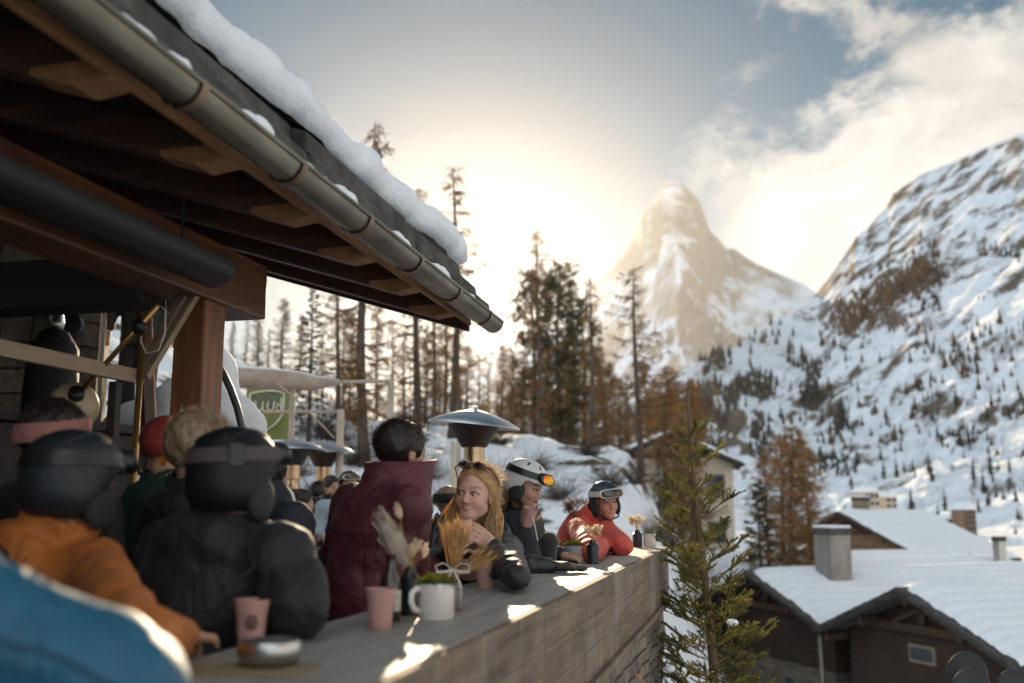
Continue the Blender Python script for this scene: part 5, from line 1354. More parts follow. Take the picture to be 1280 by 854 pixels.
vase(P_(797, 684), 'black vase of pale grasses at the far end of the counter', .039, .135, 14, 5, .044, .07, top=.07)
def moss(mb, r, z, n, rng, L=.02):
    for _ in range(n):
        a = rng.uniform(0, 6.28); q = r*math.sqrt(rng.random()); p = Vector((math.cos(a)*q, math.sin(a)*q, z + .018*(1-(q/r)**2)*rng.uniform(.5, 1.2)))
        needle_tuft(mb, p, Vector((p.x*8, p.y*8, .8)), L, 4, .004, rng, 1.3)
def mug(loc, label, r, h, m, rz, seed, handle=True, group=None, rim=M_rim):
    rng = random.Random(seed); t = thing('enamel_mug' if handle else 'plant_pot', label, 'mug' if handle else 'plant pot', loc, rz, group)
    mb = MB(); mb.lathe([(0, 0), (r*.94, 0), (r, .006), (r, h - .003), (r*.95, h - .003), (r*.95, h - .02), (0, h - .022)], 40); b = mb.build('body', m, t, smooth=True, auto=40)
    mb = MB(); mb.lathe([(r*.945, h - .004), (r*1.0, h - .004), (r*1.035, h), (r*1.0, h + .003), (r*.945, h)], 40, cap=False); mb.build('rim', rim, b, smooth=True)
    if handle:
        mb = MB(); mb.tube([(r*.97, 0, h*.80), (r*1.25, 0, h*.84), (r*1.55, 0, h*.72), (r*1.58, 0, h*.5), (r*1.4, 0, h*.3), (r*.97, 0, h*.22)], .0065, 8, sq=1.5); mb.build('handle', m, b, smooth=True)
    mb = MB(); moss(mb, r*.98, h - .008, 150 if handle else 90, rng); mb.build('moss', M_moss, t)
    return t
m1 = mug(P_(545, 774), 'white enamel mug with black rim planted with bright yellow-green moss', .0535, .108, M_white_en, R(215), 3)
rl = MB(); rng = random.Random(3)
for _ in range(14): needle_tuft(rl, Vector((rng.uniform(-.04, .01), rng.uniform(-.03, .03), .115)) , Vector((-.2, 0, 1)), .016, 2, .006, rng)
rl.build('red_leaves', M_red_leaf, m1)
M_greyen = pmat('grey_enamel', (0.42, 0.39, 0.36), 0.4, (0.34, 0.32, 0.30), 4)
mug(P_(718, 703), 'grey enamel mug of moss beside the kraft tag and black vase', .060, .102, M_greyen, R(200), 7)
mug(P_(812, 684), 'small white pot of moss at the far counter end', .049, .105, M_white_en, 0, 8, False, rim=M_white_en)
tg = MB(); tg.prism([(0, 0, 0), (.055, 0, .022), (.075, 0, .055), (.05, 0, .09), (0, 0, .075)], (0, .002, 0)); tg = tg.build('paper_tag', pmat('kraft_tag', (.46, .36, .25), .8), None, loc=P_(731, 700) + Vector((0, -.045, .002)), rz=.2); tag(tg, 'kraft paper tag leaning between the grey mug and the black vase', 'tag')
# wheat bunch with white ribbon in a small jar
wt = thing('wheat_bunch', 'golden bunch of dried wheat tied with white ribbon in a small glass jar', 'dried flowers', P_(566, 764))
rng = random.Random(15); st = MB(); er = MB()
def ear(mb, p, d, L):
    d = d.normalized(); s = d.cross(Vector((.2, 1, .3))).normalized(); u_ = s.cross(d)
    for i in range(14):
        q = i/14; o_ = (s if i % 2 else -s)*.8 + u_*rng.uniform(-.5, .5); c = p + d*L*q; e = c + (d + o_*.45)*L*.2; w_ = d.cross(o_).normalized()*L*.055
        mb.add([c - w_, c + w_, e + w_*.3, e - w_*.3], [(0, 1, 2, 3)])
        f = e + (d + o_*.3)*L*.6; mb.add([e - w_*.12, e + w_*.12, f], [(0, 1, 2)])
    mb.tube([p, p + d*L*.5, p + d*L], [L*.05, L*.07, L*.02], 6)
for i in range(46):
    up = i < 30
    d = Vector((rng.uniform(-.22, .36), rng.uniform(-.2, .2), 1)) if up else Vector((rng.uniform(.65, 1.4), rng.uniform(-.2, .2), rng.uniform(.35, .75)))
    d.normalize(); b = Vector((rng.gauss(0, .006), rng.gauss(0, .006), .02)); k = Vector((rng.gauss(0, .005), rng.gauss(0, .005), .105)) ; L = rng.uniform(.085, .135) if up else rng.uniform(.05, .10); e = k + d*L
    st.tube([b, k, e], .0011, 4); ear(er, e, d, rng.uniform(.042, .06))
st.build('straw', M_wheat, wt); er.build('ears', M_wheat, wt)
mb = MB(); mb.lathe([(0, 0), (.026, 0), (.03, .01), (.03, .07), (.024, .085), (.024, .09), (.022, .09), (.022, .084), (.028, .068), (.028, .012), (0, .01)], 22)
mb.build('jar', pmat('clear_jar', (.8, .8, .78), .05, (.75, .75, .73), 3, trans=.9), wt, smooth=True, auto=50)
mb = MB(); 
for sgn in (-1, 1):
    mb.tube([(0, -.014, .13), (sgn*.03, -.022, .15), (sgn*.055, -.02, .142), (sgn*.05, -.02, .122), (sgn*.02, -.018, .122), (0, -.014, .13)], .0045, 6, sq=.4); mb.tube([(0, -.014, .13), (sgn*.018, -.03, .10), (sgn*.03, -.03, .07)], .004, 6, sq=.4)
mb.build('ribbon', pmat('white_ribbon', (.78, .76, .72), .4, sheen=.3), wt, smooth=True)
t = thing('beer_glass', 'small glass of amber beer behind the black mitten', 'glass', P_(702, 702))
mb = MB(); mb.lathe([(0, .004), (.026, .004), (.030, .06), (.031, .085), (0, .085)], 22); mb.build('beer', pmat('amber_beer', (.75, .26, .03), .1, (.7, .22, .02), 4, trans=.6), t, smooth=True, auto=40)
mb = MB(); mb.lathe([(0, 0), (.029, 0), (.034, .12), (.0325, .12), (.028, .003), (0, .003)], 22); mb.build('glass', pmat('clear_glass', (.9, .9, .9), .02, (.88, .88, .88), 3, trans=1.0), t, smooth=True, auto=40)
t = thing('ashtray', 'low brown wooden dish in front of the small pink tumbler', 'dish', P_(762, 690))
t.name = 'wooden_dish'; mb = MB(); mb.lathe([(0, 0), (.06, 0), (.075, .022), (.07, .024), (.055, .008), (0, .007)], 26); mb.build('bowl', M_rail, t, smooth=True, auto=40)
# gloves
M_glove = pmat('black_leather', (0.022, 0.02, 0.02), 0.45, (0.05, 0.035, 0.025), 5, bump=.3, bdist=.006, bscale=30)
q = SDF((-.13, -.22, -.02), (.13, .22, .09), .0045)
q.rbox((0, -.02, .03), (.10, .12, .045), .02, k=.01).cone((0, -.08, .03), (0, -.16, .035), .045, .055, .02)
for i, (x, L) in enumerate(((-.038, .075), (-.013, .09), (.013, .085), (.037, .065))): q.cone((x, .03, .03), (x*1.25 + .012, .03 + L, .018), .016, .013, .008)
q.cone((.045, -.03, .03), (.085, .04, .022), .018, .014, .012).wob(.0022, 70, 1)
gl = sdf_obj('ski_glove', q, M_glove); gl.location = P_(702, 716) + Vector((0, 0, .002)); gl.rotation_euler = (0, 0, R(-78)); gl.scale = (1.05, .98, 1); tag(gl, 'limp black leather ski glove lying flat on the sunlit counter', 'glove')
mt_ = thing('mitten', 'upright black mitten with pale fur trim between the sleeve and the grey mug', 'mitten', P_(684, 706))
q = SDF((-.10, -.07, -.01), (.10, .07, .20), .005); q.cone((0, 0, .03), (.008, 0, .125), .05, .056, .02).cone((-.03, -.01, .06), (-.055, -.01, .115), .026, .022, .015).wob(.002, 60, 2).half((0, 0, .002), (0, 0, -1))
sdf_obj('mitten_body', q, pmat('black_fleece', (0.016, 0.014, 0.014), 0.8, sheen=.4), mt_)
fr = MB(); rng = random.Random(5)
for i in range(420):
    a = rng.uniform(-.3, math.pi + .3); c = Vector((.008 + math.cos(a)*.055, rng.uniform(-.03, .03), .125 + math.sin(a)*.055)); needle_tuft(fr, c, Vector((math.cos(a), 0, math.sin(a) + .1)), .012, 1, .0012, rng, .8)
fr.build('fur_trim', leafmat('pale_fur', (.45, .36, .24), (.25, .19, .12), .5, .8), mt_)
# ================================================================ people
def skin_mat(name, c):
    k = NT(name); at_ = k.new('ShaderNodeVertexColor'); at_.layer_name = 'Col'; n = k.noise(k.coord(), 40, 4)
    k.base(k.mix(.18, at_.outputs['Color'], k.ramp(n.outputs['Fac'], [(.3, (.7, .6, .55)), (.7, (1, 1, 1))]), 'MULTIPLY'))
    k.b.inputs['Roughness'].default_value = .48; k.b.inputs['Subsurface Weight'].default_value = .22
    k.b.inputs['Subsurface Radius'].default_value = (.010, .004, .002); k.b.inputs['Specular IOR Level'].default_value = .35
    return k.m
M_skin = skin_mat('skin', None)
def cloth(name, c, c2=None, rough=.75, sheen=.04, bump=.6, coat=0.0):
    k = NT(name); vec = k.coord(); n = k.noise(vec, 7, 6, .65, .5); n2 = k.noise(vec, 320, 2)
    k.base(k.ramp(n.outputs['Fac'], [(.3, c2 or tuple(q*.7 for q in c)), (.7, c)])); k.b.inputs['Roughness'].default_value = rough; k.b.inputs['Sheen Weight'].default_value = sheen
    k.b.inputs['Coat Weight'].default_value = coat
    f = k.noise(k.coord((1, 1, .6)), 8, 2, .5, 1.2)
    k.bump(k.math('ADD', f.outputs['Fac'], k.math('MULTIPLY', n2.outputs['Fac'], .06)), bump, .035)
    return k.m
M_trouser = cloth('black_ski_trousers', (.02, .021, .024)); M_boot = pmat('boot_rubber', (.02, .02, .022), .5)
def hairmat(name, c, c2, transl=.3):
    return leafmat(name, c, c2, transl, .45, 60)
M_hair_dark = hairmat('dark_hair', (.028, .018, .012), (.012, .008, .006), .15); M_hair_blond = hairmat('blond_hair', (.88, .64, .36), (.62, .41, .20), .6); M_hair_ash = hairmat('ash_blond_hair', (.46, .33, .21), (.24, .16, .10), .3)
LX = Vector((1, 0, 0)); LZ = Vector((0, 0, 1))
def unit(v): v = Vector(v); return v.normalized()
def hand(q, W, d, n, side, curl=.5, spread=.09, hold=None, sc=1.0):
    """palm plus four separate fingers and a thumb. d: wrist to knuckles, n: out of the palm, side: +1 thumb on d x n side."""
    d = unit(d); n = Vector(n); n = (n - d*n.dot(d)).normalized(); s = d.cross(n)*side
    M = Matrix((s, d, n)).transposed()
    q.cone(W - d*.03, W + d*.02, .026*sc, .026*sc, .012).rbox(W + d*.048*sc, (.078*sc, .088*sc, .030*sc), .013, M, .012)
    for i, (o, L) in enumerate(((.029, .92), (.0095, 1.0), (-.0105, .95), (-.029, .76))):
        p = W + d*.088*sc + s*o*sc; a = curl*(1 + .08*i); dd = (d + s*o*spread*20*.1).normalized()
        for j, (ln, r0, r1) in enumerate(((.044, .0092, .0086), (.028, .0086, .0078), (.022, .0078, .0064))):
            ang = a*(j + .75); v = dd*math.cos(ang) + n*math.sin(ang); e = p + v*ln*L*sc; q.cone(p, e, r0*sc, r1*sc, .004); p = e
    p = W + d*.022*sc + s*.034*sc; v = (s*.75 + d*.62 + n*.25).normalized(); e = p + v*.042*sc; q.cone(p - s*.012, e, .0125*sc, .0105*sc, .008); v2 = (d*.72 + s*.15 + n*(.35 + .4*curl)).normalized(); f = e + v2*.034*sc; q.cone(e, f, .0102*sc, .0078*sc, .004)
def person(label, loc, face, head, shoulders, elbows, wrists, hpitch=0.0, hyaw=0.0, hroll=0.0, skin=(.50, .29, .20), h=.011, hj=.011, jacket=None, jname='jacket', bulk=1.0, hands=(True, True), hand_n=None, hand_d=None, curls=(.5, .5),
           collar=.07, hood=True, hem=.80, eyes=(.05, .035, .025), lips=(.42, .15, .12), brows=(.10, .06, .035), trousers=None, seed=1, base_z=0.0, group=None, folds=.006, female=False, smile=0.0, waist=None, eyesq=1.35, gaze=0.0, slv=1.0):
    """all points are given in world space; the body is one continuous surface."""
    rz = math.atan2(-face[0], face[1]); t = thing('person', label, 'person', (loc[0], loc[1], base_z), rz, group)
    Minv = Matrix.Rotation(-rz, 3, 'Z'); o = Vector((loc[0], loc[1], base_z)); L = lambda p: Minv @ (Vector(p) - o)
    Hd = L(head); SL_, SR_ = L(shoulders[0]), L(shoulders[1]); E = [L(p) if p is not None else None for p in elbows]; W = [L(p) if p is not None else None for p in wrists]
    Mh = Euler((hpitch, hroll, hyaw), 'XYZ').to_matrix(); hp = lambda p: Hd + Mh @ Vector(p)
    sh = (SL_ + SR_)/2; neck = sh + Vector((0, 0, .045)); pel = Vector((0, -.03, .93)) if waist is None else Vector(waist)
    S = (SL_, SR_)
    allp = [Hd + Vector((0, 0, .14)), Hd - Vector((.14, .14, .14)), Hd + Vector((.14, .14, 0))] + [p for p in E + W if p is not None] + list(S) + [pel - Vector((.2, .17, .14)), pel + Vector((.2, .17, 0))]
    lo = [min(p[i] for p in allp) - .14 for i in range(3)]; hi = [max(p[i] for p in allp) + .14 for i in range(3)]
    # ---------------- body
    q = SDF(lo, hi, h)
    q.cone(pel, sh - Vector((0, 0, .10)), .115, .12, .05).cone(SL_, SR_, .055, .055, .06).cone(neck - Vector((0, 0, .04)), hp((0, -.025, -.055)), .056, .052, .03)
    for i in (0, 1):
        if E[i] is None: continue
        q.cone(S[i], E[i], .05, .04, .02).cone(E[i], W[i], .038, .025, .015)
        if hands[i]:
            d = W[i] - E[i] if hand_d is None or hand_d[i] is None else Minv @ Vector(hand_d[i]); n = Minv @ Vector(hand_n[i]) if hand_n and hand_n[i] is not None else Vector((0, 0, -1))
            hand(q, W[i] + d.normalized()*.02, d, n, 1 if i == 0 else -1, curls[i])
    q.ell(hp((0, -.012, .034)), (.075, .094, .083), Mh, .01).ell(hp((0, .028, -.028)), (.061, .064, .083), Mh, .025).cone(hp((-.004, .064, -.094)), hp((.004, .064, -.094)), .020, .020, .03)
    q.cone(hp((-.045, .01, -.062)), hp((0, .055, -.092)), .022, .02, .03).cone(hp((.045, .01, -.062)), hp((0, .055, -.092)), .022, .02, .03)
    q.ell(hp((-.036, .058, -.034)), (.026, .024, .024), Mh, .025).ell(hp((.036, .058, -.034)), (.026, .024, .024), Mh, .025)
    q.cone(hp((-.034, .078, .018)), hp((.034, .078, .018)), .013, .013, .02)
    for s in (-1, 1): q.ell(hp((s*.031, .101, -.001)), (.019, .018, .012), Mh, .012, 'sub')
    for s in (-1, 1): q.ell(hp((s*.031, .0775, -.001)), (.0145, .0135, .0125), Mh, .002)
    q.cone(hp((0, .088, .004)), hp((0, .109, -.033)), .0075, .0098, .009)
    for s in (-1, 1): q.ell(hp((s*.010, .099, -.037)), (.0075, .009, .007), Mh, .006)
    q.cone(hp((-.018, .084 - .004*smile, -.060 + .006*smile)), hp((0, .0925, -.0605)), .0055, .0075, .005).cone(hp((.018, .084 - .004*smile, -.060 + .006*smile)), hp((0, .0925, -.0605)), .0055, .0075, .005)
    q.cone(hp((-.014, .084, -.070)), hp((.014, .084, -.070)), .0072, .0072, .006)
    for s in (-1, 1): q.ell(hp((s*.077, -.008, -.010)), (.010, .019, .031), Mh, .006)
    sk = np.array(skin); Mhn = np.array(Mh); Hn = np.array(Hd)
    def colf(P):
        c = np.tile(sk, (len(P), 1)); p = (P - Hn) @ Mhn; x, y, z = p[:, 0], p[:, 1], p[:, 2]; ax = np.abs(x); fr = y > .05
        def blend(m, col, a): 
            w_ = (m*a)[:, None]; c[:] = c*(1-w_) + np.array(col)*w_
        g = lambda d, r: np.exp(-(d/r)**2)
        blend(g(np.hypot(ax-.042, z+.034), .022)*fr, sk*np.array((1.05, .66, .62)), .45); blend(g(np.hypot(x, z+.034), .012)*(y > .09), sk*np.array((1.05, .7, .65)), .35)
        er = np.hypot((ax-.031)/1.35, (z+.001)*eyesq)
        blend((er < .0145)*fr*1.0, sk*.55, .5 if not female else .75)
        blend(((er < .0092) & (y > .078))*1.0, (.62, .57, .53), 1); gx = np.where(x > 0, .031, -.031) + gaze; blend(((np.hypot(x-gx, (z-.000)) < .0066) & (er < .0092) & (y > .078))*1.0, eyes, 1)
        up = z - .001 - .0085*(1-((ax-.031)/.019)**2); blend((np.abs(up) < .0032)*(ax > .012)*(ax < .051)*fr*1.0, (.03, .02, .015), .9)
        bz = .0235 + .006*np.sin(np.clip((ax-.012)/.04, 0, 1)*2.4); blend(g(z-bz, .0042)*(ax > .012)*(ax < .053)*fr, brows, .85)
        mo = ((x/.026)**2 + ((z+.0645)/.0115)**2 < 1)*(y > .07); blend(mo*1.0, lips, .85); blend(g(z + .0648 - .005*smile*(x/.02)**2, .0018)*(ax < .025)*(y > .07), (.10, .03, .025) if smile < .5 else (.7, .66, .6), .85)
        if not female: blend(g(np.maximum(0, np.abs(z+.085)-.02), .02)*(y > .0)*(z < -.05), sk*.55, .5)
        return np.clip(c, 0, 1)
    body = sdf_obj('body', q, M_skin, t, 1, colf)
    # ---------------- jacket
    if jacket is not None:
        b = bulk; q = SDF([v - .06 for v in lo], [v + .06 for v in hi], hj)
        up = (sh - pel).normalized()
        q.cone(pel - Vector((0, 0, .12)), pel + up*.2, .165*b, .160*b, .05).cone(pel + up*.15, sh - up*.13, .155*b, .150*b, .08)
        ch = sh - up*.11; ax_ = (SR_ - SL_).normalized(); q.cone(ch - ax_*.07, ch + ax_*.07, .135*b, .135*b, .08).cone(SL_, SR_, .080*b, .080*b, .07)
        q.cone(sh + Vector((0, -.02, -.02)), neck + Vector((0, .0, .04)), .10, .078, .05)
        for i in (0, 1):
            if E[i] is None: continue
            end = W[i] - (W[i]-E[i]).normalized()*.012
            q.cone(S[i], E[i], .078*b, .064*b*slv, .02).cone(E[i], end, .061*b*slv, .046*b, .02)
            for k_ in range(3):
                c_ = E[i].lerp(S[i], .12 + .13*k_); dd = (S[i]-E[i]).normalized(); q.cone(c_ - dd*.004, c_ + dd*.004, (.077 - .002*k_)*b*slv, (.077 - .002*k_)*b*slv, .010)
            for k_ in range(2):
                c_ = E[i].lerp(end, .18 + .17*k_); dd = (end-E[i]).normalized(); q.cone(c_ - dd*.003, c_ + dd*.003, (.071 - .004*k_)*b*slv, (.071 - .004*k_)*b*slv, .010)
        if hood: q.ell(neck + Vector((0, -.10, -.01)), (.13*b, .075, .085), None, .035).ell(neck + Vector((0, -.075, .045)), (.10, .035, .05), None, .03, 'sub')
        x_, y_, z_ = q.grids(); q.D = q.D - folds*1.7*(np.abs(fnoise(x_, y_, z_*1.2, 12, seed)) - .3) - folds*.8*(np.abs(fnoise(x_*1.1, y_, z_*1.4, 23, seed + 3)) - .3)
        if collar:
            ca = neck + Vector((0, -.005, .00)); cb = neck + (hp((0, -.02, -.06)) - neck).normalized()*collar + Vector((0, 0, .02)); q.cone(ca, cb, .090, .098, .02); q.cone(ca + (cb-ca)*.35, cb + (cb-ca).normalized()*.06, .074, .090, .006, 'sub')
            q.half(cb + (cb-ca).normalized()*.015, (cb - ca), .01, lo=[ca[i] - .15 for i in range(3)], hi=[cb[i] + .15 for i in range(3)]) if False else None
        q.half((0, 0, hem), (0, 0, -1), .01)
        jk = sdf_obj(jname, q, jacket, t, 1)
    else: jk = None
    # ---------------- legs
    q = SDF((-.26, -.28, -.01), (.26, .28, max(pel.z + .08, .9)), .02)
    for s in (-1, 1):
        hip = Vector((pel.x + s*.085, pel.y, pel.z - .02)); kn = Vector((s*.10, .02, .50)); an = Vector((s*.11, -.03, .10)); q.cone(hip, kn, .105, .075, .04).cone(kn, an, .075, .078, .03)
    q.half((0, 0, .06), (0, 0, -1)); sdf_obj('trousers', q, trousers or M_trouser, t, 2)
    q = SDF((-.24, -.22, -.01), (.24, .28, .30), .015)
    for s in (-1, 1): q.cone((s*.11, -.03, .24), (s*.11, -.03, .06), .06, .058, .02).cone((s*.11, -.05, .05), (s*.12, .12, .045), .052, .045, .03)
    q.half((0, 0, .002), (0, 0, -1)); sdf_obj('boots', q, M_boot, t, 1)
    return t, Hd, Mh, body, jk, L

from mathutils.bvhtree import BVHTree
def seam(t, jk, name, m, pts, r=.0022, L=None, n=26, lift=.0005):
    """a stitched seam or tape that follows the garment's surface through the given points"""
    me = jk.data; tree = BVHTree.FromPolygons([v.co for v in me.vertices], [tuple(p.vertices) for p in me.polygons])
    P = [L(p) if L else Vector(p) for p in pts]; out = []
    for i in range(len(P)-1):
        for k in range(n):
            q = P[i].lerp(P[i+1], k/n); loc, nor, _, _ = tree.find_nearest(q)
            if loc is not None: out.append(loc + nor*lift)
    if len(out) < 3: return None
    mb = MB(); mb.tube(out, r, 6); return mb.build(name, m, jk, smooth=True)
M_seam = pmat('seam_dark', (.008, .007, .007), .8)
# ---- headgear, all modelled in head space
def hchild(name, q, m, t, Hd, Mh, it=1, **kw):
    o = sdf_obj(name, q, m, t, it, **kw); o.location = Hd; o.rotation_euler = Mh.to_euler(); return o
def hmb(name, mb, m, t, Hd, Mh, smooth=True, auto=None):
    o = mb.build(name, m, t, smooth=smooth, auto=auto); o.location = Hd; o.rotation_euler = Mh.to_euler(); return o
M_lining = cloth('black_lining', (.018, .018, .02)); M_vent = pmat('vent_black', (.012, .012, .013), .6)
def shell_pt(az, el, k=1.0):                              # point on the helmet shell
    return Vector((math.sin(az)*math.cos(el)*.113*k, -.012 + math.cos(az)*math.cos(el)*.135*k, .040 + math.sin(el)*.108*k))
def helmet(t, Hd, Mh, m, h=.009, rim=None, vents=True, vm=None):
    q = SDF((-.16, -.19, -.14), (.16, .17, .19), h)
    q.ell((0, -.012, .040), (.113, .135, .108), None, 0).ell((0, -.045, -.02), (.103, .098, .075), None, .03)
    q.ell((0, -.0, .02), (.094, .112, .098), None, .004, 'sub').rbox((0, .10, -.06), (.34, .16, .19), .02, None, .012, 'sub').rbox((0, -.03, -.19), (.4, .4, .22), .01, None, .01, 'sub')
    he = hchild('helmet', q, m, t, Hd, Mh)
    for s in (-1, 1):
        q = SDF((s*.088 - .04, -.07, -.13), (s*.088 + .04, .07, .05), h); q.ell((s*.088, -.005, -.045), (.022, .05, .062), None, .01)
        sdf_obj('ear_pad', q, M_lining, he)
    if vents:
        for az, el in ((.5, .95), (-.5, .95), (2.6, .8), (-2.6, .8), (1.5, .95), (-1.5, .95)):
            p = shell_pt(az, el, 1.0); n = Vector((p.x/.113**2, (p.y+.012)/.135**2, (p.z-.04)/.108**2)).normalized(); mb = MB(); Mq = n.to_track_quat('Z', 'Y').to_matrix()
            mb.lathe([(0, -.004), (.011, -.003), (.012, 0), (.009, .0015), (0, .002)], 12, p, ax=Mq @ Matrix.Diagonal((.55, 1.6, 1))); mb.build('vent', vm or M_vent, he, smooth=True)
    for sx_ in (-1, 1):
        mb = MB(); mb.tube([shell_pt(sx_*(.35 + 2.3*q_), .55 + .55*math.sin(q_*math.pi), 1.0) for q_ in np.linspace(0, 1, 16)], [.001] + [.0045]*14 + [.001], 6); mb.build('ridge', m, he, smooth=True)
    mb = MB(); dp = shell_pt(math.pi, -.55, 1.0); mb.lathe([(0, -.004), (.017, -.004), (.018, .004), (.012, .008), (0, .008)], 16, dp, ax=Vector((0, -1, -.5)).to_track_quat('Z', 'Y').to_matrix()); mb.build('adjuster_dial', M_vent, he, smooth=True, auto=40)
    mb = MB(); s = [Vector((.088, .02, -.06)), Vector((.07, .05, -.11)), Vector((.0, .06, -.128)), Vector((-.07, .05, -.11)), Vector((-.088, .02, -.06))]; mb.tube(s, .007, 6, sq=.4); mb.build('chin_strap', M_lining, he)
    return he
def goggles(t, Hd, Mh, frame_m, lens_m, strap_m, el=.33, back=.16, lens_col=None):
    mb = MB(); P = []; n = 48
    for i in range(n+1):
        a = -math.pi + 2*math.pi*i/n; e = el + (back-el)*(1-math.cos(a))/2
        for d in (-1, 1):
            for k in (1.02, 1.055): P.append(shell_pt(a, e + d*.17, k))
    for i in range(n):
        b = i*4
        mb.f += [(b, b+1, b+5, b+4), (b+1, b+3, b+7, b+5), (b+3, b+2, b+6, b+7), (b+2, b, b+4, b+6)]; mb.mi += [0]*4
    mb.v = [tuple(p) for p in P]; g = hmb('goggle_strap', mb, strap_m, t, Hd, Mh, True, 50)
    # frame and lens bulge over the brow
    W_ = .085
    def fpt(u, v, k): 
        a = u*.78; e = el - .02 + v*.33; p = shell_pt(a, e, 1.0); n_ = Vector((math.sin(a)*.75, math.cos(a), .12)).normalized(); return p + n_*k
    outl = lambda a, s: (math.copysign(abs(math.cos(a))**.62, math.cos(a))*s, math.copysign(abs(math.sin(a))**.75, math.sin(a))*s*(1 - .22*max(0, -math.sin(a))*max(0, 1-abs(math.cos(a))*2.6)))
    fm = MB(); N = 44; rings = [(1.0, .0), (1.02, .022), (.98, .034), (.86, .036), (.84, .030)]; P = []
    for s, k in rings:
        for i in range(N): u, v = outl(2*math.pi*i/N, s); P.append(fpt(u, v, k))
    fs = [(r*N+i, r*N+(i+1) % N, (r+1)*N+(i+1) % N, (r+1)*N+i) for r in range(len(rings)-1) for i in range(N)]; fm.add(P, fs); fo = fm.build('goggle_frame', frame_m, g, smooth=True)
    lm = MB(); P = [fpt(0, 0, .040)]
    for s, k in ((.45, .039), (.85, .033)):
        for i in range(N): u, v = outl(2*math.pi*i/N, s); P.append(fpt(u, v, k))
    fs = [(0, 1+i, 1+(i+1) % N) for i in range(N)] + [(1+i, 1+N+i, 1+N+(i+1) % N, 1+(i+1) % N) for i in range(N)]; lm.add(P, fs); lm.build('goggle_lens', lens_m, fo, smooth=True)
    return g
def short_hair(t, Hd, Mh, m, seed=1, thick=.012, rough=.006, tuft=.012, low=-.035, n=1500, name='hair', comb=None):
    q = SDF((-.13, -.16, -.12), (.13, .14, .17), .006)
    q.ell((0, -.016, .038), (.080 + thick, .099 + thick, .088 + thick), None, 0)
    q.half((0, .062, .03), (0, 1, -.42)).half((0, -.03, low), (0, .62, -1))
    for s in (-1, 1): q.ell((s*.09, .02, -.045), (.03, .05, .05), None, .01, 'sub')
    q.wob(rough, 48, seed, (1, 1, .6))
    o = hchild(name, q, m, t, Hd, Mh)
    rng = random.Random(seed); mb = MB()
    for _ in range(n):
        u_ = Vector((rng.gauss(0, 1), rng.gauss(0, 1), rng.gauss(.3, 1))).normalized(); p = Vector((u_.x*(.078+thick), -.016 + u_.y*(.097+thick), .038 + u_.z*(.086+thick)))
        if p.y > .045 and p.z < .09 or p.z < low + .02: continue
        if p.y*1 - .42*(p.z-.03) > .062: continue
        d = (u_*(.75 if comb is None else .28) + (Vector(comb) if comb else Vector((0, 0, 0))) + Vector((rng.gauss(0, .4), rng.gauss(-.2, .4), rng.gauss(.1, .4)))*(1 if comb is None else .6)).normalized()*tuft*rng.uniform(.5, 1.5); w_ = d.cross(Vector((rng.gauss(0, 1), rng.gauss(0, 1), 1))).normalized()*.0013
        p = p - u_*.004; mb.add([p - w_, p + w_, p + d], [(0, 1, 2)])
    mb.v = mb.v; s = mb.build('hair_strands', m, o); 
    return o
def add_tubes(t, name, m, tubes, L=None):
    mb = MB()
    for pts, r, *rest in tubes: mb.tube([L(p) if L else p for p in pts], r, 8, sq=(rest[0] if rest else None))
    return mb.build(name, m, t, smooth=True, auto=60)

# ================= the couple
Mj_maroon = cloth('maroon_jacket', (.115, .013, .022), (.065, .008, .014), .6)
hd = at(502, 567, 3.95); lc = Vector((-.545, 3.86, 0))
man, Hd, Mh, bd, jk, L = person('dark haired man in a maroon winter jacket, seen from behind, leaning on the counter', lc, (.58, .81), hd, [at(440, 630, 4.0), at(513, 632, 3.74)],
    [at(418, 715, 4.05), atz(512, 716, 1.17)], [atz(560, 704, 1.15) + Vector((-.10, .16, 0)), atz(573, 700, 1.155)], hpitch=-.10, hyaw=-.18, jacket=Mj_maroon, skin=(.46, .25, .17), h=.007, hj=.008, bulk=1.0, collar=.0, hood=False, hem=.70,
    hand_n=[(0, 0, -1), (0, 0, -1)], curls=(.5, .6), seed=2, folds=.007)
short_hair(man, Hd, Mh, M_hair_dark, 3, .010, .004, .020, -.06, 3800)
ax_ = (at(519, 624, 3.72) - at(442, 622, 4.0)).normalized(); bk = Vector((-.58, -.81, 0)); mc = (at(442, 622, 4.0) + at(519, 624, 3.72))/2
M_mseam = pmat('maroon_seam', (.045, .006, .010), .8)
seam(man, jk, 'yoke_seam', M_mseam, [mc - ax_*.28 + bk*.15 - LZ*.10, mc + bk*.3 - LZ*.12, mc + ax_*.28 + bk*.12 - LZ*.10], .0025, L)
seam(man, jk, 'centre_seam', M_mseam, [mc + bk*.3 - LZ*.12, mc + bk*.3 - LZ*.6], .002, L)
seam(man, jk, 'armhole_seam', M_mseam, [mc + ax_*.12 + bk*.05 + LZ*.1, mc + ax_*.16 + bk*.2 - LZ*.1, mc + ax_*.14 + bk*.15 - LZ*.25], .0025, L)
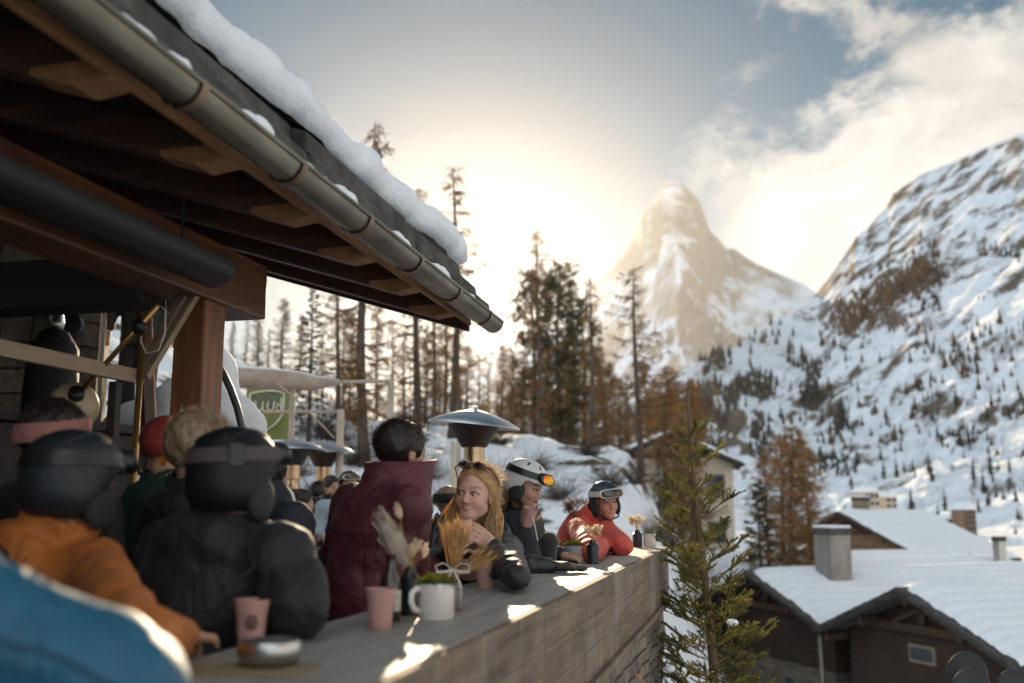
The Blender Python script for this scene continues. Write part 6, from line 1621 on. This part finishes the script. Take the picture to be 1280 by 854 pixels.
# tall stand-up collar with an open front
mb = MB(); n = 40; P = []; nk = Hd + Vector((0, -.03, -.125))
for ring, (r, z, o_) in enumerate(((.140, -.06, 0), (.132, -.01, 0), (.124, .045, 0), (.126, .085, 0), (.118, .088, 0), (.112, .045, 0), (.118, -.01, 0))):
    for i in range(n):
        a = R(122) + R(296)*i/(n-1); fl = max(0, 1 - min(i, n-1-i)/9.0)      # the ends flare outwards at the front
        rr = r*(1 + .42*fl*(z + .05)/.17*(1 if i > n/2 else .45)); zz = z - .012*math.cos(a - math.pi*1.5)*0
        P.append(nk + Vector((math.cos(a)*rr*.98, math.sin(a)*rr*1.02, zz + .018*fl)))
mb.grid(P, n, 7); mb.build('collar', Mj_maroon, man, smooth=True)
Mj_dark = cloth('charcoal_jacket', (.020, .018, .019), (.012, .011, .012), .5)
hd = at(594, 618, 4.45); lc = Vector((-.17, 4.84, 0))
M_wpink = M_pink
cupw = at(585, 664, 4.25)
wom, Hd, Mh, bd, jk, L = person('blonde woman in a charcoal jacket, sunglasses on her head, holding a pink cup', lc, (-.56, -.83), hd, [at(634, 688, 4.60), at(560, 668, 4.78)],
    [atz(646, 722, 1.16), at(548, 706, 4.50)], [at(616, 685, 4.34), at(565, 685, 4.34)], hpitch=.03, hyaw=.22, hroll=-.10, eyesq=2.05, gaze=.0035, slv=.86, jacket=Mj_dark, skin=(.60, .36, .265), h=.0042, hj=.008, bulk=.87, collar=.05, hood=True, female=True,
    hand_d=[cupw + Vector((.02, -.03, .01)) - at(616, 685, 4.34), cupw + Vector((-.04, .0, -.02)) - at(573, 668, 4.33)], hand_n=[(-.5, .75, .1), (.55, -.2, .3)], curls=(.62, .62), lips=(.46, .17, .15), brows=(.22, .12, .06), eyes=(.05, .05, .05), smile=.5, seed=5, waist=(0, -.02, .90), hem=.74)
c = tumbler(cupw - Vector((0, 0, .052)), 'pink tumbler held to her chin by the blonde woman', 0, False, group=None, sc=.95); c.rotation_euler = (.12, -.25, 0)
# long blonde hair: a base mass and some hundred locks
q = SDF((-.17, -.19, -.36), (.17, .15, .17), .007)
q.ell((0, -.018, .038), (.090, .112, .096), None, 0).half((0, .050, .05), (0, 1, -.62)).cone((.055, -.055, .0), (.075, -.045, -.24), .050, .035, .04).cone((-.05, -.06, .0), (-.06, -.075, -.22), .048, .03, .04).cone((0, -.09, .0), (0, -.09, -.22), .055, .04, .04)
for s in (-1, 1): q.ell((s*.072, .055, -.03), (.035, .05, .07), None, .01, 'sub')
q.wob(.005, 60, 3, (1, 1, .25)); base_h = hchild('hair', q, M_hair_blond, wom, Hd, Mh)
rng = random.Random(9); mb = MB()
for i in range(560):
    a = rng.uniform(-2.75, 2.75); part = rng.uniform(-.9, 1.1)
    u_ = Vector((math.sin(a), -math.cos(a)*.95 + .0, 0)); 
    p0 = Vector((.02*part + .01, .045 - rng.random()*.12, .133 - rng.random()*.006)); sidev = 1 if u_.x > 0 else -1
    top = Vector((u_.x*.088, -.018 + u_.y*.108*(1 if u_.y < 0 else .62), .075 + rng.uniform(-.02, .02)))
    if u_.y > .1: top.y = min(top.y, .052); 
    mid = Vector((u_.x*rng.uniform(.088, .102), -.03 + u_.y*rng.uniform(.09, .112)*(1 if u_.y < 0 else .25), rng.uniform(-.04, .0)))
    if u_.y > 0: mid.y = min(mid.y, -.005); mid.x = sidev*rng.uniform(.086, .10)
    ln = rng.uniform(.16, .29); end = mid + Vector((rng.gauss(.012, .022) + u_.x*rng.uniform(-.01, .03), rng.gauss(.01, .02), -ln)); wv = Vector((rng.gauss(0, .014), rng.gauss(0, .012), 0))
    pts = []
    for k in range(9):
        s_ = k/8
        if s_ < .35: b = p0.lerp(top, s_/.35); b.z += .022*math.sin(math.pi*s_/.35)
        elif s_ < .6: b = top.lerp(mid, (s_-.35)/.25)
        else: b = mid.lerp(end, (s_-.6)/.4) + wv*math.sin((s_-.6)/.4*3.4)
        pts.append(b)
    r = rng.uniform(.0012, .0036); mb.tube(pts, [r*.6, r, r, r, r, r*1.05, r, r*.7, r*.2], 4, cap=False)
for i in range(1500):                                    # stray hairs that catch the light
    a = rng.uniform(0, 6.28); z = rng.uniform(-.26, .135); bk = (.3 if math.cos(a) > 0 else 1)
    rr = .094 if z < .06 else .094*math.sqrt(max(.05, 1 - ((z-.06)/.085)**2))
    p = Vector((math.sin(a)*rr*1.04, -.02 + math.cos(a)*rr*1.12*bk, z)); 
    if p.y > .0 and z < .085: continue
    o_ = Vector((math.sin(a), math.cos(a), .25 if z > .06 else 0)); d = (Vector((rng.gauss(0, .3), rng.gauss(-.15, .3), -1 if z < .07 else rng.gauss(0, .6))) + o_*rng.uniform(.1, .55)).normalized()
    L_ = rng.uniform(.02, .06); w_ = d.cross(o_).normalized()*.0007; m_ = p + d*L_*.5 + o_*rng.uniform(.0, .008); mb.add([p - w_, p + w_, m_ + w_, m_ - w_], [(0, 1, 2, 3)]); e = p + d*L_ + o_*rng.uniform(-.004, .014); mb.add([m_ - w_, m_ + w_, e], [(0, 1, 2)])
lk_ = mb.build('hair_locks', M_hair_blond, base_h, smooth=True)
sg = MB(); M_sung = pmat('dark_red_frames', (.10, .01, .02), .2, (.05, .006, .01), 5, coat=.5)
for s in (-1, 1):
    sg.tube([(s*(.035 + .028*math.cos(a)), .070 + .02*math.sin(a) , .128 + .017*math.sin(a)*.8 - .012*abs(math.cos(a))) for a in np.linspace(0, 6.283, 18)], .0028, 6); sg.tube([(s*.062, .07, .122), (s*.091, .045, .108), (s*.101, -.02, .06), (s*.098, -.045, .04)], .0028, 6)
sg.tube([(-.008, .074, .130), (.008, .074, .130)], .0028, 6)
so_ = hmb('sunglasses', sg, M_sung, wom, Hd, Mh)
sl = MB()
for s in (-1, 1): sl.lathe([(0, .0006), (.026, .0), (.026, -.0006), (0, -.0006)], 18, (s*.035, .0705, .126), ax=Euler((R(-38), 0, 0)).to_matrix() @ Matrix.Diagonal((1, .8, 1)))
sl.build('lens', pmat('dark_lens', (.03, .008, .012), .08), so_, smooth=True)
add_tubes(wom, 'zipper', M_steel, [([at(640, 702, 4.43), at(645, 712, 4.46)], .0022)], L)

# ================= helmeted pair further along the counter
M_whelm = pmat('white_helmet_shell', (.68, .66, .64), .3, (.60, .58, .56), 5, coat=.4); M_ir = NT('orange_mirror_lens')
M_ir.base(M_ir.ramp(M_ir.noise(M_ir.coord(), 14, 3).outputs['Fac'], [(.35, (.75, .10, .02)), (.5, (.85, .38, .03)), (.65, (.35, .42, .03))])); M_ir.b.inputs['Metallic'].default_value = .75; M_ir.b.inputs['Roughness'].default_value = .15; M_ir = M_ir.m
M_blk = pmat('black_plastic', (.014, .014, .015), .35); M_lensd = pmat('dark_mirror_lens', (.10, .085, .07), .12, (.05, .045, .04), 6, metal=.5)
hd = at(657, 606, 5.9); lc = Vector((-.01, 6.10, 0)); wr = at(657, 662, 5.74); cp4 = at(658, 647, 5.72)
p4, Hd, Mh, bd, jk, L = person('person in a white ski helmet with orange mirrored goggles, drinking from a pink cup', lc, (.93, -.36), hd, [at(661, 650, 6.25), at(644, 655, 5.86)],
    [at(676, 694, 6.15), at(661, 697, 5.62)], [at(700, 694, 5.9), wr], hpitch=-.42, hyaw=0.0, jacket=cloth('navy_black_jacket', (.018, .020, .028)), skin=(.50, .28, .20), h=.0065, hj=.011, hand_d=[(.75, -.45, -.12), (.12, .12, 1)], hand_n=[(0, 0, -1), (.5, .8, .2)], curls=(.35, .7), seed=8, collar=.06, female=True)
helmet(p4, Hd, Mh, M_whelm, .0065); goggles(p4, Hd, Mh, M_blk, M_ir, M_blk, .40, .22)
mb = MB()
for i in range(90):
    a = rng.uniform(1.7, 4.6); p = Vector((math.sin(a)*.08, math.cos(a)*.09 - .02, -.05)); e = p + Vector((rng.gauss(0, .015), rng.gauss(-.01, .02), -rng.uniform(.06, .15))); mb.tube([p, p.lerp(e, .5) + Vector((rng.gauss(0, .01), -.008, 0)), e], [.003, .003, .001], 4)
hmb('hair', mb, M_hair_ash, p4, Hd, Mh)
add_tubes(p4, 'white_zip_trim', M_white, [([at(663, 640, 5.70), at(668, 655, 5.64), at(672, 676, 5.6)], .004)], L)
c = tumbler(cp4 - Vector((0, 0, .05)), 'pink tumbler raised to the mouth of the person in the white helmet', 0, False, group=None); c.rotation_euler = (.2, .25, 0)
Mj_coral = cloth('coral_jacket', (.62, .085, .055), (.46, .055, .04), .6)
hd = at(757, 627, 7.3); lc = Vector((.50, 7.62, 0))
p5, Hd, Mh, bd, jk, L = person('smiling person in a coral jacket and navy helmet with white goggles, leaning over the counter', lc, (.42, -.91), hd, [at(752, 660, 7.38), at(722, 658, 7.45)],
    [atz(778, 683, 1.16), atz(738, 690, 1.16)], [at(770, 677, 7.12), at(757, 680, 7.02)], hpitch=-.12, hyaw=-.1, hroll=.12, jacket=Mj_coral, skin=(.52, .27, .19), h=.0065, hj=.010, bulk=1.08, collar=.06, hood=True, smile=1.0, female=True,
    hand_n=[(-.8, -.1, -.1), (.8, .1, -.1)], hand_d=[(-.55, -.35, .25), (.6, -.2, .15)], curls=(1.0, 1.0), seed=11)
M_navy = pmat('navy_helmet_shell', (.022, .028, .045), .4, (.016, .02, .035), 5); M_wf = pmat('white_frame', (.66, .63, .58), .4)
helmet(p5, Hd, Mh, M_navy, .0065); goggles(p5, Hd, Mh, M_wf, M_lensd, M_wf, .30, .16)
fr = MB(); M_fur = leafmat('brown_fur', (.20, .12, .07), (.09, .055, .035), .45, .8)
nk = (L(at(752, 660, 7.38)) + L(at(722, 658, 7.45)))/2 + Vector((0, -.02, .09))
for i in range(1500):
    a = rng.uniform(R(150), R(390)); c_ = nk + Vector((math.cos(a)*.145, math.sin(a)*.12, .035 - .05*math.sin(a))) + Vector((rng.gauss(0, .018), rng.gauss(0, .018), rng.gauss(0, .018))); needle_tuft(fr, c_, Vector((math.cos(a), math.sin(a), .5)), .035, 1, .003, rng, 1.0)
fr.build('fur_collar', M_fur, p5)

# ================= people close to the camera, under the eaves
M_bhelm = pmat('black_helmet_shell', (.010, .011, .012), .5, (.006, .007, .008), 5, spec=.3); M_ghelm = pmat('grey_black_helmet', (.022, .026, .030), .45, (.013, .015, .018), 5, spec=.35)
M_strap = cloth('dusky_goggle_strap', (.075, .055, .06), (.05, .036, .04)); Mj_black = cloth('black_shell_jacket', (.010, .010, .011), (.006, .006, .007), .65)
hd = at(296, 602, 2.7); lc = Vector((-.84, 2.76, 0))
p6, Hd, Mh, bd, jk, L = person('person in black jacket and black ski helmet with goggle strap, seen from behind', lc, (.36, .93), hd, [at(210, 690, 2.86), at(352, 697, 2.62)],
    [at(196, 770, 2.7), at(372, 760, 2.55)], [at(250, 790, 2.95), at(330, 788, 2.85)], hpitch=.02, hyaw=-.12, jacket=Mj_black, skin=(.45, .26, .18), h=.011, hj=.009, bulk=1.12, collar=.06, hood=True, seed=14, hands=(False, False), folds=.008)
sa_, sb_ = at(210, 690, 2.86), at(352, 697, 2.62); kc = (sa_ + sb_)/2; kx = (sb_ - sa_).normalized(); kb = Vector((-.36, -.93, 0)); M_tape = pmat('black_tape', (.03, .03, .032), .4)
seam(p6, jk, 'yoke_seam', M_tape, [kc - kx*.3 + kb*.2 - LZ*.10, kc + kb*.3 - LZ*.13, kc + kx*.3 + kb*.2 - LZ*.10], .0022, L)
seam(p6, jk, 'centre_seam', M_seam, [kc + kb*.3 - LZ*.13, kc + kb*.3 - LZ*.6], .002, L)
for sg_ in (-1, 1): seam(p6, jk, 'armhole_seam', M_tape, [kc + kx*.17*sg_ + LZ*.12, kc + kx*.19*sg_ + kb*.2 - LZ*.05, kc + kx*.16*sg_ + kb*.2 - LZ*.22], .0022, L)
he = helmet(p6, Hd, Mh, M_bhelm, .008); goggles(p6, Hd, Mh, M_blk, M_lensd, M_strap, .36, .24)
mb = MB(); pq = shell_pt(-2.2, .24, 1.06); mb.box((0, 0, 0), (.035, .012, .055)); b_ = hmb('strap_clip', mb, M_blk, p6, Hd, Mh, False)
b_.location = Hd + Mh @ shell_pt(2.25, .24, 1.06); b_.rotation_euler = (Mh @ Matrix.Rotation(-2.25, 3, 'Z')).to_euler()
rng = random.Random(31)
Mj_orange = cloth('orange_jacket', (.52, .155, .022), (.36, .095, .014), .6)
hd = at(94, 610, 2.55); lc = Vector((-1.24, 2.42, 0))
el_o = atz(238, 806, 1.165); 
p7, Hd, Mh, bd, jk, L = person('person in an orange jacket and dark grey ski helmet, forearm resting on the near counter', lc, (.62, .78), hd, [at(20, 696, 2.70), at(122, 716, 2.46)],
    [at(40, 800, 2.6), atz(176, 812, 1.165)], [at(120, 800, 2.8), atz(226, 796, 1.15)], hpitch=-.06, hyaw=.32, jacket=Mj_orange, skin=(.48, .26, .17), h=.008, hj=.009, bulk=.92, collar=.07, hood=True, seed=17, hand_n=[(0, 0, -1), (0, .3, -1)], hand_d=[None, (-.2, .8, -.1)], curls=(.5, .5), folds=.008)
oc = (at(35, 690, 2.66) + at(138, 712, 2.42))/2; ox = (at(138, 712, 2.42) - at(35, 690, 2.66)).normalized(); ob = Vector((-.62, -.78, 0))
seam(p7, jk, 'shoulder_strap', Mj_black, [oc - ox*.16 + ob*.12 + LZ*.08, oc + ox*.0 + ob*.2 + LZ*.03, oc + ox*.10 + ob*.15 - LZ*.02], .016, L)
seam(p7, jk, 'yoke_seam', pmat('orange_seam', (.22, .06, .012), .8), [oc - ox*.2 + ob*.2 - LZ*.12, oc + ob*.3 - LZ*.14, oc + ox*.2 + ob*.15 - LZ*.1], .003, L)
helmet(p7, Hd, Mh, M_ghelm, .008, vents=True); goggles(p7, Hd, Mh, M_blk, M_lensd, M_blk, .36, .2)
Mj_blue = cloth('bright_blue_jacket', (.010, .115, .20), (.007, .07, .13), .55)
lc = Vector((-1.02, 1.42, 0)); hd = Vector((-.97, 1.50, 1.50))
p8, Hd, Mh, bd, jk, L = person('person in a bright blue jacket at the near left corner, arm on the counter', lc, (.80, .58), hd, [Vector((-1.08, 1.66, 1.42)), Vector((-.79, 1.37, 1.305))],
    [Vector((-1.05, 1.9, 1.15)), Vector((-.535, 1.42, 1.185))], [Vector((-.80, 2.0, 1.16)), Vector((-.56, 1.60, 1.155))], jacket=Mj_blue, h=.012, hj=.008, bulk=1.2, hood=True, collar=.07, seed=21, hands=(False, True), folds=.006)
short_hair(p8, Hd, Mh, M_hair_dark, 5)
M_bseam = pmat('blue_seam', (.004, .05, .09), .7)
e0, e1, e2 = Vector((-.80, 1.36, 1.285)), Vector((-.535, 1.42, 1.185)), Vector((-.56, 1.60, 1.155))
seam(p8, jk, 'sleeve_seam', M_bseam, [e0 + Vector((-.1, -.12, .1)), e0.lerp(e1, .5) + Vector((.02, -.15, .05)), e1 + Vector((.05, -.12, .02))], .003, L)
seam(p8, jk, 'armhole_seam', M_bseam, [e0 + Vector((.03, .15, .1)), e0 + Vector((.06, -.02, .16)), e0 + Vector((.04, -.2, .0))], .003, L)
hd = at(247, 566, 3.25); lc = Vector((-1.08, 3.30, 0))
p9, Hd, Mh, bd, jk, L = person('person with tousled ash blond hair and orange ear clip between the two helmets', lc, (.25, .97), hd, [at(205, 650, 3.35), at(290, 655, 3.2)], [at(190, 740, 3.3), at(300, 740, 3.2)], [at(215, 780, 3.5), at(290, 780, 3.5)], jacket=Mj_black, h=.010, hj=.012, skin=(.5, .3, .22), seed=23, hands=(False, False), hyaw=.1)
short_hair(p9, Hd, Mh, M_hair_ash, 8, .018, .008, .034, -.075, 4200, comb=(.25, .75, -.15))
mb = MB(); mb.box((0, 0, 0), (.018, .012, .05), (0, .5, 0)); e_ = hmb('ear_clip', mb, pmat('orange_clip', (.75, .22, .02), .5), p9, Hd, Mh, False); e_.location = Hd + Mh @ Vector((-.098, -.03, -.02))
hd = at(212, 566, 3.75); lc = Vector((-1.32, 3.78, 0))
p10, Hd, Mh, bd, jk, L = person('person in a dark green hooded jacket and red cap behind the blond head', lc, (.4, .9), hd, [at(180, 640, 3.85), at(250, 640, 3.7)], [at(176, 720, 3.8), at(255, 720, 3.7)], [at(195, 760, 4.0), at(245, 760, 3.95)], jacket=cloth('forest_green_jacket', (.012, .045, .025), (.008, .028, .017)), h=.012, hj=.012, seed=25, hands=(False, False), collar=.08, bulk=1.12)
q = SDF((-.14, -.16, -.08), (.14, .16, .17), .009); q.ell((0, -.014, .045), (.092, .112, .095), None, 0).half((0, 0, .0), (0, .25, -1)); hchild('cap', q, cloth('red_cap', (.26, .025, .02)), p10, Hd, Mh)
hd = at(70, 552, 3.2); lc = Vector((-1.55, 3.2, 0))
p11, Hd, Mh, bd, jk, L = person('person with dark hair and a dusky pink headband behind the orange jacket', lc, (.5, .86), hd, [at(25, 640, 3.3), at(120, 645, 3.1)], [at(20, 730, 3.2), at(130, 730, 3.1)], [at(50, 770, 3.4), at(110, 770, 3.4)], jacket=Mj_black, h=.012, hj=.013, seed=27, hands=(False, False))
short_hair(p11, Hd, Mh, M_hair_dark, 12, .016, .006, .014)
mb = MB(); P = []
for i in range(41):
    a = 2*math.pi*i/40
    for k, z in ((1.02, .0), (1.07, .012), (1.07, .048), (1.02, .06)): P.append((math.sin(a)*.095*k, -.016 + math.cos(a)*.116*k, z + .018*math.cos(a) + .005))
mb.grid(P, 4, 41); hmb('headband', mb, cloth('dusky_pink_knit', (.42, .17, .15)), p11, Hd, Mh)
hd = at(328, 602, 3.75); lc = Vector((-.90, 3.78, 0)); Mj_dn = cloth('dark_navy_jacket', (.016, .020, .032)); M_strip = cloth('white_stripe', (.55, .57, .62))
p12, Hd, Mh, bd, jk, L = person('person in a dark navy jacket with white and blue stripes beside the black helmet', lc, (.6, .8), hd, [at(312, 660, 3.9), at(364, 655, 3.62)], [at(330, 745, 3.9), at(371, 735, 3.52)], [at(350, 770, 4.05), at(366, 780, 3.75)], jacket=Mj_dn, h=.012, hj=.010, seed=29, hands=(False, False), bulk=.98)
short_hair(p12, Hd, Mh, M_hair_dark, 15)
add_tubes(p12, 'sleeve_stripe', M_strip, [([at(358, 655, 3.545), at(354, 680, 3.53), at(353, 700, 3.53)], .010, .4), ([at(366, 656, 3.535), at(363, 680, 3.52), at(362, 700, 3.51)], .009, .4), ([at(376, 640, 3.58), at(381, 670, 3.545), at(380, 720, 3.50)], .006, .5)], L)

# ================= crowd at the back of the terrace
CG = 'guests at the back of the terrace'
hd = at(437, 606, 10.4); lc = hd + Vector((-.05, .10, 0)); lc.z = 0
p13, Hd, Mh, bd, jk, L = person('guest in a dark helmet with pale goggles and ice-blue jacket beside the maroon jacket', lc, (.35, -.93), hd, [hd + Vector((.10, .12, -.22)), hd + Vector((-.26, -.0, -.23))], [hd + Vector((.12, .0, -.48)), hd + Vector((-.32, -.06, -.50))], [hd + Vector((.05, -.2, -.5)), hd + Vector((-.22, -.25, -.52))], jacket=cloth('ice_blue_jacket', (.42, .50, .58)), h=.009, hj=.013, seed=33, group=CG)
helmet(p13, Hd, Mh, M_bhelm, .009); goggles(p13, Hd, Mh, M_wf, M_lensd, M_blk, .33, .18)
def guest(label, x, y, Y, face, jm, hair, seed, **kw):
    hd = at(x, y, Y); f = Vector((face[0], face[1], 0)).normalized(); r_ = Vector((f.y, -f.x, 0)); lc = hd - f*.05; lc.z = 0
    a = person(label, lc, face, hd, [hd - r_*.18 - f*.03 + Vector((0, 0, -.22)), hd + r_*.18 - f*.03 + Vector((0, 0, -.22))], [hd - r_*.25 - f*.05 + Vector((0, 0, -.48)), hd + r_*.25 - f*.05 + Vector((0, 0, -.48))],
               [hd - r_*.16 + f*.17 + Vector((0, 0, -.5)), hd + r_*.16 + f*.17 + Vector((0, 0, -.5))], jacket=jm, h=.010, hj=.014, seed=seed, group=CG, **kw)
    if hair is not None: short_hair(a[0], a[1], a[2], hair, seed, n=700)
    return a
guest('dark haired bareheaded guest left of the helmeted guest, dark jacket', 415, 610, 10.9, (.6, -.6), Mj_black, M_hair_dark, 41)
guest('guest in black seen from behind in front of the middle heater pole', 397, 616, 12.0, (.1, 1), Mj_black, M_hair_dark, 42)
guest('dark haired guest with a red scarf left of the middle heater', 379, 629, 10.0, (.8, .3), cloth('wine_red_jacket', (.16, .02, .03)), M_hair_dark, 43)
a = guest('guest in a black headband and brown fur hood between the couple', 562, 632, 7.2, (.5, -.8), Mj_black, M_hair_ash, 44)
mb = MB(); P = []
for i in range(41):
    an = 2*math.pi*i/40
    for k, z in ((1.02, .02), (1.1, .03), (1.1, .075), (1.02, .085)): P.append((math.sin(an)*.098*k, -.016 + math.cos(an)*.12*k, z))
mb.grid(P, 4, 41); hmb('headband', mb, M_lining, a[0], a[1], a[2])
fr = MB()
for i in range(1300):
    an = rng.uniform(0, 6.28); c_ = a[1] + Vector((math.cos(an)*.14, math.sin(an)*.13, -.13)) + Vector((rng.gauss(0, .02), rng.gauss(0, .02), rng.gauss(0, .02))); needle_tuft(fr, c_, Vector((math.cos(an), math.sin(an), .5)), .04, 1, .004, rng, 1.0)
fr.build('fur_collar', M_fur, a[0])
# standing on the upper terrace
hd = Vector((-3.15, 8.4, 3.68)); lc = Vector((-3.18, 8.4, 0))
p20, Hd, Mh, bd, jk, L = person('person in an olive black jacket standing on the upper terrace behind the brass lamp', lc, (-.2, -.97), hd, [hd + Vector((.19, .03, -.21)), hd + Vector((-.19, .03, -.21))], [hd + Vector((.27, .04, -.50)), hd + Vector((-.28, .04, -.50))], [hd + Vector((.27, -.08, -.76)), hd + Vector((-.28, -.08, -.76))],
    jacket=cloth('olive_black_jacket', (.028, .03, .022)), h=.012, hj=.013, seed=51, base_z=2.0, bulk=1.1, hem=.78)
short_hair(p20, Hd, Mh, M_hair_dark, 19)
